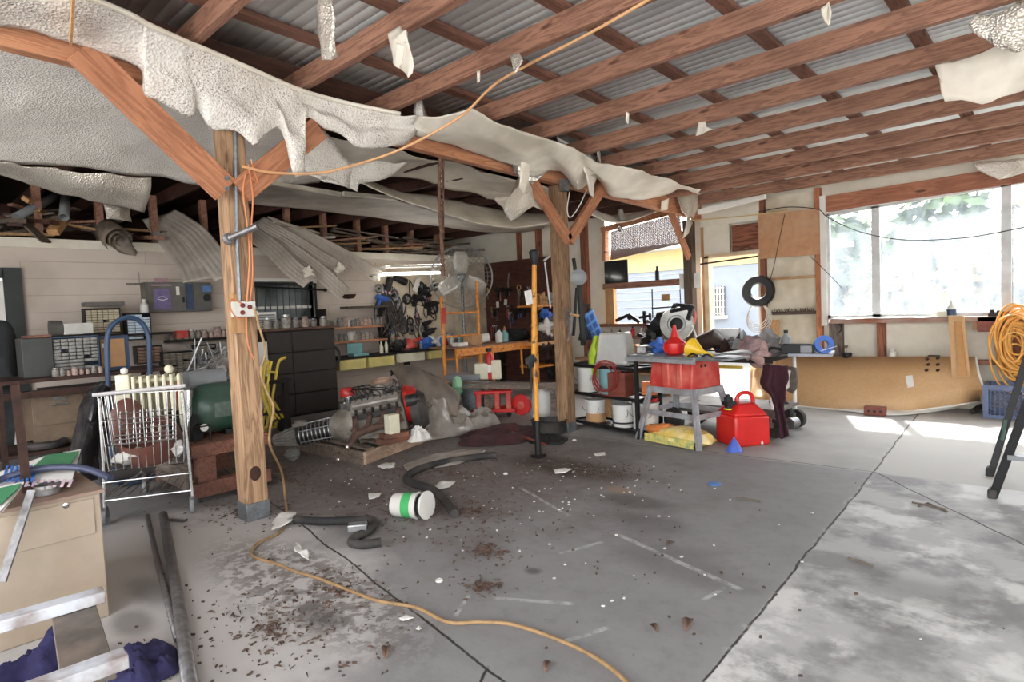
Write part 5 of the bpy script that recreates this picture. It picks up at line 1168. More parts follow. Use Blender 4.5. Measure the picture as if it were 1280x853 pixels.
# white painted trestle
t = thing('wooden_trestle', 'white painted wooden trestle frame at the bottom left corner', 'trestle', (-2.6, .4, 0))
WP = mat('chipped_white_paint', (206, 208, 214), (190, 194, 200), sc=4, rough=.6, bump=.1, dirt=(120, 100, 88), dsc=9, damt=.8)
GP = mat('muddy_board', (120, 112, 104), (84, 76, 68), sc=5, rough=.8, bump=.1, dirt=(150, 130, 116), dsc=4)
z = .34
a0, a1 = FL(-60, 798, z), FL(130, 743, z); c0, c1 = FL(-10, 884, z), FL(158, 822, z)
part(t, 'rail', MB().beam(a0, a1, .075, .045), WP, world=True, bevel=.004); part(t, 'rail', MB().beam(c0, c1, .075, .045), WP, world=True, bevel=.004)
u = (a1-a0).normalized()
part(t, 'plank', MB().beam(a1-u*.10-V(0,0,.04), c1-u*.10-V(0,0,.04), .14, .03), GP, 'muddy cross plank', world=True, bevel=.003)
for p in (a1-u*.1, c1-u*.1, a0+u*.05, c0+u*.05): part(t, 'leg', MB().beam(p-V(0,0,.05), V(p.x, p.y, 0), .04, .07), GP, world=True)
def cloth(nm, lab, c, r, mt, seed, n=28, amp=.7, cat='cloth'):
    m = MB(); rows = []
    for i in range(n):
        row = []
        for j in range(n):
            u, v = 2*i/(n-1)-1, 2*j/(n-1)-1; k = max(abs(u), abs(v)); a = math.atan2(v, u); rr = k*(1+.25*noise.noise(V(math.cos(a)*1.5, math.sin(a)*1.5, seed)))
            h = (1-k**2)*(.55+amp*noise.noise(V(u*1.8, v*1.8, seed)) + .35*abs(noise.noise(V(u*5, v*5, seed+4))))
            row.append(V(c[0]+math.cos(a)*rr*r[0], c[1]+math.sin(a)*rr*r[1], c[2]+.008+max(0, h)*r[2]))
        rows.append(row)
    return single(nm, lab, cat, m.grid(rows), mt, solid=.006)
p = FL(55, 838, .05); cloth('navy_cloth', 'dark navy cloth heap lying under the white trestle', (p.x, p.y, 0), (.16, .22, .2), NAVYCLOTH, 3)
p = FL(178, 835, .0); cloth('navy_cloth', 'dark navy cloth heap between the trestle and the steel pipes', (p.x, p.y, 0), (.2, .13, .1), NAVYCLOTH, 8)
single('steel_pipe', 'thick grey steel pipe lying in the left foreground', 'pipe', MB().tube([FL(204, 644, .03), FL(222, 745, .03), FL(242, 890, .03)], .026, 14, cap=False), STEEL, solid=.006)
single('steel_pipe', 'thin grey steel pipe lying against the thick one in the left foreground', 'pipe', MB().tube([FL(184, 645, .02), FL(200, 715, .02), FL(222, 800, .02)], .014, 10, cap=False), STEEL, solid=.004)
single('metal_plate', 'short flat metal strip on the floor beside the far end of the thick pipe', 'strip', MB().beam(FL(210, 650, .006), FL(232, 652, .006), .04, .004), STEEL)

# ================================================================ engine on its crate
t = thing('engine_crate', 'low pale wooden pallet frame under the engine', 'pallet', (-5.2, 3.6, 0))
A_, B_ = FL(455, 581), FL(534, 551); C_, D_ = FL(372, 562), FL(470, 530)
for nm, a, b2 in (('front_rail', A_, B_), ('side_rail', A_, C_), ('rear_rail', C_, D_), ('side_rail', B_, D_)):
    part(t, nm, MB().beam(a+V(0,0,.06), b2+V(0,0,.06), .045, .12), wood('pallet_%d' % len(bpy.data.materials), (186, 158, 134), (150, 122, 100), 'y', dark=(96, 78, 66)) if nm == 'front_rail' else GREYY, world=True, bevel=.004)
for k in range(5): part(t, 'slat', MB().beam(lerp(A_, B_, .1+.2*k)+V(0,0,.13), lerp(C_, D_, .1+.2*k)+V(0,0,.13), .09, .02), GREYY, world=True)
# engine frame of reference: axis from gearbox tail (left, toward camera) to the fan end
EF = WX(440, 531, -5.6); E0 = V(EF.x, EF.y, EF.z/.82)         # bell housing centre
ax = V(.62, .78, .14).normalized(); sx = ax.cross(V(0,0,1)).normalized(); uz = sx.cross(ax)
def EP(u, v, w_): return E0+ax*u+sx*v+uz*w_
RE = Matrix((sx, ax, uz)).transposed()
def scl(pxa, pya, x): return WX(pxa, pya, x)
t = thing('engine', 'salvaged car engine with gearbox, red air cap and rusty exhaust manifold', 'engine', (E0.x, E0.y, 0)); ENG = t
part(t, 'bell_housing', MB().lathe([(.13, -.26), (.17, -.2), (.26, -.04), (.28, .0), (.28, .05)], E0, ax, 26), CASTG, 'pale grey bell housing', world=True)
m = MB()
for k in range(7): m.cyl(EP(-.2-.07*k, 0, 0), EP(-.235-.07*k, 0, 0), .135-.004*k, n=18)
m.lathe([(.11, -.70), (.125, -.2)], E0, ax, 18)
for a in range(6): m.beam(EP(-.2, .12*math.cos(a), .12*math.sin(a)), EP(-.68, .11*math.cos(a), .11*math.sin(a)), .02, .025)
part(t, 'gearbox', m, CASTD, 'dark ribbed gearbox casing', world=True)
m = MB().lathe([(.05, -.98), (.055, -.9), (.12, -.68)], E0, ax, 18)
for a in range(8): m.beam(EP(-.68, .12*math.cos(a*.785), .12*math.sin(a*.785)), EP(-.95, .055*math.cos(a*.785), .055*math.sin(a*.785)), .012, .03)
part(t, 'tail_housing', m, CASTG, 'ribbed tapering tail housing', world=True)
m = MB()
for a in range(14):
    c_, s_ = math.cos(a*PI/7), math.sin(a*PI/7); m.beam(EP(-.68, .125*c_, .125*s_), EP(-.96, .058*c_, .058*s_), .01, .014)
for k in range(9): m.torus(EP(-.22-.052*k, 0, 0), .142-.003*k, .007, ax, 20, 5)
for a in range(5): c_, s_ = math.cos(a*1.1-.6), math.sin(a*1.1-.6); m.beam(EP(-.24, .145*c_, .145*s_), EP(-.64, .13*c_, .13*s_), .012, .012)
part(t, 'casing_ribs', m, ALU, 'bright casting ribs', world=True)
part(t, 'alternator', MB().cyl(EP(.72, .2, .18), EP(.86, .2, .18), .08).cyl(EP(.86, .2, .18), EP(.9, .2, .18), .05), CASTD, world=True)
m = MB()
for k in range(14): m.cbox(EP(.08+.045*k, .1*math.sin(k*2.3), .33+.03*math.sin(k*1.7)), (.05, .04, .05), RE @ Matrix.Rotation(k, 3, 'X'))
for k in range(6): m.cyl(EP(.12+.1*k, .29, .2), EP(.12+.1*k, .33, .16), .018, n=8)
part(t, 'fittings', m, CASTD, world=True)['kind'] = 'stuff'
for s in (-1, 1): part(t, 'head_bolts', MB().cbox(EP(.36, s*.29, .12), (.02, .6, .05), RE), BLACKM, world=True)
part(t, 'output_flange', MB().cyl(EP(-1.04, 0, 0), EP(-.98, 0, 0), .065), RUBBER, world=True)
part(t, 'shift_cover', MB().cbox(EP(-.62, 0, .14), (.14, .16, .05), RE).lathe([(.07, 0), (.07, .02), (.05, .03)], EP(-.62, 0, .165), uz, 16), CASTG, world=True, bevel=.004)
part(t, 'block', MB().cbox(EP(.36, 0, 0), (.34, .66, .34), RE).cbox(EP(.36, 0, -.14), (.26, .6, .2), RE), CASTG, 'dirty grey cylinder block', world=True, bevel=.015)
part(t, 'oil_pan', MB().cbox(EP(.4, 0, -.25), (.22, .5, .1), RE), GREEN, 'dull green sump', world=True, bevel=.02)
for s in (-1, 1):
    Rh = RE @ Matrix.Rotation(s*.6, 3, 'Y')
    h = part(t, 'cylinder_head', MB().cbox(EP(.36, s*.17, .17), (.17, .62, .16), Rh), CASTG, world=True, bevel=.01)
    part(t, 'valve_cover', MB().cbox(EP(.36, s*.225, .265), (.13, .58, .08), Rh), mat('valve_cover_%d' % s, (158, 152, 144), (120, 112, 104), sc=8, rough=.4, metal=.3), world=True, bevel=.025)
    part(t, 'gasket_rail', MB().cbox(EP(.36, s*.2, .225), (.15, .62, .015), Rh), BLACKM, world=True)
part(t, 'intake', MB().cbox(EP(.38, 0, .24), (.2, .4, .1), RE), CASTG, world=True, bevel=.02)
part(t, 'carburettor', MB().cbox(EP(.42, 0, .34), (.12, .16, .12), RE).cyl(EP(.42, 0, .38), EP(.42, 0, .45), .06), CASTG, world=True, bevel=.01)
part(t, 'air_horn', MB().lathe([(.13, 0), (.14, .02), (.14, .05), (.12, .055), (.12, .02), (0, .02)], EP(.46, -.02, .45), uz, 26), mat('tan_pan', (168, 138, 118), (140, 112, 94), sc=10, rough=.4, metal=.3), 'shallow tan round pan on top', world=True)
part(t, 'distributor_cap', MB().lathe([(.085, 0), (.09, .03), (.085, .09), (.06, .12), (0, .125)], EP(.02, .02, .36), uz, 20), REDE, 'red domed cap', world=True)
m = MB()
for k in range(12): a = k*PI/6; m.cyl(EP(.02, .02, .40)+sx*math.cos(a)*.08+ax*math.sin(a)*.08, EP(.02, .02, .475)+sx*math.cos(a)*.06+ax*math.sin(a)*.06, .009, n=6)
part(t, 'cap_ribs', m, REDE, world=True)
part(t, 'distributor', MB().lathe([(.04, -.2), (.05, 0), (.09, .01), (.09, .02)], EP(.02, .02, .35), uz, 16), CHROME, world=True)
part(t, 'front_shroud', MB().lathe([(.23, 0), (.25, .05), (.2, .16), (.1, .2)], EP(.70, 0, .12), ax, 24), REDE, 'red rounded cover at the far end', world=True)
part(t, 'far_drum', MB().lathe([(.24, 0), (.27, .1), (.2, .2), (0, .22)], EP(.76, .02, .02), ax, 24), RUBBER, world=True)
# manifold on the camera side (+v)
m = MB()
for k in range(4):
    a = EP(.1+.17*k, .26, .12); m.tube(crom([a, a+sx*.1-uz*.03, EP(.08+.15*k, .36, .0), EP(.04+.12*k, .37, -.04)], 4), .034, 10)
m.tube(crom([EP(.66, .36, .02), EP(.5, .38, -.02), EP(.25, .38, -.04), EP(.08, .36, -.08), EP(.0, .35, -.16), EP(-.04, .36, -.22)], 6), .045, 12)
part(t, 'exhaust_manifold', m, mat('manifold_rust', (112, 84, 72), (74, 54, 46), sc=14, rough=.8, metal=.3, bump=.3), 'rusty brown exhaust manifold', world=True)
p0 = EP(-.04, .36, -.18); 
part(t, 'exhaust_pipe', MB().tube(crom([p0, EP(-.07, .38, -.24), EP(-.12, .41, -.29), EP(-.2, .43, -.33)], 6), .035, 14), mat('bright_pipe', (196, 192, 186), (150, 144, 138), sc=20, rough=.25, metal=.9), 'bright bent pipe stub', world=True)
part(t, 'coil', MB().cyl(EP(.52, .12, .36), EP(.62, .16, .44), .03).cyl(EP(.62, .16, .44), EP(.64, .17, .455), .04), CHROME, world=True)
m = MB()
for k in range(7): m.tube(crom([EP(.02, .05, .45), EP(.1+.05*k, .1, .42+.02*math.sin(k)), EP(.15+.07*k, .2, .36), EP(.1+.08*k, .26, .26)], 5), .006, 6)
for k in range(5): m.tube(crom([EP(.02, -.05, .45), EP(.1+.06*k, -.1, .44), EP(.12+.1*k, -.22, .3)], 5), .006, 6)
part(t, 'ignition_leads', m, BLACKM, world=True)
m = MB()
for k in range(6): m.cyl(EP(-.05+.02*k, .1+.02*k, .16), EP(-.08+.02*k, .12+.02*k, .30), .008)
for k in range(4): m.sph(EP(-.06, -.1+.06*k, .27), .03, 8)
part(t, 'linkage', m, CHROME, world=True)
ENG.scale = (.82, .82, .82)
p = FL(366, 570, .06); single('steel_canister', 'small round glass lamp lens on the floor under the gearbox tail', 'lens', MB().lathe([(.02, -.04), (.06, -.02), (.07, .03), (.05, .05), (0, .055)], (p.x, p.y, .07), (.6, -.3, .4), 16), GLASSJ)
p = FL(493, 540, .14); single('cream_block', 'cream coloured upright carton beside the engine on the pallet', 'carton', MB().box(-5.07, 3.46, .23, -4.97, 3.58, .42), CREAM, bevel=.008)
single('brown_rubble', 'brown wood offcuts piled on the pallet under the engine', 'offcuts', MB().cbox((-5.05, 3.6, .165), (.16, .42, .05), RZ(.1)).cbox((-5.04, 3.55, .21), (.14, .26, .04), RZ(-.2)), REDW, kind='stuff')
# tarp and sheeting heap behind
rows = [[WX(px, py, x) for px, py in pts] for x, pts in ((-6.4, ((488,470),(503,462),(530,470),(558,484),(572,500))), (-5.9, ((490,461),(503,456),(532,465),(560,480),(576,498))), (-5.6, ((497,474),(512,468),(538,480),(562,494),(574,506))), (-5.42, ((508,512),(520,514),(540,520),(560,522),(570,522))))]
single('grey_tarp', 'stiff dusty grey tarpaulin leaning behind the engine', 'tarpaulin', sheet(rows, 6, .05, 3, 3), TARP, solid=.01)
p = FL(538, 546); cloth('plastic_sheeting', 'crumpled clear plastic sheeting heap right of the engine', (p.x-.1, p.y+.2, 0), (.35, .6, .4), POLY, 5, 40, 1.1)
p = FL(590, 530); cloth('plastic_sheeting', 'low translucent plastic spread before the ribbed bucket', (p.x+.1, p.y-.1, 0), (.3, .4, .28), POLY, 15, 36, 1.2)
p = FL(555, 575); cloth('plastic_sheeting', 'flat torn clear film trailing on the floor beside the pallet', (p.x, p.y, 0), (.22, .45, .04), POLY, 25, 30, 1.2)
p = FL(519, 552, .12); cloth('white_bag', 'white plastic bag resting at the corner of the pallet', (p.x+.0, p.y+.05, .12), (.1, .14, .17), WHITEP, 31, 24, .4, 'bag')
# galvanised ribbed bucket
p = FL(594, 522)
t = thing('ribbed_bucket', 'grey ribbed metal bucket behind the plastic sheeting', 'bucket', (p.x-.1, p.y+.1, 0))
pr = [(.14, 0)]+[(.14+.06*k/10+(.006 if k % 2 else 0), .04+.038*k) for k in range(10)]+[(.215, .44), (.21, .45), (.2, .44), (.15, .03), (0, .03)]
part(t, 'body', MB().lathe(pr, n=24, cap=False), GALV)
single('green_bag', 'pale green plastic bag stuffed beside the ribbed bucket', 'bag', MB().sph(V(p.x-.15, p.y-.15, .42), (.06, .07, .1), 12, .9, 4), plastic('pale_green', (150, 200, 160), .5))

# floor hoses, bucket, papers
single('black_hose', 'thick black rubber hose curving across the middle of the floor', 'hose', MB().tube(crom([FL(620,569,.035), FL(600,571,.03), FL(560,577,.03), FL(525,586,.03), FL(508,597,.03), FL(515,604,.03), (FL(540,612,.03)), FL(555,625,.03), FL(568,643,.03)], 8), .032, 12), RUBBER)
single('black_hose', 'straight black hose with a kinked clamp end beside the left post', 'hose', MB().tube(crom([FL(368,650,.03), FL(400,652,.03), FL(440,651,.03), FL(462,650,.03), FL(468,655,.035), FL(460,664,.03), FL(444,672,.03), FL(440,679,.03), FL(455,681,.03), FL(476,678,.03)], 8), .028, 12), RUBBER)
p = FL(447, 662, .05); single('hose_clamp', 'silvery clamp block lying on the kinked black hose', 'clamp', MB().cbox(V(p.x, p.y, .065), (.12, .07, .05), RZ(.9)), ALU, bevel=.008)
t = thing('plastic_bucket', 'white plastic bucket with green label lying on its side', 'bucket', FL(513, 633))
d_ = (FL(536, 634)-FL(492, 632)).normalized(); p0 = FL(492, 631, .085)
part(t, 'body', MB().lathe([(0, 0), (.07, 0), (.08, .02), (.088, .17), (.094, .18), (.094, .19), (.08, .19), (.07, .02), (0, .02)], p0, d_, 28, cap=False), WHITEP, world=True)
part(t, 'green_label', MB().lathe([(.0845, .085), (.0885, .15)], p0, d_, 28, cap=False), mat('green_lab', (70, 168, 96), (54, 150, 82), sc=10), world=True)
part(t, 'lid', MB().lathe([(0, 0), (.09, 0), (.096, .008), (.096, .02), (.085, .022), (0, .02)], p0+d_*.235+V(.0, .0, .006), (d_+V(.25, -.1, .08)).normalized(), 28, cap=False), WHITEP, 'loose white lid', world=True)
part(t, 'rim_band', MB().lathe([(.07, .19), (.078, .215)], p0, d_, 24, cap=False), BLACKP, world=True)
def paper(pts, lab, mt=PAPER, z=.012, amp=.012, seed=0):
    single('paper_scrap', lab, 'paper', torn([FL(a, b3, z+.01*(i % 2)) for i, (a, b3) in enumerate(pts)], amp, 14, seed), mt, solid=.002)
paper([(342,650),(352,641),(368,640),(365,650),(358,658),(340,664)], 'white folded paper leaning at the foot of the left post', PAPER, .03, .03, 1)
paper([(370,680),(376,678),(378,686),(388,691),(387,699),(376,697),(372,690),(366,689)], 'crumpled white tissue on the floor before the left post', PAPER, .02, .03, 2)
paper([(543,608),(552,601),(570,602),(560,610),(548,612)], 'white paper square beside the end of the curved hose', PAPER, .01, .01, 3)
paper([(460,617),(476,616),(474,622),(462,624)], 'pale scrap on the dirty floor left of the white bucket', PAPER, .01, .01, 4)
paper([(692,587),(706,585),(715,587),(706,591),(694,592)], 'white card left of the dark oily stain', PAPER, .01, .004, 5)
paper([(498,773),(508,769),(518,773),(503,776)], 'small white chip beside the long cord near the bottom', PAPER, .01, .004, 6)
paper([(520,787),(524,783),(528,786),(524,788)], 'tiny white chip below the cord near the bottom', PAPER, .01, .004, 7)
paper([(472,582),(492,577),(494,583),(480,587)], 'grey white rag scrap before the pallet front', PAPER, .01, .02, 8)
paper([(742,567),(756,565),(757,569),(745,570)], 'flat white shred near the second post', PAPER, .01, .004, 9)
for px, py, r, lb in ((549, 727, .012, 'small white cap with dark centre lying on the bare floor'), (632, 593, .012, 'small white pebble left of the stain'), (718, 551, .014, 'white knob on the floor near the second post')):
    p = FL(px, py); single('round_top', lb, 'cap', MB().lathe([(r*1.6, 0), (r*1.7, r*.6), (r, r), (r*.9, r*.7), (0, r*.6)], (p.x, p.y, 0), n=14, cap=False), WHITEP)
p = FL(893, 606); single('plastic_disc', 'small blue plastic lid on the tan stain', 'lid', MB().lathe([(.045, 0), (.05, .01), (.04, .016), (0, .012)], (p.x, p.y, 0), n=20, cap=False), BLUEL)
p = FL(680, 729)
def leafshape(m, c, a, l, w_, seed):
    d = V(math.cos(a), math.sin(a), 0); s = V(-d.y, d.x, 0); n = 4; L_ = []; R_ = []; M_ = []
    for k in range(n+1):
        u = k/n; ww = w_*math.sin(PI*min(max(u, .04), .96))**.8; h = .004+.35*l*(math.sin(u*PI)*.35+.15*math.sin(seed+u*3))*1.
        q = c+d*(u-.5)*l
        L_.append(q+s*ww+V(0,0,max(.003, h+ww*.5))); R_.append(q-s*ww+V(0,0,max(.003, h+ww*.5))); M_.append(q+V(0,0,max(.002, h*.6)))
    m.grid([L_, M_, R_])
for px, py, l, lb in ((684, 835, .07, 'single brown leaf near the bottom centre'), (860, 783, .1, 'long pale brown leaf on the bare concrete'), (817, 787, .07, 'dark curled leaf left of the pale leaf'), (483, 817, .09, 'tan leaf fragment left of the crack fork'), (838, 681, .09, 'dark reddish leaf on the grey slab'), (901, 718, .05, 'small pale pod at the end of the chalk line')):
    m = MB(); p = FL(px, py); leafshape(m, V(p.x, p.y, 0), rnd(0, 3), l, l*.22, px); single('dry_leaf', lb, 'leaf', m, LEAF, solid=.001)
# counted-out leaf litter and crumbs: far too many to count
m = MB()
spots_ = [(FL(605,690), .28, .16, 170), (FL(600,735), .14, .14, 110), (FL(590,640), .6, .35, 220), (FL(500,640), .9, .6, 260), (FL(300,640), .7, .5, 180), (FL(420,740), .5, .35, 120), (FL(340,790), .55, .4, 150), (FL(560,590), 1.3, .7, 350), (FL(360,600), 1.4, .7, 260)]
for c, rx, ry, n in spots_:
    for k in range(n):
        a = rnd(0, 6.28); r = abs(random.gauss(0, .5)); p = V(c.x+math.cos(a)*r*rx, c.y+math.sin(a)*r*ry, 0)
        l = rnd(.01, .045); leafshape(m, p, rnd(0, 6.3), l, l*rnd(.06, .2), k)
single('leaf_litter', 'dry brown leaf litter swept over the dirty left half of the floor', 'leaf litter', m, LEAF, kind='stuff')
m = MB()
for c, rx, ry, n in ((FL(760,590), .5, .3, 300), (FL(500,600), 2.2, 1.3, 600), (FL(330,800), .8, .5, 260), (FL(700,700), 2, 1.2, 90)):
    for k in range(n):
        p = V(c.x+random.gauss(0, .5)*rx, c.y+random.gauss(0, .5)*ry, .003); s = rnd(.002, .009); m.cbox(p, (s*2, s*rnd(.4,1.2), s), RZ(rnd(0,3)))
single('floor_crumbs', 'dark crumbs and grit scattered over the stained concrete', 'grit', m, DIRTM, kind='stuff')
m = MB()
for c, rx, ry, n in ((FL(740,600), .9, .5, 40), (FL(560,620), 2.0, 1.0, 90), (FL(960,700), 1.2, 1.2, 12)):
    for k in range(n):
        p = V(c.x+random.gauss(0, .5)*rx, c.y+random.gauss(0, .5)*ry, .004); s = rnd(.005, .012); m.cbox(p, (s, s*1.5, .004), RZ(rnd(0, 3)))
single('white_crumbs', 'tiny white paint chips scattered on the concrete', 'paint chips', m, PAPER, kind='stuff')
for i, pts in enumerate((((920,622),(935,624),(950,627)), ((1140,628),(1155,631),(1170,634),(1182,637)), ((1060,698),(1075,702),(1092,708)), ((1148,633),(1160,629),(1184,640)))):
    single('floor_twig', ('thin dark twig right of the blue lid', 'flat dark peeling strip near the right crack', 'broken twig on the pale slab', 'second thin strip crossing near the right crack')[i], 'twig', MB().tube([FL(*q, .008) for q in pts], .006, 6), BARK)

# ================================================================ tool walls, scaffold bench, fan
def hand_tool(kind, mt, mh, lab='x'):
    t = thing('hand_tool' if kind not in ('saw','hammer','wrench','pliers','screwdriver') else kind, lab, 'tool', (0, 0, -6))
    if kind == 'wrench':
        part(t, 'shaft', MB().beam((0,0,-.02), (0,0,-.2), .006, .018), mt); part(t, 'jaw', MB().tube([(0,.018,.02), (0,.022,0), (0,0,-.02), (0,-.022,0), (0,-.018,.02)], .008, 6), mt)
    elif kind == 'pliers':
        part(t, 'handle', MB().tube(crom([(0,.006,-.05), (0,.028,-.1), (0,.02,-.18)], 4), .007, 6), mh); part(t, 'handle', MB().tube(crom([(0,-.006,-.05), (0,-.028,-.1), (0,-.02,-.18)], 4), .007, 6), mh)
        part(t, 'jaws', MB().lathe([(.004, 0), (.014, -.03), (.012, -.055)], n=8), mt)
    elif kind == 'hammer':
        part(t, 'handle', MB().tube([(0,0,0), (0,0,-.26)], [.009, .013], 8), mh); part(t, 'head', MB().cyl((0,-.05,.005), (0,.03,.005), .014, .012).beam((0,.03,.005), (0,.07,-.01), .02, .008), mt)
    elif kind == 'screwdriver':
        part(t, 'handle', MB().lathe([(.008, 0), (.014, -.02), (.013, -.08), (.007, -.1)], n=8), mh); part(t, 'blade', MB().cyl((0,0,-.1), (0,0,-.2), .004), mt)
    elif kind == 'saw':
        part(t, 'blade', MB().prism([(0,.0,-.05), (0,.09,-.06), (0,.03,-.42), (0,.0,-.42)], (.003,0,0)), mt); part(t, 'handle', MB().torus((0,.045,0), .045, .012, (1,0,0), 14, 6), mh)
    elif kind == 'pulley':
        part(t, 'rim', MB().torus((.01,0,-.07), .06, .014, (1,0,0), 22, 8), mt); part(t, 'hub', MB().cyl((0,0,-.07), (.03,0,-.07), .02), mh)
        part(t, 'spokes', MB().beam((.01,-.05,-.07), (.01,.05,-.07), .012, .012).beam((.01,0,-.12), (.01,0,-.02), .012, .012), mt)
    elif kind == 'belt':
        part(t, 'belt', MB().tube(crom([(0,0,0), (.01,.03,-.08), (.01,.04,-.22), (.01,.0,-.3), (.01,-.04,-.2), (.01,-.02,-.06)], 5), .007, 6, closed=True), mt)
    elif kind == 'drill':
        part(t, 'body', MB().cyl((.03,-.08,-.03), (.03,.06,-.03), .032), mh); part(t, 'grip', MB().beam((.03,-.04,-.05), (.03,-.06,-.15), .035, .03), mh); part(t, 'chuck', MB().cyl((.03,.06,-.03), (.03,.11,-.03), .018, .012), mt)
    elif kind == 'clamp':
        part(t, 'frame', MB().tube([(0,.05,0), (0,-.05,0), (0,-.05,-.16), (0,.05,-.16)], .008, 6), mt); part(t, 'screw', MB().cyl((0,.05,-.2), (0,.05,-.08), .006), mh)
    return t
BRT = mat('bright_tool', (176, 176, 178), (120, 120, 122), sc=20, rough=.3, metal=.85); DKT = mat('dark_tool', (62, 60, 60), (40, 38, 38), sc=20, rough=.5, metal=.5)
TOOLS = {}
for k, a, b2 in (('wrench', BRT, None), ('wrench', DKT, None), ('pliers', BRT, REDTAG), ('pliers', DKT, BLUE), ('hammer', DKT, PINEZ), ('screwdriver', BRT, REDTAG), ('screwdriver', BRT, YELLOW), ('saw', BRT, PINEZ), ('pulley', DKT, BRT), ('pulley', BRT, DKT), ('belt', RUBBER, None), ('drill', BRT, BLUE), ('drill', DKT, DKT), ('clamp', DKT, BRT)):
    TOOLS[(k, len(TOOLS))] = hand_tool(k, a, b2 or a)
TL = list(TOOLS.values())
TN = ['bright wrench', 'dark wrench', 'red handled pliers', 'blue handled pliers', 'wooden handled hammer', 'red screwdriver', 'yellow screwdriver', 'hand saw', 'dark pulley', 'bright pulley', 'black belt', 'blue drill', 'black drill', 'dark clamp']
def hang(k, p, rz, lab, group, s=1.0, tilt=0):
    lab = lab.replace('hand tool or spare part', TN[k])
    return dup(TL[k], p, rot=(tilt if rz == 0 else 0, 0, rz), label=lab, group=group, scale=s)
single('cream_board', 'dirty cream wallboard behind the tools left of the fan', 'board', MB().box(-8.995, 6.14, .85, -8.975, 8.74, 2.3), CREAMW)
# cream tool area on the block wall
for i in range(60):
    px, py = rnd(470, 545), rnd(350, 418)
    k = random.choice((0,1,2,3,4,5,8,8,9,9,10,10,11,12,13,12)); p = WX(px, py, -8.97)
    hang(k, p, 0, 'hand tool or spare part hanging on the cream block wall left of the fan', 'tools on the cream wall', rnd(1.0, 1.7), rnd(-.5, .5))
for i in range(16):
    p = WX(lerp(472, 486, rnd(0,1)), rnd(366, 372), -8.93); hang(10, p, 0, 'loop of black belt or cord hanging beside the jar shelves', 'belts on the cream wall', rnd(1.2, 1.9), rnd(-.3, .3))
t = thing('paper_roll_bag', 'white perforated sheet hanging high on the cream tool wall', 'paper', WX(521, 362, -8.95))
part(t, 'sheet', MB().prism([WX(515,363,-8.93), WX(520,349,-8.93), WX(526,347,-8.93), WX(521,366,-8.93)], (.01,0,0)), PAPER, world=True)
a, b2 = WX(488, 348, -8.9), WX(484, 363, -8.9); single('grey_cylinder', 'grey cylinder hanging tilted below the tube light', 'canister', MB().cyl(a, b2, .06), CASTD)
a, b2 = WX(493, 347, -8.9), WX(507, 353, -8.9); single('grey_cylinder', 'grey cylinder tipped sideways below the tube light', 'canister', MB().cyl(a, b2, .05, .07), CASTD)
# bench under it
t = thing('wall_bench', 'long cluttered workbench under the cream tool wall', 'bench', (-8.7, 7.4, 0))
zw = WX(520, 437, -8.45).z
part(t, 'top', MB().box(-8.98, 6.25, zw-.04, -8.4, 8.7, zw), DARKC, world=True)
for yy in (6.3, 8.6): part(t, 'leg', MB().box(-8.5, yy-.04, 0, -8.42, yy+.04, zw-.04), DARKC, world=True)
a, b2 = yz(500, 451, -8.4), yz(530, 440, -8.4)
part(t, 'drawer', MB().box(-8.5, a[0], zw-.19, -8.38, b2[0], zw-.05), CREAM, 'white drawer front', world=True, bevel=.004)
a, b2 = yz(538, 451, -8.4), yz(556, 440, -8.4)
part(t, 'drawer', MB().box(-8.5, a[0], zw-.19, -8.38, b2[0], zw-.05), YPLAS, 'pale yellow drawer front', world=True, bevel=.004)
def bottle(loc, r, h, mt, cap, lab, group=None, nm='bottle'):
    t = thing(nm, lab, 'bottle', loc, 0, group)
    part(t, 'body', MB().lathe([(r*.9, 0), (r, .01), (r, h*.62), (r*.4, h*.8), (r*.36, h*.88)], n=14), mt); part(t, 'cap', MB().lathe([(r*.42, h*.86), (r*.42, h), (0, h)], n=12, cap=False), cap)
    return t
BT = [bottle((0,0,-6), .04, .2, m_, c_, 'x') for m_, c_ in ((WHITEP, BLUE), (BLUE, WHITEP), (RED, BLACKP), (BLACKP, YELLOW), (GREYP, RED), (TEAL, WHITEP))]
for i in range(26):
    dup(BT[random.randrange(6)], (-8.75+rnd(-.15, .25), 6.35+i*.085+rnd(-.03, .03), zw), rnd(0, 6), 'bottle or can crowded on the bench under the cream tool wall', 'bottles on the wall bench', scale=rnd(.5, 1.2))
for i, (px, mt_, lb) in enumerate(((533, BLUE, 'blue power tool on the bench under the tool wall'), (512, REDP, 'red power tool on the bench under the tool wall'), (498, CASTD, 'dark vice lump on the bench under the tool wall'), (543, WHITEP, 'white rounded tool on the bench near the orange scaffold'))):
    p = WX(px, 432, -8.55)
    single('bench_machine', lb, 'tool', MB().sph((p.x, p.y, zw+.09), (.1, .12, .09), 12, .8, i).cyl((p.x, p.y, zw+.1), (p.x, p.y+.15, zw+.16), .035), mt_)
# clutter: cords hanging
m = MB()
for k in range(22):
    p = WX(rnd(478, 505), rnd(385, 395), -8.6); m.tube(crom([p, p+V(rnd(-.05,.05), rnd(-.08,.08), -.18), p+V(rnd(-.05,.05), rnd(-.15,.15), -.36)], 4), rnd(.006, .014), 5)
single('hanging_cords', 'mass of dark and grey cords hanging at the right end of the jar shelves', 'cords', m, mat('mixed_cords', (96, 88, 82), (40, 38, 38), sc=6, rough=.6), kind='stuff')
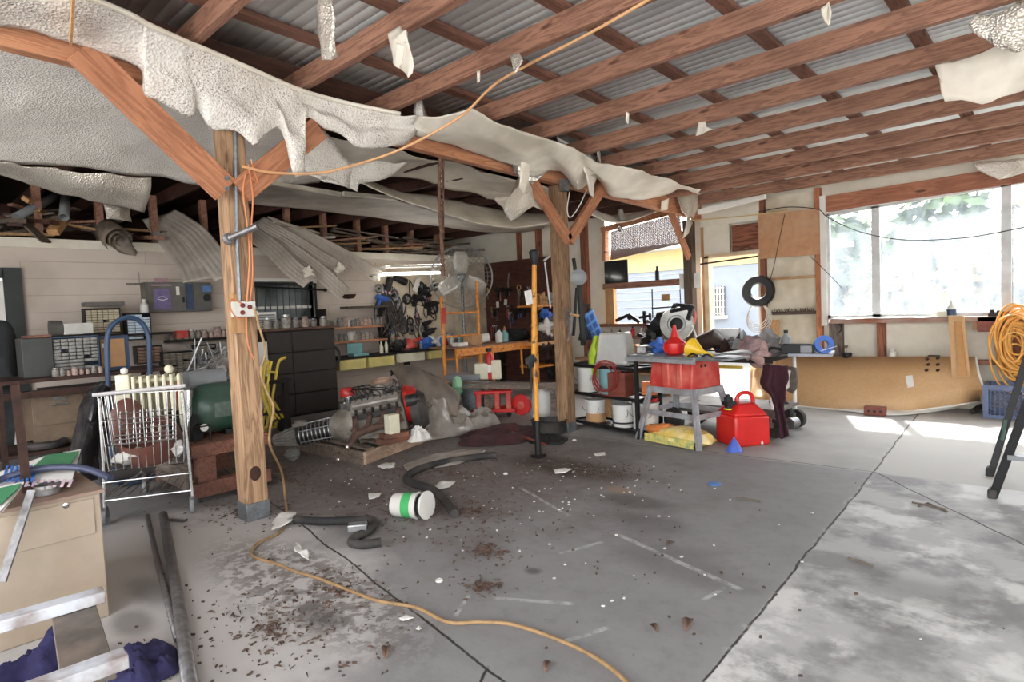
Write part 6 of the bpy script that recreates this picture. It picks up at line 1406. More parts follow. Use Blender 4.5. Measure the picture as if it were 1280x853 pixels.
# tube light
t = thing('tube_light', 'double fluorescent tube light hanging over the cream tool wall', 'light', WX(515, 337, -8.3))
a0, a1 = WX(483, 334, -8.15), WX(553, 332, -8.15); c0, c1 = WX(478, 343, -7.9), WX(549, 341, -7.9)
part(t, 'housing', MB().beam((a0+c0)/2+V(0,0,.05), (a1+c1)/2+V(0,0,.05), .34, .03, up=(0,0,1)), WHITEP, world=True)
part(t, 'tube', MB().cyl(a0, a1, .022), LAMP, world=True); part(t, 'tube', MB().cyl(c0, c1, .022), LAMP, world=True)
# drum fan on a pedestal
fc = WX(577, 347, -7.5); fr_ = .50; rz = -.735
t = thing('drum_fan', 'large round grey pedestal fan with three blades before the tool corner', 'fan', (fc.x, fc.y, 0), rz)
H_ = fc.z
m = MB()
for x in (-.09, .09): m.torus((x, 0, H_), fr_, .009, (1,0,0), 40, 6)
for k in range(1, 7): m.torus((.1+.02*(1-k/7), 0, H_), fr_*k/7, .0022, (1,0,0), 32, 4); m.torus((-.1, 0, H_), fr_*k/7, .0022, (1,0,0), 32, 4)
for k in range(40):
    a = k*PI/20; m.tube([(.12, 0, H_), (.10, math.cos(a)*fr_*.6, H_+math.sin(a)*fr_*.6), (.09, math.cos(a)*fr_, H_+math.sin(a)*fr_), (-.09, math.cos(a)*fr_, H_+math.sin(a)*fr_), (-.1, 0, H_)], .002, 4)
part(t, 'cage', m, ALU)
for k in range(3):
    a = PI/2+k*2*PI/3; R_ = Matrix.Rotation(a, 3, 'X'); m = MB(); rows = []
    for u in range(6):
        r = .06+.36*u/5; hw = .07+.055*math.sin(PI*u/5*.8+.3); rows.append([V(.02+.04*v/1.0, 0, H_)+R_ @ V(0, r, v*hw) for v in (-1, -.5, 0, .5, 1)])
    part(t, 'blade', m.grid(rows), mat('fan_blade%d' % k, (196, 190, 182), (170, 164, 156), sc=5, rough=.4, metal=.2), solid=.004)
part(t, 'hub', MB().lathe([(.05, -.02), (.06, .02), (.03, .06), (0, .07)], (.04, 0, H_), (1,0,0), 18), CHROME)
part(t, 'motor', MB().cyl((-.28, 0, H_), (-.08, 0, H_), .09), CASTG)
part(t, 'pole', MB().cyl((-.2, 0, .06), (-.2, 0, H_-.08), .025), STEEL); part(t, 'base', MB().lathe([(.3, 0), (.3, .03), (.05, .08)], (-.2, 0, 0)), CASTD)

# brown tool board on the window wall left of the second post
BW = wood('dark_tool_board', (96, 54, 44), (66, 36, 30), 'x', knots=False, dark=(44, 26, 22))
a, b2 = WY(606, 330, 8.72), WY(692, 335, 8.72)
single('tool_board', 'dark reddish brown plywood tool board in the far corner', 'board', MB().box(a.x, 8.7, .0, b2.x, 8.745, a.z), BW)
for i in range(46):
    px = rnd(600, 690); py = random.choice((384, 386, 392, 360, 408)); p = WY(px, py, 8.68); k = random.choice((0, 0, 1, 2, 3, 4, 5, 6, 7, 12, 13))
    dup(TL[k], p, rot=(0, 0, -PI/2), label=TN[k]+' hanging in rows on the dark brown tool board', group='tools on the dark board', scale=rnd(.9, 1.4))
for z_, lb in ((384, 'upper'), (455, 'lower')):
    p = WY(640, z_, 8.6); single('board_shelf', lb+' narrow shelf fixed across the dark brown tool board', 'shelf', MB().box(a.x+.1, 8.55, p.z-.03, b2.x, 8.7, p.z), BW)
for px, py, lb in ((622, 381, 'small upright white tag'), (632, 378, 'slanted white tag')):
    p = WY(px, py, 8.5); single('paper_tag', lb+' pinned above the tools on the dark board', 'tag', MB().cbox(p, (.07, .01, .11), Matrix.Rotation(.2 if px > 625 else 0, 3, 'Y')), PAPER)
p = WY(635, 358, 8.6); single('thin_chain', 'thin grey chain hanging on the dark brown tool board', 'chain', MB().tube(crom([WY(636, 342, 8.68), WY(635, 355, 8.68), WY(637, 370, 8.68)], 4), .012, 6), STEEL)
# orange scaffold used as a bench
def P2(x, y, z): return V(x, y, z)
t = thing('scaffold', 'rust spotted orange steel scaffold frame carrying a work plank', 'scaffold', (-6.9, 6.8, 0))
XS = -6.9; yl0 = WX(553, 400, XS).y; yl1 = WX(598, 400, XS).y; yr1 = WX(697, 420, -6.5).y
zt0 = WX(553, 372, XS).z; zt1 = WX(598, 352, XS).z
part(t, 'upright', MB().cyl((XS, yl0, 0), (XS, yl0, zt0), .028), YORANGE, world=True); part(t, 'upright', MB().cyl((XS, yl1, .3), (XS, yl1, zt1), .024), YORANGE, world=True)
for py in (391, 420): 
    z = WX(575, py, XS).z; part(t, 'rung', MB().cyl((XS, yl0, z), (XS, yl1, z), .017), YORANGE, world=True)
z = WX(575, 448, XS).z; part(t, 'rung', MB().cyl((XS, yl0, z), (XS, yl1+.2, z), .014), YORANGE, world=True)
xb_ = -6.7; a, b2 = WX(570, 437, xb_), WX(664, 431, xb_)
zbn = WX(618, 431, xb_).z
part(t, 'cross_beam', MB().box(xb_-.03, a.y, zbn-.12, xb_+.02, b2.y, zbn-.01), YORANGE, world=True, bevel=.004)
part(t, 'work_plank', MB().box(xb_-.55, a.y-.05, zbn-.01, xb_+.03, b2.y+.05, zbn+.015), wood('bench_plank', (160, 116, 84), (120, 82, 60), 'y'), world=True)
for px in (571, 602, 616, 652):
    y = WX(px, 450, xb_).y; part(t, 'leg', MB().tube([(xb_, y, zbn-.12), (xb_, y+.01, .35 if px in (571, 652) else 0)], .018, 8), YORANGE, world=True)
part(t, 'red_label', MB().box(XS+.03, yl0-.04, WX(553, 405, XS).z, XS+.035, yl0+.04, WX(553, 385, XS).z), REDTAG, 'red tag on the left upright', world=True)
yy0, yy1 = WX(668, 420, -6.5).y, WX(697, 420, -6.5).y
t = thing('scaffold', 'second orange scaffold end frame with shelves of junk left of the middle post', 'scaffold', (-6.5, (yy0+yy1)/2, 0))
for y in (yy0+.05, yy1): part(t, 'upright', MB().cyl((-6.5, y, 0), (-6.5, y, 1.75), .024), YORANGE, world=True)
for py in (381, 456): 
    z = WX(685, py, -6.5).z; part(t, 'shelf', MB().box(-6.85, yy0, z-.03, -6.48, yy1+.03, z), YORANGE, world=True)
z = WX(685, 427, -6.5).z; part(t, 'shelf', MB().box(-6.85, yy0, z-.05, -6.48, yy1+.03, z), PINEY, world=True)
for i, (px, py, mt_, lb, s) in enumerate(((676, 376, CARD, 'tan bag', .12), (688, 374, GREYP, 'grey box', .1), (684, 410, WHITEP, 'white and dark crumpled glove', .13), (690, 415, CARD, 'small yellow carton', .1), (675, 430, RUST, 'rusty coil heap', .16), (688, 446, RUST, 'brown iron heap', .15), (690, 465, CASTD, 'dark round motor', .12), (682, 392, BLUE, 'blue glove', .09), (694, 400, CASTG, 'grey handle', .1))):
    p = WX(px, py, -6.6); single('scaffold_junk', lb+' on the shelves left of the middle post', 'junk', MB().sph(p, (s, s*1.1, s*.9), 14, 1.1, i), mt_)
# things on the work plank
for px, mt_, k, lb in ((634, GREEN, 0, 'green spray bottle on the scaffold plank'), (627, WHITEP, 1, 'white jar on the scaffold plank')):
    p = WX(px, 429, xb_-.1); bottle((xb_-.15, p.y, zbn+.015), .06, .22, TEAL if k == 0 else WHITEP, REDP if k == 0 else GREEN, lb)
p = WX(596, 429, xb_-.1); single('carton', 'open brown carton on the scaffold plank', 'carton', MB().box(xb_-.3, p.y-.1, zbn+.016, xb_-.1, p.y+.12, zbn+.16), CARD)
p = WX(606, 429, xb_-.1); single('white_can', 'white can tipped beside the brown carton', 'can', MB().cyl((xb_-.2, p.y-.03, zbn+.09), (xb_-.1, p.y+.1, zbn+.12), .07), WHITEP)
p = WX(580, 429, xb_-.1); single('white_block', 'small white block at the left end of the scaffold plank', 'block', MB().box(xb_-.25, p.y-.1, zbn+.016, xb_-.1, p.y+.08, zbn+.07), WHITEP)
p = WX(652, 429, xb_-.1); single('black_bag', 'black bag and straps heaped on the right end of the scaffold plank', 'bag', MB().sph((xb_-.2, p.y-.05, zbn+.1), (.16, .32, .085), 16, .9, 4), BLACKP)
# grey plank bench below with its things
a, b2 = FL(560, 481, .42), FL(706, 483, .42)
t = thing('low_bench', 'low weathered grey plank bench behind the ribbed bucket', 'bench', ((a.x+b2.x)/2, (a.y+b2.y)/2, 0))
part(t, 'plank', MB().beam(a, b2, .3, .05), GREYY, world=True)
for u in (.08, .36, .92): 
    p = lerp(a, b2, u); part(t, 'leg', MB().box(p.x-.04, p.y-.04, 0, p.x+.04, p.y+.04, .4), GREYW, world=True)
for px, w_, h, mt_, lb in ((604, .2, .22, CREAM, 'tan open carton on the low grey bench'), (621, .12, .26, CREAM, 'cream bottle shaped carton on the low grey bench'), (582, .5, .08, GREYP, 'flat grey tray on the low grey bench')):
    p = FL(px, 474, .45); single('carton', lb, 'carton', MB().cbox((p.x, p.y, .45+h/2), (w_, w_*.7, h), RZ(.5)), mt_, bevel=.01)
p = FL(613, 474, .45); t = thing('fire_extinguisher', 'red extinguisher standing on the low grey bench', 'extinguisher', (p.x, p.y, .45))
part(t, 'body', MB().lathe([(.055, 0), (.06, .02), (.06, .3), (.03, .36), (.02, .38)]), REDTAG); part(t, 'label', MB().lathe([(.0612, .1), (.0612, .2)], cap=False), PAPER); part(t, 'valve', MB().box(-.02, -.05, .38, .02, .03, .43), BLACKM)
# rusted yellow stand pole in front of the second post
b0 = FL(673, 572); T_ = WX(668, 330, b0.x)
t = thing('stand_pole', 'tall yellow and black rusted pole stand with a black cap, left of the middle post', 'pole', (b0.x, b0.y, 0))
part(t, 'pole', MB().tube([(b0.x, b0.y, .05), (b0.x, b0.y, 1.0), (T_.x, T_.y, T_.z)], [.02, .026, .022], 10), mat('yellow_rust', (222, 158, 50), (190, 118, 40), sc=9, rough=.5, spots=(50, 36, 30), ssc=11, sth=.56), world=True)
part(t, 'cap', MB().lathe([(.014, -.02), (.04, .08), (.05, .13), (.03, .15)], T_-V(0,0,.02), (0,0,1), 12), BLACKP, 'black flared cap', world=True)
part(t, 'base', MB().box(b0.x-.05, b0.y-.05, 0, b0.x+.05, b0.y+.05, .03).cyl((b0.x,b0.y,0), (b0.x,b0.y,.35), .03), BLACKM, world=True)
p = WX(661, 372, b0.x); part(t, 'paper_tag', MB().cbox(p, (.01, .09, .13), Matrix.Rotation(.15, 3, 'X')), PAPER, world=True)
p = WX(664, 452, b0.x); part(t, 'black_strap', MB().sph(p, (.04, .06, .06), 10, .7).tube([p, p-V(0,.02,.3)], .008), BLACKP, world=True)
t = thing('crank_arm', 'white jointed rod hanging beside the middle post top', 'rod', WX(690, 320, -4.8))
part(t, 'arm', MB().tube([WX(680, 326, -4.8), WX(698, 312, -4.8)], .014, 8).tube([WX(681, 328, -4.8), WX(688, 385, -4.8)], .01, 8), WHITEP, world=True)
part(t, 'strap', MB().prism([WX(692, 318, -4.75), WX(697, 318, -4.75), WX(700, 342, -4.75), WX(697, 340, -4.75)], (.01, 0, 0)), WHITEP, world=True)
# red creeper seat, tank, cylinder, dark tub, heap of red cloth
p = FL(618, 520)
t = thing('creeper_seat', 'red plastic rolling mechanic seat behind the dark red cloth', 'rolling seat', (p.x, p.y, 0), .75)
part(t, 'seat', MB().cbox((0, 0, .33), (.5, .3, .05)), RED, bevel=.015)
for sx in (-.19, .05, .2): part(t, 'leg', MB().cbox((sx, 0, .2), (.07, .3, .24)), REDP, bevel=.01)
part(t, 'tray', MB().cbox((0, 0, .09), (.56, .34, .05)), RED, bevel=.01)
part(t, 'wheel', MB().lathe([(.04, -.03), (.13, -.03), (.14, 0), (.13, .03), (.04, .03)], (.36, -.05, .14), (.3, 1, 0), 22), RED)
part(t, 'wheel_hub', MB().lathe([(.02, -.04), (.05, -.035), (.05, .035), (.02, .04)], (.36, -.05, .14), (.3, 1, 0), 14), REDP)
for sx in (-.22, .0, .2): part(t, 'caster', MB().sph((sx, -.12, .035), .034, 8), BLACKP)
p = FL(673, 521); t = thing('white_tank', 'white capped tank standing behind the yellow pole', 'tank', (p.x, p.y+.1, 0))
part(t, 'body', MB().lathe([(.1, 0), (.13, .03), (.14, .08), (.14, .36), (.13, .4), (0, .41)], n=22), WHITEP); part(t, 'valve', MB().cyl((0,-.1,.0), (0,-.18,.03), .03), WHITEP)
p = FL(693, 521); single('steel_cylinder', 'tall brushed steel cylinder beside the white tank', 'cylinder', MB().lathe([(.085, 0), (.085, .42), (.07, .43), (0, .43)], (p.x, p.y+.05, 0), n=22), ALU)
p = FL(688, 541); single('dark_tub', 'low dark grey rubber tub at the foot of the middle post', 'tub', MB().lathe([(.17, 0), (.2, .14), (.21, .15), (.19, .15), (.16, .02), (0, .02)], (p.x, p.y-.02, 0), n=20, cap=False), RUBBER)
p = FL(630, 545); cloth('dark_red_cloth', 'dark red and black cloth heap on the floor before the red seat', (p.x, p.y, 0), (.42, .55, .13), mat('dark_red_cloth', (78, 36, 38), (38, 26, 28), sc=9, rough=.95, bump=.4), 12, 34, .9)
p = FL(680, 552); cloth('dark_red_cloth', 'flat black cloth trailing in front of the dark grey tub', (p.x, p.y+.05, 0), (.25, .2, .06), BLACKP, 17, 24, .9)
single('iron_handle', 'dark red iron handle lying beside the cloth heap', 'bar', MB().cyl(FL(640, 541, .05), FL(682, 556, .02), .015), COPPERM)
# things hung on the middle post
t = thing('clip_fan', 'small round grey guard hanging with black straps right of the middle post', 'fan guard', WX(722, 348, -4.2))
p = WX(723, 347, -4.15); part(t, 'disc', MB().lathe([(.06, 0), (.085, .01), (.09, .03), (.05, .05), (0, .05)], p, (.7, -.7, 0), 20), GREYP, world=True)
part(t, 'straps', MB().beam(WX(717, 323, -4.2), WX(720, 345, -4.2), .02, .04).beam(WX(724, 355, -4.2), WX(729, 432, -4.2), .02, .07).beam(WX(721, 360, -4.2), WX(717, 420, -4.2), .02, .03), BLACKP, world=True)
m = MB()
for k in range(5): m.tube(crom([WX(707, 385+k*4, -4.22), WX(714, 392+k*5, -4.18), WX(710, 402+k*6, -4.2)], 4), .008, 6)
single('post_hook', 'tangle of dull grey hooks and wire on the face of the middle post', 'hooks', m, STEEL, kind='stuff')
single('post_peg', 'short pale wooden peg sticking out of the middle post', 'peg', MB().beam(WX(712, 393, -4.25), WX(724, 395, -4.15), .025, .025), PINEX)
m = MB().tube(crom([WX(712, 240, -4.2), WX(709, 262, -4.2), WX(713, 272, -4.2), WX(724, 258, -4.2), WX(733, 238, -4.2)], 6), .006, 6)
single('white_loop', 'thin white wire loop hanging inside the V braces', 'wire', m, WHCORD)
single('pulley_box', 'small grey junction box at the top of the middle post', 'box', MB().cbox(WX(705, 232, -4.2), (.06, .09, .12)), GALV)

# ================================================================ rack with buckets
t = thing('metal_rack', 'black angle steel rack holding paint buckets right of the middle post', 'rack', (-4.0, 5.75, 0))
LF, RF = FL(716, 532), FL(798, 549); n_ = (RF-LF).normalized(); bk = V(-n_.y, n_.x, 0)
if bk.y < 0: bk = -bk
LB, RB = LF+bk*.34, RF+bk*.34
def at_h(p, py):                                   # height on the vertical line over p that shows at row py
    lo, hi = 0, 3
    for _ in range(40):
        mm = (lo+hi)/2; q = V(p.x, p.y, mm)-CAM; yy = 426.5-F_PX*q.dot(UP)/q.dot(FW)
        if yy > py: lo = mm
        else: hi = mm
    return lo
ht = at_h(LF, 446)
for p in (LF, RF, LB, RB): part(t, 'upright', MB().box(p.x-.018, p.y-.018, 0, p.x+.018, p.y+.018, ht), BLACKM, world=True)
RK = []
for h in (at_h(LF, 456), at_h(LF, 490), at_h(LF, 525)):
    RK.append(h)
    part(t, 'shelf', MB().beam(LF+V(0,0,h), RF+V(0,0,h), .03, .035).beam(LB+V(0,0,h), RB+V(0,0,h), .03, .035).beam(LF+V(0,0,h), LB+V(0,0,h), .03, .035).beam(RF+V(0,0,h), RB+V(0,0,h), .03, .035)
         .prism([LF+V(0,0,h-.01), RF+V(0,0,h-.01), RB+V(0,0,h-.01), LB+V(0,0,h-.01)], (0,0,.006)), BLACKM, world=True)
def can(nm, lab, p, r, h, mt, band=None, cat='bucket', top=None, lidm=None):
    t = thing(nm, lab, cat, p)
    part(t, 'body', MB().lathe([(r*.9, 0), (r*.94, .01), (r, h-.01), (r*1.05, h), (r*1.05, h+.012), (r*.95, h+.012)]+([(0, h+.012)] if lidm else [(r*.9, .02), (0, .02)]), n=22, cap=False), mt)
    if band: part(t, 'band', MB().lathe([(r*.985+.003, band[0]), (r*.99+.004, band[1])], n=22, cap=False), band[2])
    part(t, 'bail', MB().tube([(r*1.04*math.cos(a), r*1.04*math.sin(a)*.3-r*.95, h*.75-abs(math.sin(a))*h*.35) for a in [PI*k/10 for k in range(11)]], .003, 5), STEEL)
    return t
def onrack(px, lvl, dep=.5):
    h = RK[lvl]; u = (px-716)/(798-716); p = lerp(LF, RF, u)+bk*.34*dep; return V(p.x, p.y, h+.012)
can('paint_bucket', 'white bucket on the left of the upper rack shelf', onrack(729, 1, .35), .13, .27, WHITEP)
can('paint_bucket', 'pale teal bucket in the middle of the upper rack shelf', onrack(757, 1, .5), .15, .32, mat('teal_pail', (150, 196, 200), (130, 178, 184), sc=6, rough=.4))
can('paint_can', 'white paint can with tan lower half on the bottom rack shelf', onrack(739, 2, .3), .11, .24, WHITEP, (.0, .1, CARD), cat='can', lidm=1)
can('paint_can', 'white paint can with black bottom band on the bottom rack shelf', onrack(774, 2, .3), .12, .23, WHITEP, (.04, .06, BLACKP), cat='can', lidm=1)
can('paint_bucket', 'tall white bucket at the right end of the bottom rack shelf', onrack(793, 2, .55), .14, .27, WHITEP, lidm=1)
can('paint_can', 'dull grey can between the two paint cans on the bottom rack shelf', onrack(757, 2, .8), .1, .25, GREYP, cat='can')
p = onrack(774, 1, .2); single('brown_box', 'brown louvred metal box on the upper rack shelf', 'box', MB().box(p.x-.11, p.y-.08, p.z, p.x+.11, p.y+.1, p.z+.26), mat('brown_louvre', (124, 62, 46), (96, 46, 34), sc=3, st=(1,1,12)), bevel=.006)
p = onrack(790, 1, .9); single('orange_pouch', 'orange and red plastic packets at the right of the upper rack shelf', 'packet', MB().cbox(p+V(0,0,.08), (.16, .08, .14), RZ(.3)), plastic('orange_plastic', (232, 120, 40)))
single('red_packet', 'flat red packet lying under the orange packet on the rack', 'packet', MB().cbox(p+V(.0,-.08,-.03), (.24, .12, .03), RZ(.2)), RED)
p = onrack(741, 1, .8); single('tan_plank', 'short tan plank standing in the rack behind the white bucket', 'plank', MB().box(p.x-.04, p.y-.02, .1, p.x+.04, p.y+.02, .85), PINEZ)
m = MB(); c = WX(760, 462, -3.95)
c = onrack(766, 0, 0)+V(0, -.06, -.1)
for k in range(6): m.torus(c+V(rnd(-.04,.04), rnd(-.02,.02), rnd(-.05,.03)), .15+rnd(-.02,.02), .006, (rnd(-.2,.2), 1, rnd(-.2,.2)), 24, 5)
single('red_cable', 'loops of thin red cable hanging over the front of the rack', 'cable', m, mat('dull_red_cable', (150, 50, 44), (110, 40, 36), sc=9))
p = onrack(759, 0, .6); t = thing('storage_bin', 'translucent plastic bin turned upside down on top of the rack', 'bin', p, .2)
hb = .36
part(t, 'body', MB().hexa([(-.2,-.14,0),(.2,-.14,0),(.2,.14,0),(-.2,.14,0),(-.15,-.11,hb),(.15,-.11,hb),(.15,.11,hb),(-.15,.11,hb)]), CLEARP, bevel=.02); part(t, 'rim', MB().box(-.215,-.155,0,.215,.155,.025), CLEARP, bevel=.006)
# lime cloth and blue crate above
rows = [[WX(px, py, x) for px, py in pts] for x, pts in ((-4.25, ((740,424),(737,440),(736,455),(739,470))), (-4.12, ((745,420),(744,440),(742,455),(743,472))), (-4.2, ((753,424),(749,440),(746,456),(747,470))))]
single('lime_cloth', 'lime green cloth draped down the left of the rack', 'cloth', sheet(rows, 5, .03, 7, 3), LIME, solid=.012)
t = thing('blue_crate', 'light blue plastic basket hanging tilted above the lime cloth', 'basket', WX(741, 412, -4.25))
q = [WX(727, 398, -4.3), WX(741, 386, -4.2), WX(754, 418, -4.2), WX(741, 424, -4.3)]
part(t, 'body', MB().prism(q, (-.14, .14, 0)), mat('crate_blue', (120, 166, 226), (96, 140, 206), sc=6, rough=.4), world=True, bevel=.015)
u = (q[2]-q[1]); v_ = (q[0]-q[1]); m = MB()
for i in range(3):
    for j in range(2):
        o_ = q[1]+u*(.12+.3*i)+v_*(.15+.42*j); m.prism([o_, o_+u*.2, o_+u*.2+v_*.3, o_+v_*.3], (.006, -.006, 0))
part(t, 'grid_holes', m, mat('crate_dark', (60, 96, 160), None), world=True)
single('blue_basket', 'darker blue plastic basket below the light blue one', 'basket', MB().prism([WX(728, 412, -4.35), WX(738, 405, -4.3), WX(742, 422, -4.3), WX(731, 428, -4.35)], (-.1, .1, 0)), BLUE, bevel=.01)
m = MB()
for k in range(12): a = WX(rnd(726, 738), 380, -4.3); m.tube(crom([a, a+V(rnd(-.04,.04), rnd(-.04,.04), -.2), a+V(rnd(-.05,.05), rnd(-.06,.06), -.42)], 4), rnd(.006, .014), 5)
single('black_cords', 'black cords hanging between the middle post and the blue basket', 'cords', m, RUBBER, kind='stuff')

# workbench with tools under the big opening, miter saw
t = thing('workbench', 'cluttered workbench against the wall under the big opening', 'bench', (-5.2, 8.45, 0))
zk = WY(800, 448, 8.3).z
part(t, 'top', MB().box(-6.3, 8.15, zk-.04, -4.55, 8.72, zk), WRX, world=True)
for x in (-6.2, -5.4, -4.62): part(t, 'leg', MB().box(x-.04, 8.2, 0, x+.04, 8.28, zk-.04), PINEZ, world=True)
part(t, 'lower_shelf', MB().box(-6.2, 8.2, .3, -4.6, 8.7, .33), WRX, world=True)
p = WY(800, 422, 8.6); single('back_shelf', 'short brown shelf with tools below the ledge of the big opening', 'shelf', MB().box(-5.9, 8.55, p.z-.02, -4.8, 8.745, p.z+.01), RWX)
for i in range(26):
    x = rnd(-6.15, -4.75); lvl = random.choice((zk, zk, p.z+.01)); y = rnd(8.2, 8.5) if lvl == zk else 8.65
    dup(random.choice(BT+J[:2]), (x, y, lvl), rnd(0, 6), 'small bottle, jar or can standing below the big opening', 'bottles and cans below the big opening', scale=rnd(.45, .85))
for i, (px, py, y, mt_, s, lb) in enumerate(((785, 440, 8.2, CASTG, .14, 'grey machine housing'), (812, 425, 8.2, DKT, .13, 'dark motor lump'), (823, 408, 8.2, BLACKP, .13, 'black round motor'), (775, 432, 8.3, BLUE, .09, 'blue tool'), (798, 452, 8.2, CARD, .1, 'brown bag'), (830, 432, 8.1, CASTG, .14, 'grey tool base'))):
    q = WY(px, py, y); single('bench_junk', lb+' heaped on the workbench left of the miter saw', 'tool', MB().sph((q.x, q.y, max(q.z, zk+s*.8)), (s*1.2, s, s), 14, 1.2, i).cyl((q.x, q.y, q.z), (q.x-.2, q.y, q.z+.08), .03), mt_)
c = WY(846, 405, 8.0)
t = thing('miter_saw', 'black and grey miter saw with round blade guard on the bench beside the doorway', 'saw', (c.x, c.y, zk))
nd = V(.35, -.94, 0).normalized(); sd_ = V(nd.y*-1, nd.x, 0)
part(t, 'guard', MB().lathe([(.12, -.03), (.23, -.035), (.24, 0), (.23, .04), (.13, .045), (.12, .02)], c, nd, 30), mat('guard_grey', (176, 174, 168), (140, 138, 134), sc=8, rough=.35, metal=.4), world=True)
part(t, 'blade', MB().lathe([(0, 0), (.2, 0), (.2, .004), (0, .004)], c, nd, 30), STEEL, world=True); part(t, 'hub', MB().lathe([(.09, 0), (.09, .05), (.05, .07), (0, .07)], c, nd, 18), BLACKP, world=True)
m = MB().beam(WY(838, 390, 7.98), WY(866, 383, 7.98), .1, .05).beam(WY(845, 376+4, 7.98), WY(836, 398, 7.98), .06, .06).beam(WY(866, 382, 7.98), WY(860, 400, 7.98), .06, .06).beam(WY(845, 381, 7.98), WY(866, 383, 7.98), .05, .05)
part(t, 'handle', m, BLACKP, world=True, bevel=.012)
part(t, 'motor', MB().cyl(c+V(-.15, .05, .12), c+V(-.32, .1, .1), .09), BLACKP, world=True)
part(t, 'base', MB().box(c.x-.3, c.y-.15, zk, c.x+.2, c.y+.25, zk+.07).cyl((c.x-.05, c.y, zk+.07), (c.x-.05, c.y, zk+.1), .18), CASTG, world=True, bevel=.01)
part(t, 'support_arm', MB().beam((c.x-.05, c.y+.12, zk+.08), c+V(-.05,.08,0), .07, .08), CASTG, world=True)
m = MB().tube(crom([WY(861, 385, 8.1), WY(868, 390, 8.1), WY(868, 402, 8.1), WY(862, 412, 8.1)], 5), .02, 8)
single('pink_hose', 'coiled salmon pink hose behind the miter saw', 'hose', m, PINKH)
single('white_cable', 'white cable hanging from the miter saw beside the doorway', 'cable', MB().tube(crom([WY(863, 403, 8.05), WY(869, 418, 8.0), WY(874, 440, 7.9), WY(873, 460, 7.9)], 5), .012, 8), WHCORD)
for px, lb in ((786, 'black caulking gun lying on the ledge of the big opening'), (806, 'black upright clamp tool on the ledge of the big opening')):
    q = WY(px, 402, 8.68); b2 = V(q.x, 8.68, 1.08)
    if px == 786: m = MB().beam(b2+V(-.25,0,.05), b2+V(.0,0,.14), .04, .05).beam(b2+V(.0,0,.15), b2+V(.2,0,.02), .04, .06).sph(b2+V(.02,0,.1), .05, 8)
    else: m = MB().beam(b2, b2+V(0,0,.2), .05, .05).beam(b2+V(-.1,0,.09), b2+V(.1,0,.12), .04, .04).beam(b2+V(.1,0,.0), b2+V(.1,0,.16), .04, .03)
    single('ledge_tool', lb, 'tool', m, BLACKP, bevel=.006)
q = WY(816, 350, 8.6); single('black_bottle', 'slim black sprayer standing on the rail of the upper opening', 'sprayer', MB().lathe([(.035, 0), (.035, .14), (.015, .17), (.02, .22)], V(q.x, 8.74, 1.76), n=12), BLACKP)
t = thing('wall_rack', 'black wire tool rack with a tag hanging in the lower opening', 'rack', WY(835, 380, 8.6))
part(t, 'bar', MB().beam(WY(815, 386, 8.68), WY(858, 382, 8.68), .03, .02).beam(WY(815, 362, 8.68), WY(816, 398, 8.68), .015, .015).beam(WY(850, 362, 8.68), WY(851, 385, 8.68), .012, .012), BLACKM, world=True)
part(t, 'tag', MB().cbox(WY(832, 372, 8.66), (.14, .01, .1)), CARD, world=True)

# ================================================================ table saw
t = thing('table_saw', 'faded red table saw on a splayed grey steel stand', 'table saw', (-3.0, 5.66, 0), -.2)
hs_, zt_s = .58, at_h(FL(877, 565), 448)
zst = at_h(FL(877, 565), 492)
LGM = mat('stand_grey', (172, 174, 178), (146, 148, 152), sc=10, rough=.5, metal=.3, dirt=(110, 80, 62), dsc=6)
for sx in (-1, 1):
    for sy in (-1, 1):
        part(t, 'leg', MB().beam((sx*.385, sy*.29, 0), (sx*.27, sy*.2, zst), .075, .012).beam((sx*.385, sy*.29, 0), (sx*.27, sy*.2, zst), .012, .075), LGM)
part(t, 'stand_rim', MB().box(-.29, -.23, zst-.05, .29, -.22, zst+.01).box(-.29, .22, zst-.05, .29, .23, zst+.01).box(-.29, -.23, zst-.05, -.28, .23, zst+.01).box(.28, -.23, zst-.05, .29, .23, zst+.01), LGM)
zc2 = .3
part(t, 'brace', MB().box(-.34, -.262, zc2-.03, .34, -.25, zc2+.02), LGM); part(t, 'brace', MB().box(-.34, .25, zc2-.03, .34, .262, zc2+.02), LGM)
part(t, 'brace', MB().box(-.342, -.25, zc2-.03, -.33, .25, zc2+.02), LGM); part(t, 'brace', MB().box(.33, -.25, zc2-.03, .342, .25, zc2+.02), LGM)
part(t, 'body', MB().hexa([(-.27,-.23,zst),(.27,-.23,zst),(.27,.23,zst),(-.27,.23,zst),(-.24,-.2,zt_s-.04),(.27,-.2,zt_s-.04),(.27,.2,zt_s-.04),(-.24,.2,zt_s-.04)]).box(-.1, -.235, zst+.02, .0, -.2, zt_s-.05).box(.09, -.24, zst+.0, .16, -.2, zt_s-.05), REDP, bevel=.015)
part(t, 'body_flare', MB().cyl((.2, -.2, zst+.03), (.2, .2, zst+.03), .07), REDP)
m = MB()
for q in ((.272, -.08, .82), (.272, -.02, .81)): m.cyl((q[0], q[1], zt_s-.1), (q[0]+.004, q[1], zt_s-.1), .016)
part(t, 'vent_hole', m, BLACKM)
part(t, 'table_top', MB().box(-.47, -.3, zt_s-.035, .36, .28, zt_s), mat('cast_top', (150, 156, 158), (120, 126, 128), sc=14, rough=.4, metal=.5), bevel=.006)
part(t, 'fence_rail', MB().box(-.5, -.325, zt_s-.06, .38, -.3, zt_s-.02), LGM)
part(t, 'extension', MB().box(.36, -.25, zt_s-.03, .62, .2, zt_s-.01), GALV)
ts = zt_s
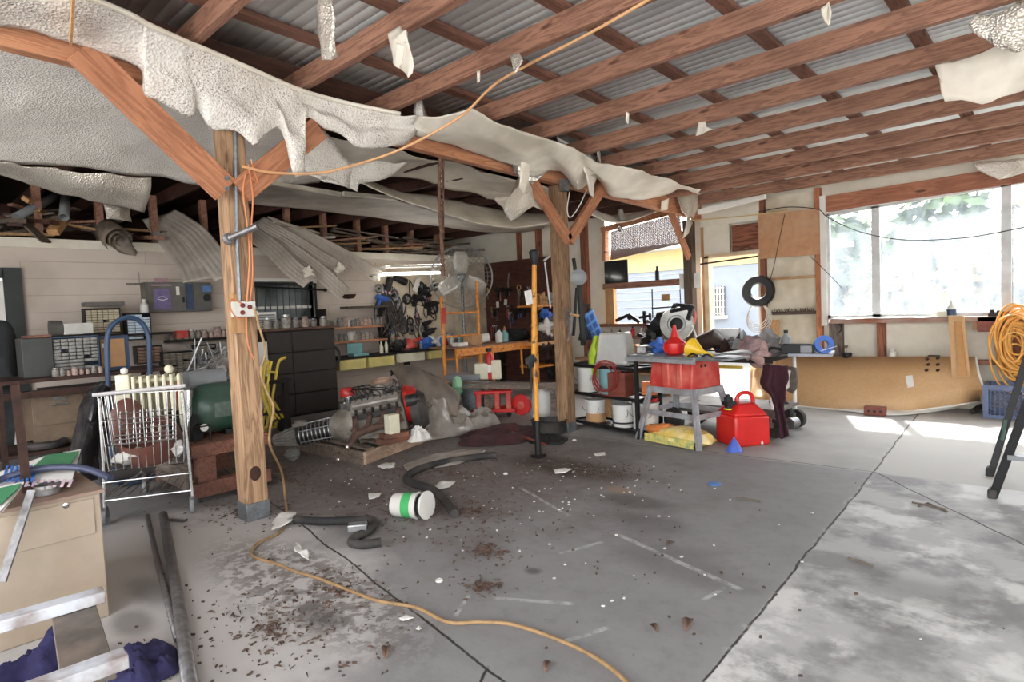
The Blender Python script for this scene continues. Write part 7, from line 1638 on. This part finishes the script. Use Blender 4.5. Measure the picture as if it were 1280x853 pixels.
def ts_at(px, dy=0):                                # spot on the saw table under picture column px
    c = V(-3.0, 5.66, 0); u = RZ(-.2) @ V(1, 0, 0); lo, hi = -.6, .7
    b2 = RZ(-.2) @ V(0, dy, 0)
    for _ in range(30):
        mm = (lo+hi)/2; q = c+u*mm+b2+V(0,0,ts)-CAM; xx = 640+F_PX*q.dot(RT)/q.dot(FW)
        if xx < px: lo = mm
        else: hi = mm
    return c+u*lo+b2+V(0, 0, ts)
p = ts_at(844, -.12)
t = thing('oil_jug', 'round red plastic jug with cone spout on the table saw', 'jug', p)
part(t, 'body', MB().lathe([(.07, 0), (.1, .02), (.115, .07), (.11, .12), (.06, .16), (.04, .18)], n=24), RED); part(t, 'spout', MB().lathe([(.045, .16), (.03, .22), (.012, .3), (.01, .3), (0, .29)], n=18, cap=False), RED)
m = MB()
for k in range(8): a = k*PI/4; m.tube([(.1*math.cos(a), .1*math.sin(a), .03), (.117*math.cos(a), .117*math.sin(a), .08), (.09*math.cos(a), .09*math.sin(a), .14)], .006, 5)
part(t, 'ribs', m, RED)
p = ts_at(872, -.14); single('yellow_funnel', 'yellow plastic funnel lying on its side on the table saw', 'funnel', MB().lathe([(.09, 0), (.095, .01), (.03, .13), (.012, .15), (.01, .27), (.006, .27), (.02, .14), (.08, .01)], p+V(-.07, 0, .085), V(1, -.25, -.27), 22, cap=False), YELLOW if False else plastic('yellow_funnel_plastic', (236, 190, 40)))
p = ts_at(826, .05); single('blue_glove', 'blue crumpled gloves left of the red jug', 'gloves', MB().sph(p+V(0,0,.06), (.1, .07, .07), 14, 1.4, 3).sph(p+V(-.08,.03,.04), (.07, .05, .04), 12, 1.4, 9), BLUE)
p = ts_at(806, .0); single('miter_gauge', 'grey metal fence piece at the left end of the table saw', 'fence', MB().cbox(p+V(0,0,.04), (.1, .3, .07), RZ(.3)), STEEL, bevel=.006)
for px, lb in ((866, 'small black hook on the front edge of the table saw'), (884, 'second small black hook on the front edge of the table saw')):
    p = ts_at(px, -.27); single('black_hook', lb, 'hook', MB().tube(crom([p+V(-.05,0,.01), p+V(0,0,.035), p+V(.05,0,.01)], 4), .009, 6), BLACKP)
p = ts_at(906, -.02); single('steel_offcut', 'grey jagged metal piece on the right wing of the table saw', 'metal piece', torn([p+V(-.2,-.12,.01), p+V(.1,-.1,.03), p+V(.28,.0,.02), p+V(.2,.12,.05), p+V(-.05,.1,.02)], .02, 8), GALV, solid=.006)
# yellow sack under the saw
c0, c1 = FL(820, 548), FL(868, 567)
t = thing('yellow_sack', 'yellow printed sack lying flat under the table saw', 'sack', ((c0.x+c1.x)/2, (c0.y+c1.y)/2, 0), -.2)
m = MB().sph((0, .12, .075), (.37, .2, .085), 22, .25, 4); part(t, 'body', m, mat('sack_yellow', (236, 206, 104), (214, 180, 84), sc=14, rough=.6, dirt=(240, 226, 190), dsc=7, damt=.7))
part(t, 'printed_band', MB().box(-.3, -.09, .02, .3, -.082, .1), mat('sack_print', (110, 150, 110), (230, 196, 90), sc=26)); part(t, 'orange_end', MB().sph((-.25, .1, .12), (.14, .14, .05), 12, .6), mat('sack_orange', (228, 140, 70), (206, 120, 60), sc=8))
# gas can and funnel
p = FL(922, 557)
t = thing('gas_can', 'large red plastic fuel can with black spout cap', 'fuel can', (p.x, p.y+.12, 0), math.radians(58))
hw, hd, hh = .19, .165, .40
m = MB().hexa([(-hw,-hd,0),(hw,-hd,0),(hw,hd,0),(-hw,hd,0),(-hw,-hd,.30),(hw,-hd,.28),(hw,hd,.28),(-hw,hd,.30)])
m.hexa([(-hw,-hd,.30),(hw,-hd,.28),(hw,hd,.28),(-hw,hd,.30),(-hw*.55,-hd*.55,hh),(hw*.5,-hd*.5,hh),(hw*.5,hd*.5,hh),(-hw*.55,hd*.55,hh)])
bo = part(t, 'body', m, RED, bevel=.022)
part(t, 'handle', MB().tube(crom([(-.05,0,hh-.02), (-.05,0,hh+.05), (.0,0,hh+.09), (.08,0,hh+.085), (.12,0,hh+.03), (.12,0,hh-.03)], 5), .02, 10), RED)
part(t, 'spout_cap', MB().cyl((-.14,0,hh-.04), (-.15,0,hh+.06), .04).cyl((-.15,0,hh+.06), (-.155,0,hh+.09), .02).box(-.19,-.05,hh-.02,-.09,.05,hh+.02), BLACKP, 'black spout cap'); part(t, 'cap_ring', MB().torus((-.14,0,hh-.05), .045, .008, (0,0,1), 20, 6), LIME)
p = FL(918, 564); single('blue_funnel', 'small blue plastic funnel standing upside down before the fuel can', 'funnel', MB().lathe([(.075, 0), (.078, .004), (.03, .09), (.012, .11), (.01, .13), (0, .13)], (p.x, p.y, 0), n=24, cap=False), BLUEF)
single('gas_nozzle', 'white cap piece on the floor right of the fuel can', 'cap', MB().cyl(FL(948, 554, .02), FL(954, 553, .03), .02), WHITEP)

# ================================================================ steel cart with junk
x0, x1, y0, y1, zt2 = -3.45, -2.3, 6.15, 6.85, .8
t = thing('utility_cart', 'steel two tier cart on casters piled with junk beside the fuel can', 'cart', (-2.9, 6.5, 0))
part(t, 'top_tray', MB().box(x0, y0, zt2-.03, x1, y1, zt2).box(x0, y0-.01, zt2-.05, x1, y0, zt2+.02).box(x0, y1, zt2-.05, x1, y1+.01, zt2+.02), DARKC, world=True)
part(t, 'bottom_tray', MB().box(x0, y0, .24, x1, y1, .27).box(x0, y0-.01, .2, x1, y0, .29), GREYC, world=True)
part(t, 'label_plate', MB().box(x1-.5, y0-.015, .2, x1-.12, y0-.01, .28), WHITEP, 'pale sticker strip', world=True)
for x in (x0+.03, x1-.03):
    for y in (y0+.03, y1-.03):
        part(t, 'leg', MB().cyl((x, y, .14), (x, y, zt2-.03), .02), TRIMW, world=True)
        cw = part(t, 'caster', MB().cbox((x, y, .13), (.07, .05, .05)), CASTG, world=True)
        o = MB().lathe([(.04, -.025), (.095, -.025), (.1, 0), (.095, .025), (.04, .025)], (x+.02, y, .1), (.3, 1, 0), 20); part(cw, 'wheel', o, RUBBER, world=True)
part(t, 'yellow_rail', MB().box(x0, y0-.02, zt2-.11, x1-.3, y0-.01, zt2-.08), YELLOW, world=True)
def ct(px, dy=.15, dz=0):
    return WY(px, 450, y0+dy).xy.to_3d()+V(0, 0, zt2+dz)
a, b2, c, d = ct(985, -.05, .03), ct(1040, .0, .03), ct(1044, .4, .03), ct(990, .5, .03)
single('glass_shelf', 'thin grey board sticking out over the right end of the junk cart', 'board', MB().prism([a, b2, c, d], (0, 0, .025)), mat('grey_shelf', (150, 152, 160), (120, 122, 130), sc=9, rough=.3))
m = MB().tube([ct(868, .2, .04), ct(880, .2, .14), ct(893, .2, .19), ct(900, .25, .12)], [.04, .1, .11, .08], 14)
single('leather_boot', 'dark brown padded shape lying at the left of the junk cart', 'padded roll', m, mat('dark_leather', (74, 56, 50), (50, 38, 34), sc=8, rough=.4))
p = ct(890, .3, .01); single('grey_visor', 'grey flat plate under the dark padded shape', 'plate', MB().cbox(p, (.5, .3, .03), RZ(.3)), GREYP, bevel=.01)
for i, (px, dz, s, mt_, lb) in enumerate(((910, .08, .09, RUST, 'brown chain lump'), (920, .05, .07, BLACKP, 'black tool lump'), (928, .12, .1, GREYP, 'grey rag'), (905, .05, .06, BLUE, 'small blue piece'), (960, .1, .12, mat('grey_bundle', (150, 144, 142), (100, 96, 96), sc=7, rough=.9), 'grey cloth bundle'))):
    single('cart_junk', lb+' in the heap on the junk cart', 'junk', MB().sph(ct(px, .25, dz), (s, s*1.2, s), 14, 1.3, i), mt_)
single('cloth_bundle', 'pinkish grey rolled cloth bundle on the middle of the junk cart', 'cloth', MB().sph(ct(942, .12, .07), (.16, .14, .15), 22, .5, 7).sph(ct(950, .05, -.0), (.1, .08, .1), 16, .4, 2), mat('dusty_pink_cloth', (190, 156, 146), (112, 96, 104), sc=5, rough=.95, bump=.5))
single('white_wire_frame', 'clear plastic case standing behind the junk on the cart', 'case', MB().cbox(ct(912, .5, .17), (.24, .12, .22), RZ(.3)), CLEARP, bevel=.01)
t = bottle(ct(983, .25, .03), .05, .24, GREYP, BLACKP, 'grey plastic bottle standing at the right of the junk cart')
p = ct(1000, .12, .04); t = thing('black_radio', 'black device with grey display at the right of the junk cart', 'device', p, .1)
part(t, 'body', MB().box(-.16, -.06, 0, .14, .06, .1), BLACKP, bevel=.01); part(t, 'display', MB().box(.02, -.064, .02, .12, -.06, .085), GREYP, 'grey display'); part(t, 'cable', MB().tube(crom([(-.16,0,.04), (-.26,.0,.06), (-.3,.02,.03)], 4), .014, 6), BLACKP)
p = ct(1030, .1, .05); t = thing('tape_roll', 'blue tape roll at the right end of the cart board', 'tape roll', p)
part(t, 'roll', MB().lathe([(.04, -.03), (.085, -.03), (.085, .03), (.04, .03), (.04, -.03)], (0, 0, .085), (.5, -.8, .2), 24, cap=False), BLUE); part(t, 'tape_tail', MB().prism([(0, -.09, .03), (.12, -.07, .07), (.12, -.07, .075), (0, -.09, .036)], (0, .05, 0)), WHITEP)
rows = [[WY(px, py, y) for px, py in pts] for y, pts in ((6.08, ((955,456),(953,470),(952,482),(958,490),(966,500),(969,515),(971,532),(975,548))), (6.0, ((963,455),(962,470),(961,486),(966,495),(970,505),(973,518),(975,532),(977,549))), (6.07, ((972,456),(971,470),(970,486),(972,497),(975,507),(977,518),(979,532),(981,547))), (6.02, ((984,458),(985,470),(982,484),(980,495),(980,507),(981,518),(983,532),(985,545))))]
single('maroon_cloth', 'dark maroon cloth hanging down the front of the junk cart', 'cloth', sheet(rows, 5, .025, 6, 2), MAROON, solid=.012)
single('white_rag', 'small white rag hanging at the right of the maroon cloth', 'rag', torn([WY(981,462,6.1), WY(988,464,6.1), WY(987,484,6.1), WY(982,488,6.1)], .02, 9), PAPER, solid=.005)
single('grey_mesh_bag', 'brownish grey mesh bag hanging under the right end of the junk cart', 'bag', torn([WY(984,459,6.6), WY(996,460,6.6), WY(997,486,6.6), WY(990,492,6.6), WY(983,488,6.6)], .02, 9), mat('mesh_bag', (120, 108, 96), (90, 80, 72), sc=40), solid=.02)
t = thing('swivel_caster', 'large rusty caster wheel assembly behind the maroon cloth', 'wheel', FL(990, 537))
part(t, 'wheel', MB().lathe([(.05, -.03), (.15, -.03), (.16, 0), (.15, .03), (.05, .03)], V(FL(974,535).x, FL(974,535).y, .16), (.2, 1, 0), 22), RUBBER, world=True)
part(t, 'hub', MB().cyl(FL(986, 530, .12), FL(994, 528, .12), .06), STEEL, world=True)
for px, lb in ((843, 'left dark wheel under the table saw'), (872, 'right dark wheel under the table saw')):
    p = FL(px, 541 if px < 860 else 530); single('trolley_wheel', lb, 'wheel', MB().lathe([(.04, -.03), (.13, -.03), (.14, 0), (.13, .03), (.04, .03)], (p.x, p.y, .14), (.35, 1, 0), 20), RUBBER)

# ================================================================ window wall items
bot = [FL(938, 499, .01), FL(975, 505, .01), FL(1030, 511, .01), FL(1085, 514, .01), FL(1130, 515, .02), FL(1165, 511, .05), FL(1200, 506, .10), FL(1226, 501, .13)]
topx = (940, 975, 1030, 1085, 1130, 1165, 1200, 1220)
rows = [bot]
tz = .50
tops = []
for px, bb in zip(topx, bot):
    q = WY(px, 446 if px > 990 else 448, 8.66); tops.append(V(q.x, 8.66, q.z))
rows = [bot, [lerp(b3, t3, .33)+V(0, -.03, 0) for b3, t3 in zip(bot, tops)], [lerp(b3, t3, .66)+V(0, -.03, 0) for b3, t3 in zip(bot, tops)], tops]
rows[1][-1] = WY(1230, 488, 8.35); rows[2][-1] = WY(1223, 466, 8.5)
t = thing('hardboard_sheet', 'long tan hardboard sheet leaning below the windows with bent right corner', 'sheet', (bot[3].x, bot[3].y, 0))
m = MB(); R_ = [crom(r, 4) for r in rows]; m.grid(R_)
part(t, 'sheet', m, BOARD, world=True, solid=.008)
part(t, 'white_edge', MB().tube([p+V(0, -.005, .0) for p in R_[0]]+[r[-1] for r in R_[1:]], .012, 6), TRIMW, 'white edge strip', world=True)
m_ = []
for px, py in ((1159,449),(1172,448),(1160,456),(1172,456),(1158,463),(1172,463)):
    q = WY(px, py, 8.56-(py-448)*.008); part(t, 'hole', MB().cyl(q+V(0,.03,0), q+V(0,-.012,0), .017, n=10), RUST, world=True)
q = [WY(1132,470,8.43), WY(1141,469,8.43), WY(1143,483,8.38), WY(1135,485,8.38)]; part(t, 'sticker', MB().prism([p+V(0,-.02,0) for p in q], (0,.006,0)), PAPER, 'small white sticker', world=True)
rows = [[FL(1000,506,.012), FL(1060,514,.012), FL(1110,519,.012), FL(1150,517,.012), FL(1195,511,.012)], [FL(1000,503,.03), FL(1060,509,.03), FL(1110,513,.03), FL(1150,512,.04), FL(1190,509,.04)]]
single('white_trim_strip', 'thin white strip lying on the floor along the leaning sheet', 'strip', sheet(rows, 5, .0), TRIMW, solid=.006)
q0 = WY(935, 500, 8.3)
single('tan_offcut', 'tan cardboard offcut curling at the left end of the leaning sheet', 'offcut', torn([FL(939,502,.02), FL(957,503,.02), WY(957,470,8.55), WY(955,455,8.6), WY(940,462,8.5)], .03, 4), BOARD, solid=.006)
def lean(px0, px1, pyt, pyb, pxb0, pxb1, yt, yb_, lab, mt_=PINEZ):
    single('leaning_board', lab, 'board', MB().prism([WY(px0,pyt,yt), WY(px1,pyt,yt), WY(pxb1,pyb,yb_), WY(pxb0,pyb,yb_)], (0, .02, 0)), mt_)
lean(1185, 1205, 395, 472, 1190, 1213, 8.6, 8.36, 'wide tan board leaning on the window sill over the sheet', BOARD)
lean(1193, 1202, 402, 470, 1198, 1208, 8.57, 8.33, 'narrow tan board in front of the wide leaning board', mat('board_b', (190, 142, 90), (176, 128, 80), sc=20))
lean(963, 974, 400, 470, 958, 972, 8.7, 8.5, 'short pine board leaning at the wall left of the windows', PINEZ)
p = WY(1189, 391, 8.7); t = bottle((p.x, 8.7, 1.086), .05, .2, WHITEP, WHITEP, 'blue and grey bottle on the window sill above the leaning boards'); part(t, 'blue_label', MB().lathe([(.0512, .02), (.0512, .09)], n=14, cap=False), NAVYC, 'blue label')
p = WY(1178, 391, 8.7); single('cream_tub', 'small cream block on the sill left of the blue bottle', 'block', MB().box(p.x-.05, 8.66, 1.09, p.x+.05, 8.74, 1.16), CREAM)
p = WY(1244, 388, 8.68); single('black_clamp', 'small black fittings on the window sill at right', 'fitting', MB().box(p.x-.06, 8.65, 1.086, p.x+.06, 8.7, 1.12).cyl((p.x-.03, 8.68, 1.12), (p.x-.03, 8.68, 1.16), .02).cyl((p.x+.03, 8.68, 1.12), (p.x+.03, 8.68, 1.15), .02), BLACKP)
a, b2 = WY(1222, 415, 8.68), WY(1252, 396, 8.68)
t = thing('junction_box', 'old copper brown box fixed under the sill right of the leaning boards', 'box', ((a.x+b2.x)/2, 8.7, a.z))
part(t, 'plate', MB().box(a.x, 8.66, a.z, b2.x, 8.745, b2.z), COPPERM, world=True, bevel=.004); part(t, 'bracket', MB().box(a.x-.05, 8.69, a.z+.02, a.x, 8.745, b2.z-.01), mat('tan_bracket', (170, 130, 100), None), world=True)
p = WY(1058, 432, 8.66); t = thing('flower_pot', 'small black plant pot with a dried stem on the short shelf cleat', 'pot', (p.x, 8.68, .55))
part(t, 'pot', MB().lathe([(.045, 0), (.06, .1), (.055, .1), (.04, .02), (0, .02)], n=16, cap=False), BLACKP); part(t, 'stem', MB().tube([(0,0,.05), (-.01,0,.16)], .004, 5).sph((-.01,0,.18), (.03,.02,.02), 8, 1), BARK)
p = WY(1115, 430, 8.66); bottle((p.x, 8.69, .586), .04, .13, WHITEP, WHITEP, 'small white bottle on the long shelf cleat', nm='bottle')
p = WY(1173, 430, 8.66); single('black_stapler', 'black hand tool lying on the long shelf cleat', 'tool', MB().cbox((p.x, 8.69, .605), (.28, .05, .035)).cbox((p.x-.05, 8.69, .625), (.12, .045, .025)), BLACKP, bevel=.006)
single('sill_hook', 'dark hook hanging under the left of the window sill', 'hook', MB().tube(crom([WY(1049,405,8.72), WY(1052,410,8.7), WY(1049,416,8.7)], 4), .008, 6), BLACKM)
p = WY(1139, 446, 8.7); t = thing('white_tub', 'red and white tub peeking over the top of the leaning sheet', 'tub', (p.x, 8.71, .42)); part(t, 'cap', MB().lathe([(.09, .0), (.08, .06), (0, .07)], n=18, cap=False), REDTAG); part(t, 'body', MB().lathe([(.1, -.42), (.1, .0)], n=18), WHITEP)
# tyre ring and cords on the stud
c = WY(948, 364, 8.62)
t = thing('rubber_ring', 'black rubber ring hanging on the brown stud right of the doorway', 'ring', c)
part(t, 'ring', MB().lathe([(.115, -.05), (.2, -.06), (.22, -.02), (.22, .03), (.2, .06), (.115, .05), (.10, 0), (.115, -.05)], c, (.15, -1, 0), 36, cap=False), mat('black_rubber', (26, 26, 25), (18, 18, 17), sc=20, rough=.5), world=True)
m = MB()
for k in range(5): m.torus(WY(947+k*.5, 393+k*1.5, 8.66), .12+.012*k, .006, (.2, -1, .1*k), 26, 5, (1, 1.25))
single('white_cord_loops', 'loops of thin white cord hanging below the rubber ring', 'cord', m, WHCORD)
# orange coil
m = MB()
for k in range(26):
    c = WY(1272+rnd(-7, 7), 434+rnd(-16, 16), 8.6+rnd(-.08, .08)); m.torus(c, .17+rnd(-.06, .05), .011, (rnd(-.5,.5), -1, rnd(-.3,.3)), 30, 6, (rnd(.6, 1.1), rnd(1.4, 2.1)))
single('orange_coil', 'thick coil of orange extension cord hanging at the right edge', 'cord coil', m, mat('coil_orange', (232, 176, 92), (214, 150, 70), sc=10, rough=.5))
# milk crate
p = FL(1232, 523); p2 = FL(1275, 521)
t = thing('milk_crate', 'grey blue plastic crate on the floor by the window wall', 'crate', (p.x+.24, p.y+.2, 0))
cw2, chh = .24, .36
m = MB()
for s in (-1, 1):
    m.box(-cw2, s*.18-.012, 0, cw2, s*.18+.012, .04).box(-cw2, s*.18-.012, chh-.05, cw2, s*.18+.012, chh); m.box(s*cw2-.012, -.18, 0, s*cw2+.012, .18, .04).box(s*cw2-.012, -.18, chh-.05, s*cw2+.012, .18, chh)
    for q in (-1, 1): m.box(s*cw2-.025, q*.18-.02, 0, s*cw2+.025, q*.18+.02, chh)
part(t, 'frame', m, mat('crate_grey_blue', (96, 108, 140), (78, 90, 120), sc=7, rough=.5))
m = MB()
for k in range(13): x = -cw2+.04*k; m.box(x-.004, -.185, .04, x+.004, -.175, chh-.05).box(x-.004, .175, .04, x+.004, .185, chh-.05)
for k in range(7): z = .06+.04*k; m.box(-cw2, -.185, z-.004, cw2, -.175, z+.004).box(-cw2, .175, z-.004, cw2, .185, z+.004)
for k in range(9): y = -.16+.04*k; m.box(-cw2-.006, y-.004, .04, -cw2+.004, y+.004, chh-.05)
part(t, 'lattice', m, bpy.data.materials['crate_grey_blue']); part(t, 'bottom', MB().box(-cw2, -.18, .0, cw2, .18, .012), bpy.data.materials['crate_grey_blue'])
single('dark_hose_bits', 'dark hose pieces lying in shade left of the crate', 'hose', MB().tube(crom([FL(1215,515,.03), FL(1228,508,.06), FL(1236,516,.03)], 5), .03, 8), RUBBER)
# rusty brick like block
p = FL(1094, 519); t = thing('copper_block', 'rusty brown square tube block on the floor before the leaning sheet', 'block', (p.x, p.y, 0), .1)
part(t, 'body', MB().box(-.11, -.05, 0, .11, .05, .1), COPPERM, bevel=.006)
for k in range(3): part(t, 'hole', MB().cyl((-.06+.06*k, -.051, .05), (-.06+.06*k, -.054, .05), .016, n=12), BLACKM)
# black step ladder at the right edge
f1, f2 = FL(1238, 594), FL(1241, 622)
h1, h2 = WY(1279, 462, f1.y+.12), WY(1283, 508, f2.y-.1)
d1, d2 = (h1-f1), (h2-f2)
apex = f1+d1*(1.55/d1.z)
t = thing('step_ladder', 'black step ladder cut off by the right edge of the picture', 'ladder', (f1.x+.3, f1.y, 0))
def rail_(a, d, L_, w_, th): part(t, 'rail', MB().beam(a, a+d*(L_/d.z), w_*.6, .035), BLACKP, world=True, bevel=.004)
rail_(f1, d1, 1.6, .075, .03); rail_(f2, d2, 1.6, .085, .03)
for s in (1,):
    g1, g2 = f1+V(.62, -.06, 0), f2+V(.62, .0, 0)
    e1, e2 = V(d1.x*-.15, d1.y, d1.z), V(d2.x*-.15, d2.y, d2.z)
    rail_(g1, e1, 1.6, .075, .03); rail_(g2, e2, 1.6, .085, .03)
for z in (.3, .62, .94, 1.26):
    a, b2 = f2+d2*(z/d2.z), g2+e2*(z/e2.z); part(t, 'step', MB().beam(a, b2, .08, .03), GREYP, world=True)
part(t, 'top_cap', MB().cbox((f1+d1*(1.62/d1.z)+f2+d2*(1.62/d2.z))/2+V(.2, 0, 0), (.5, .3, .05)), BLACKP, world=True)
for p in (f1, f2, g1, g2): part(t, 'foot', MB().cbox(p+V(0,0,.03), (.05, .1, .06)), RUBBER, world=True, bevel=.008)
part(t, 'hinge_plate', MB().beam(lerp(f1, f1+d1*(.35/d1.z), .5)+V(.03,-.02,.1), lerp(f1, f1+d1*(.35/d1.z), .5)+V(.05,-.02,.25), .02, .05), GREEN, 'green sticker', world=True)

# templates were only for copying
tm = [o for o in bpy.data.objects if o.parent is None and o.location.z < -4]
for o in [c for r_ in tm for c in r_.children]+tm: bpy.data.objects.remove(o)
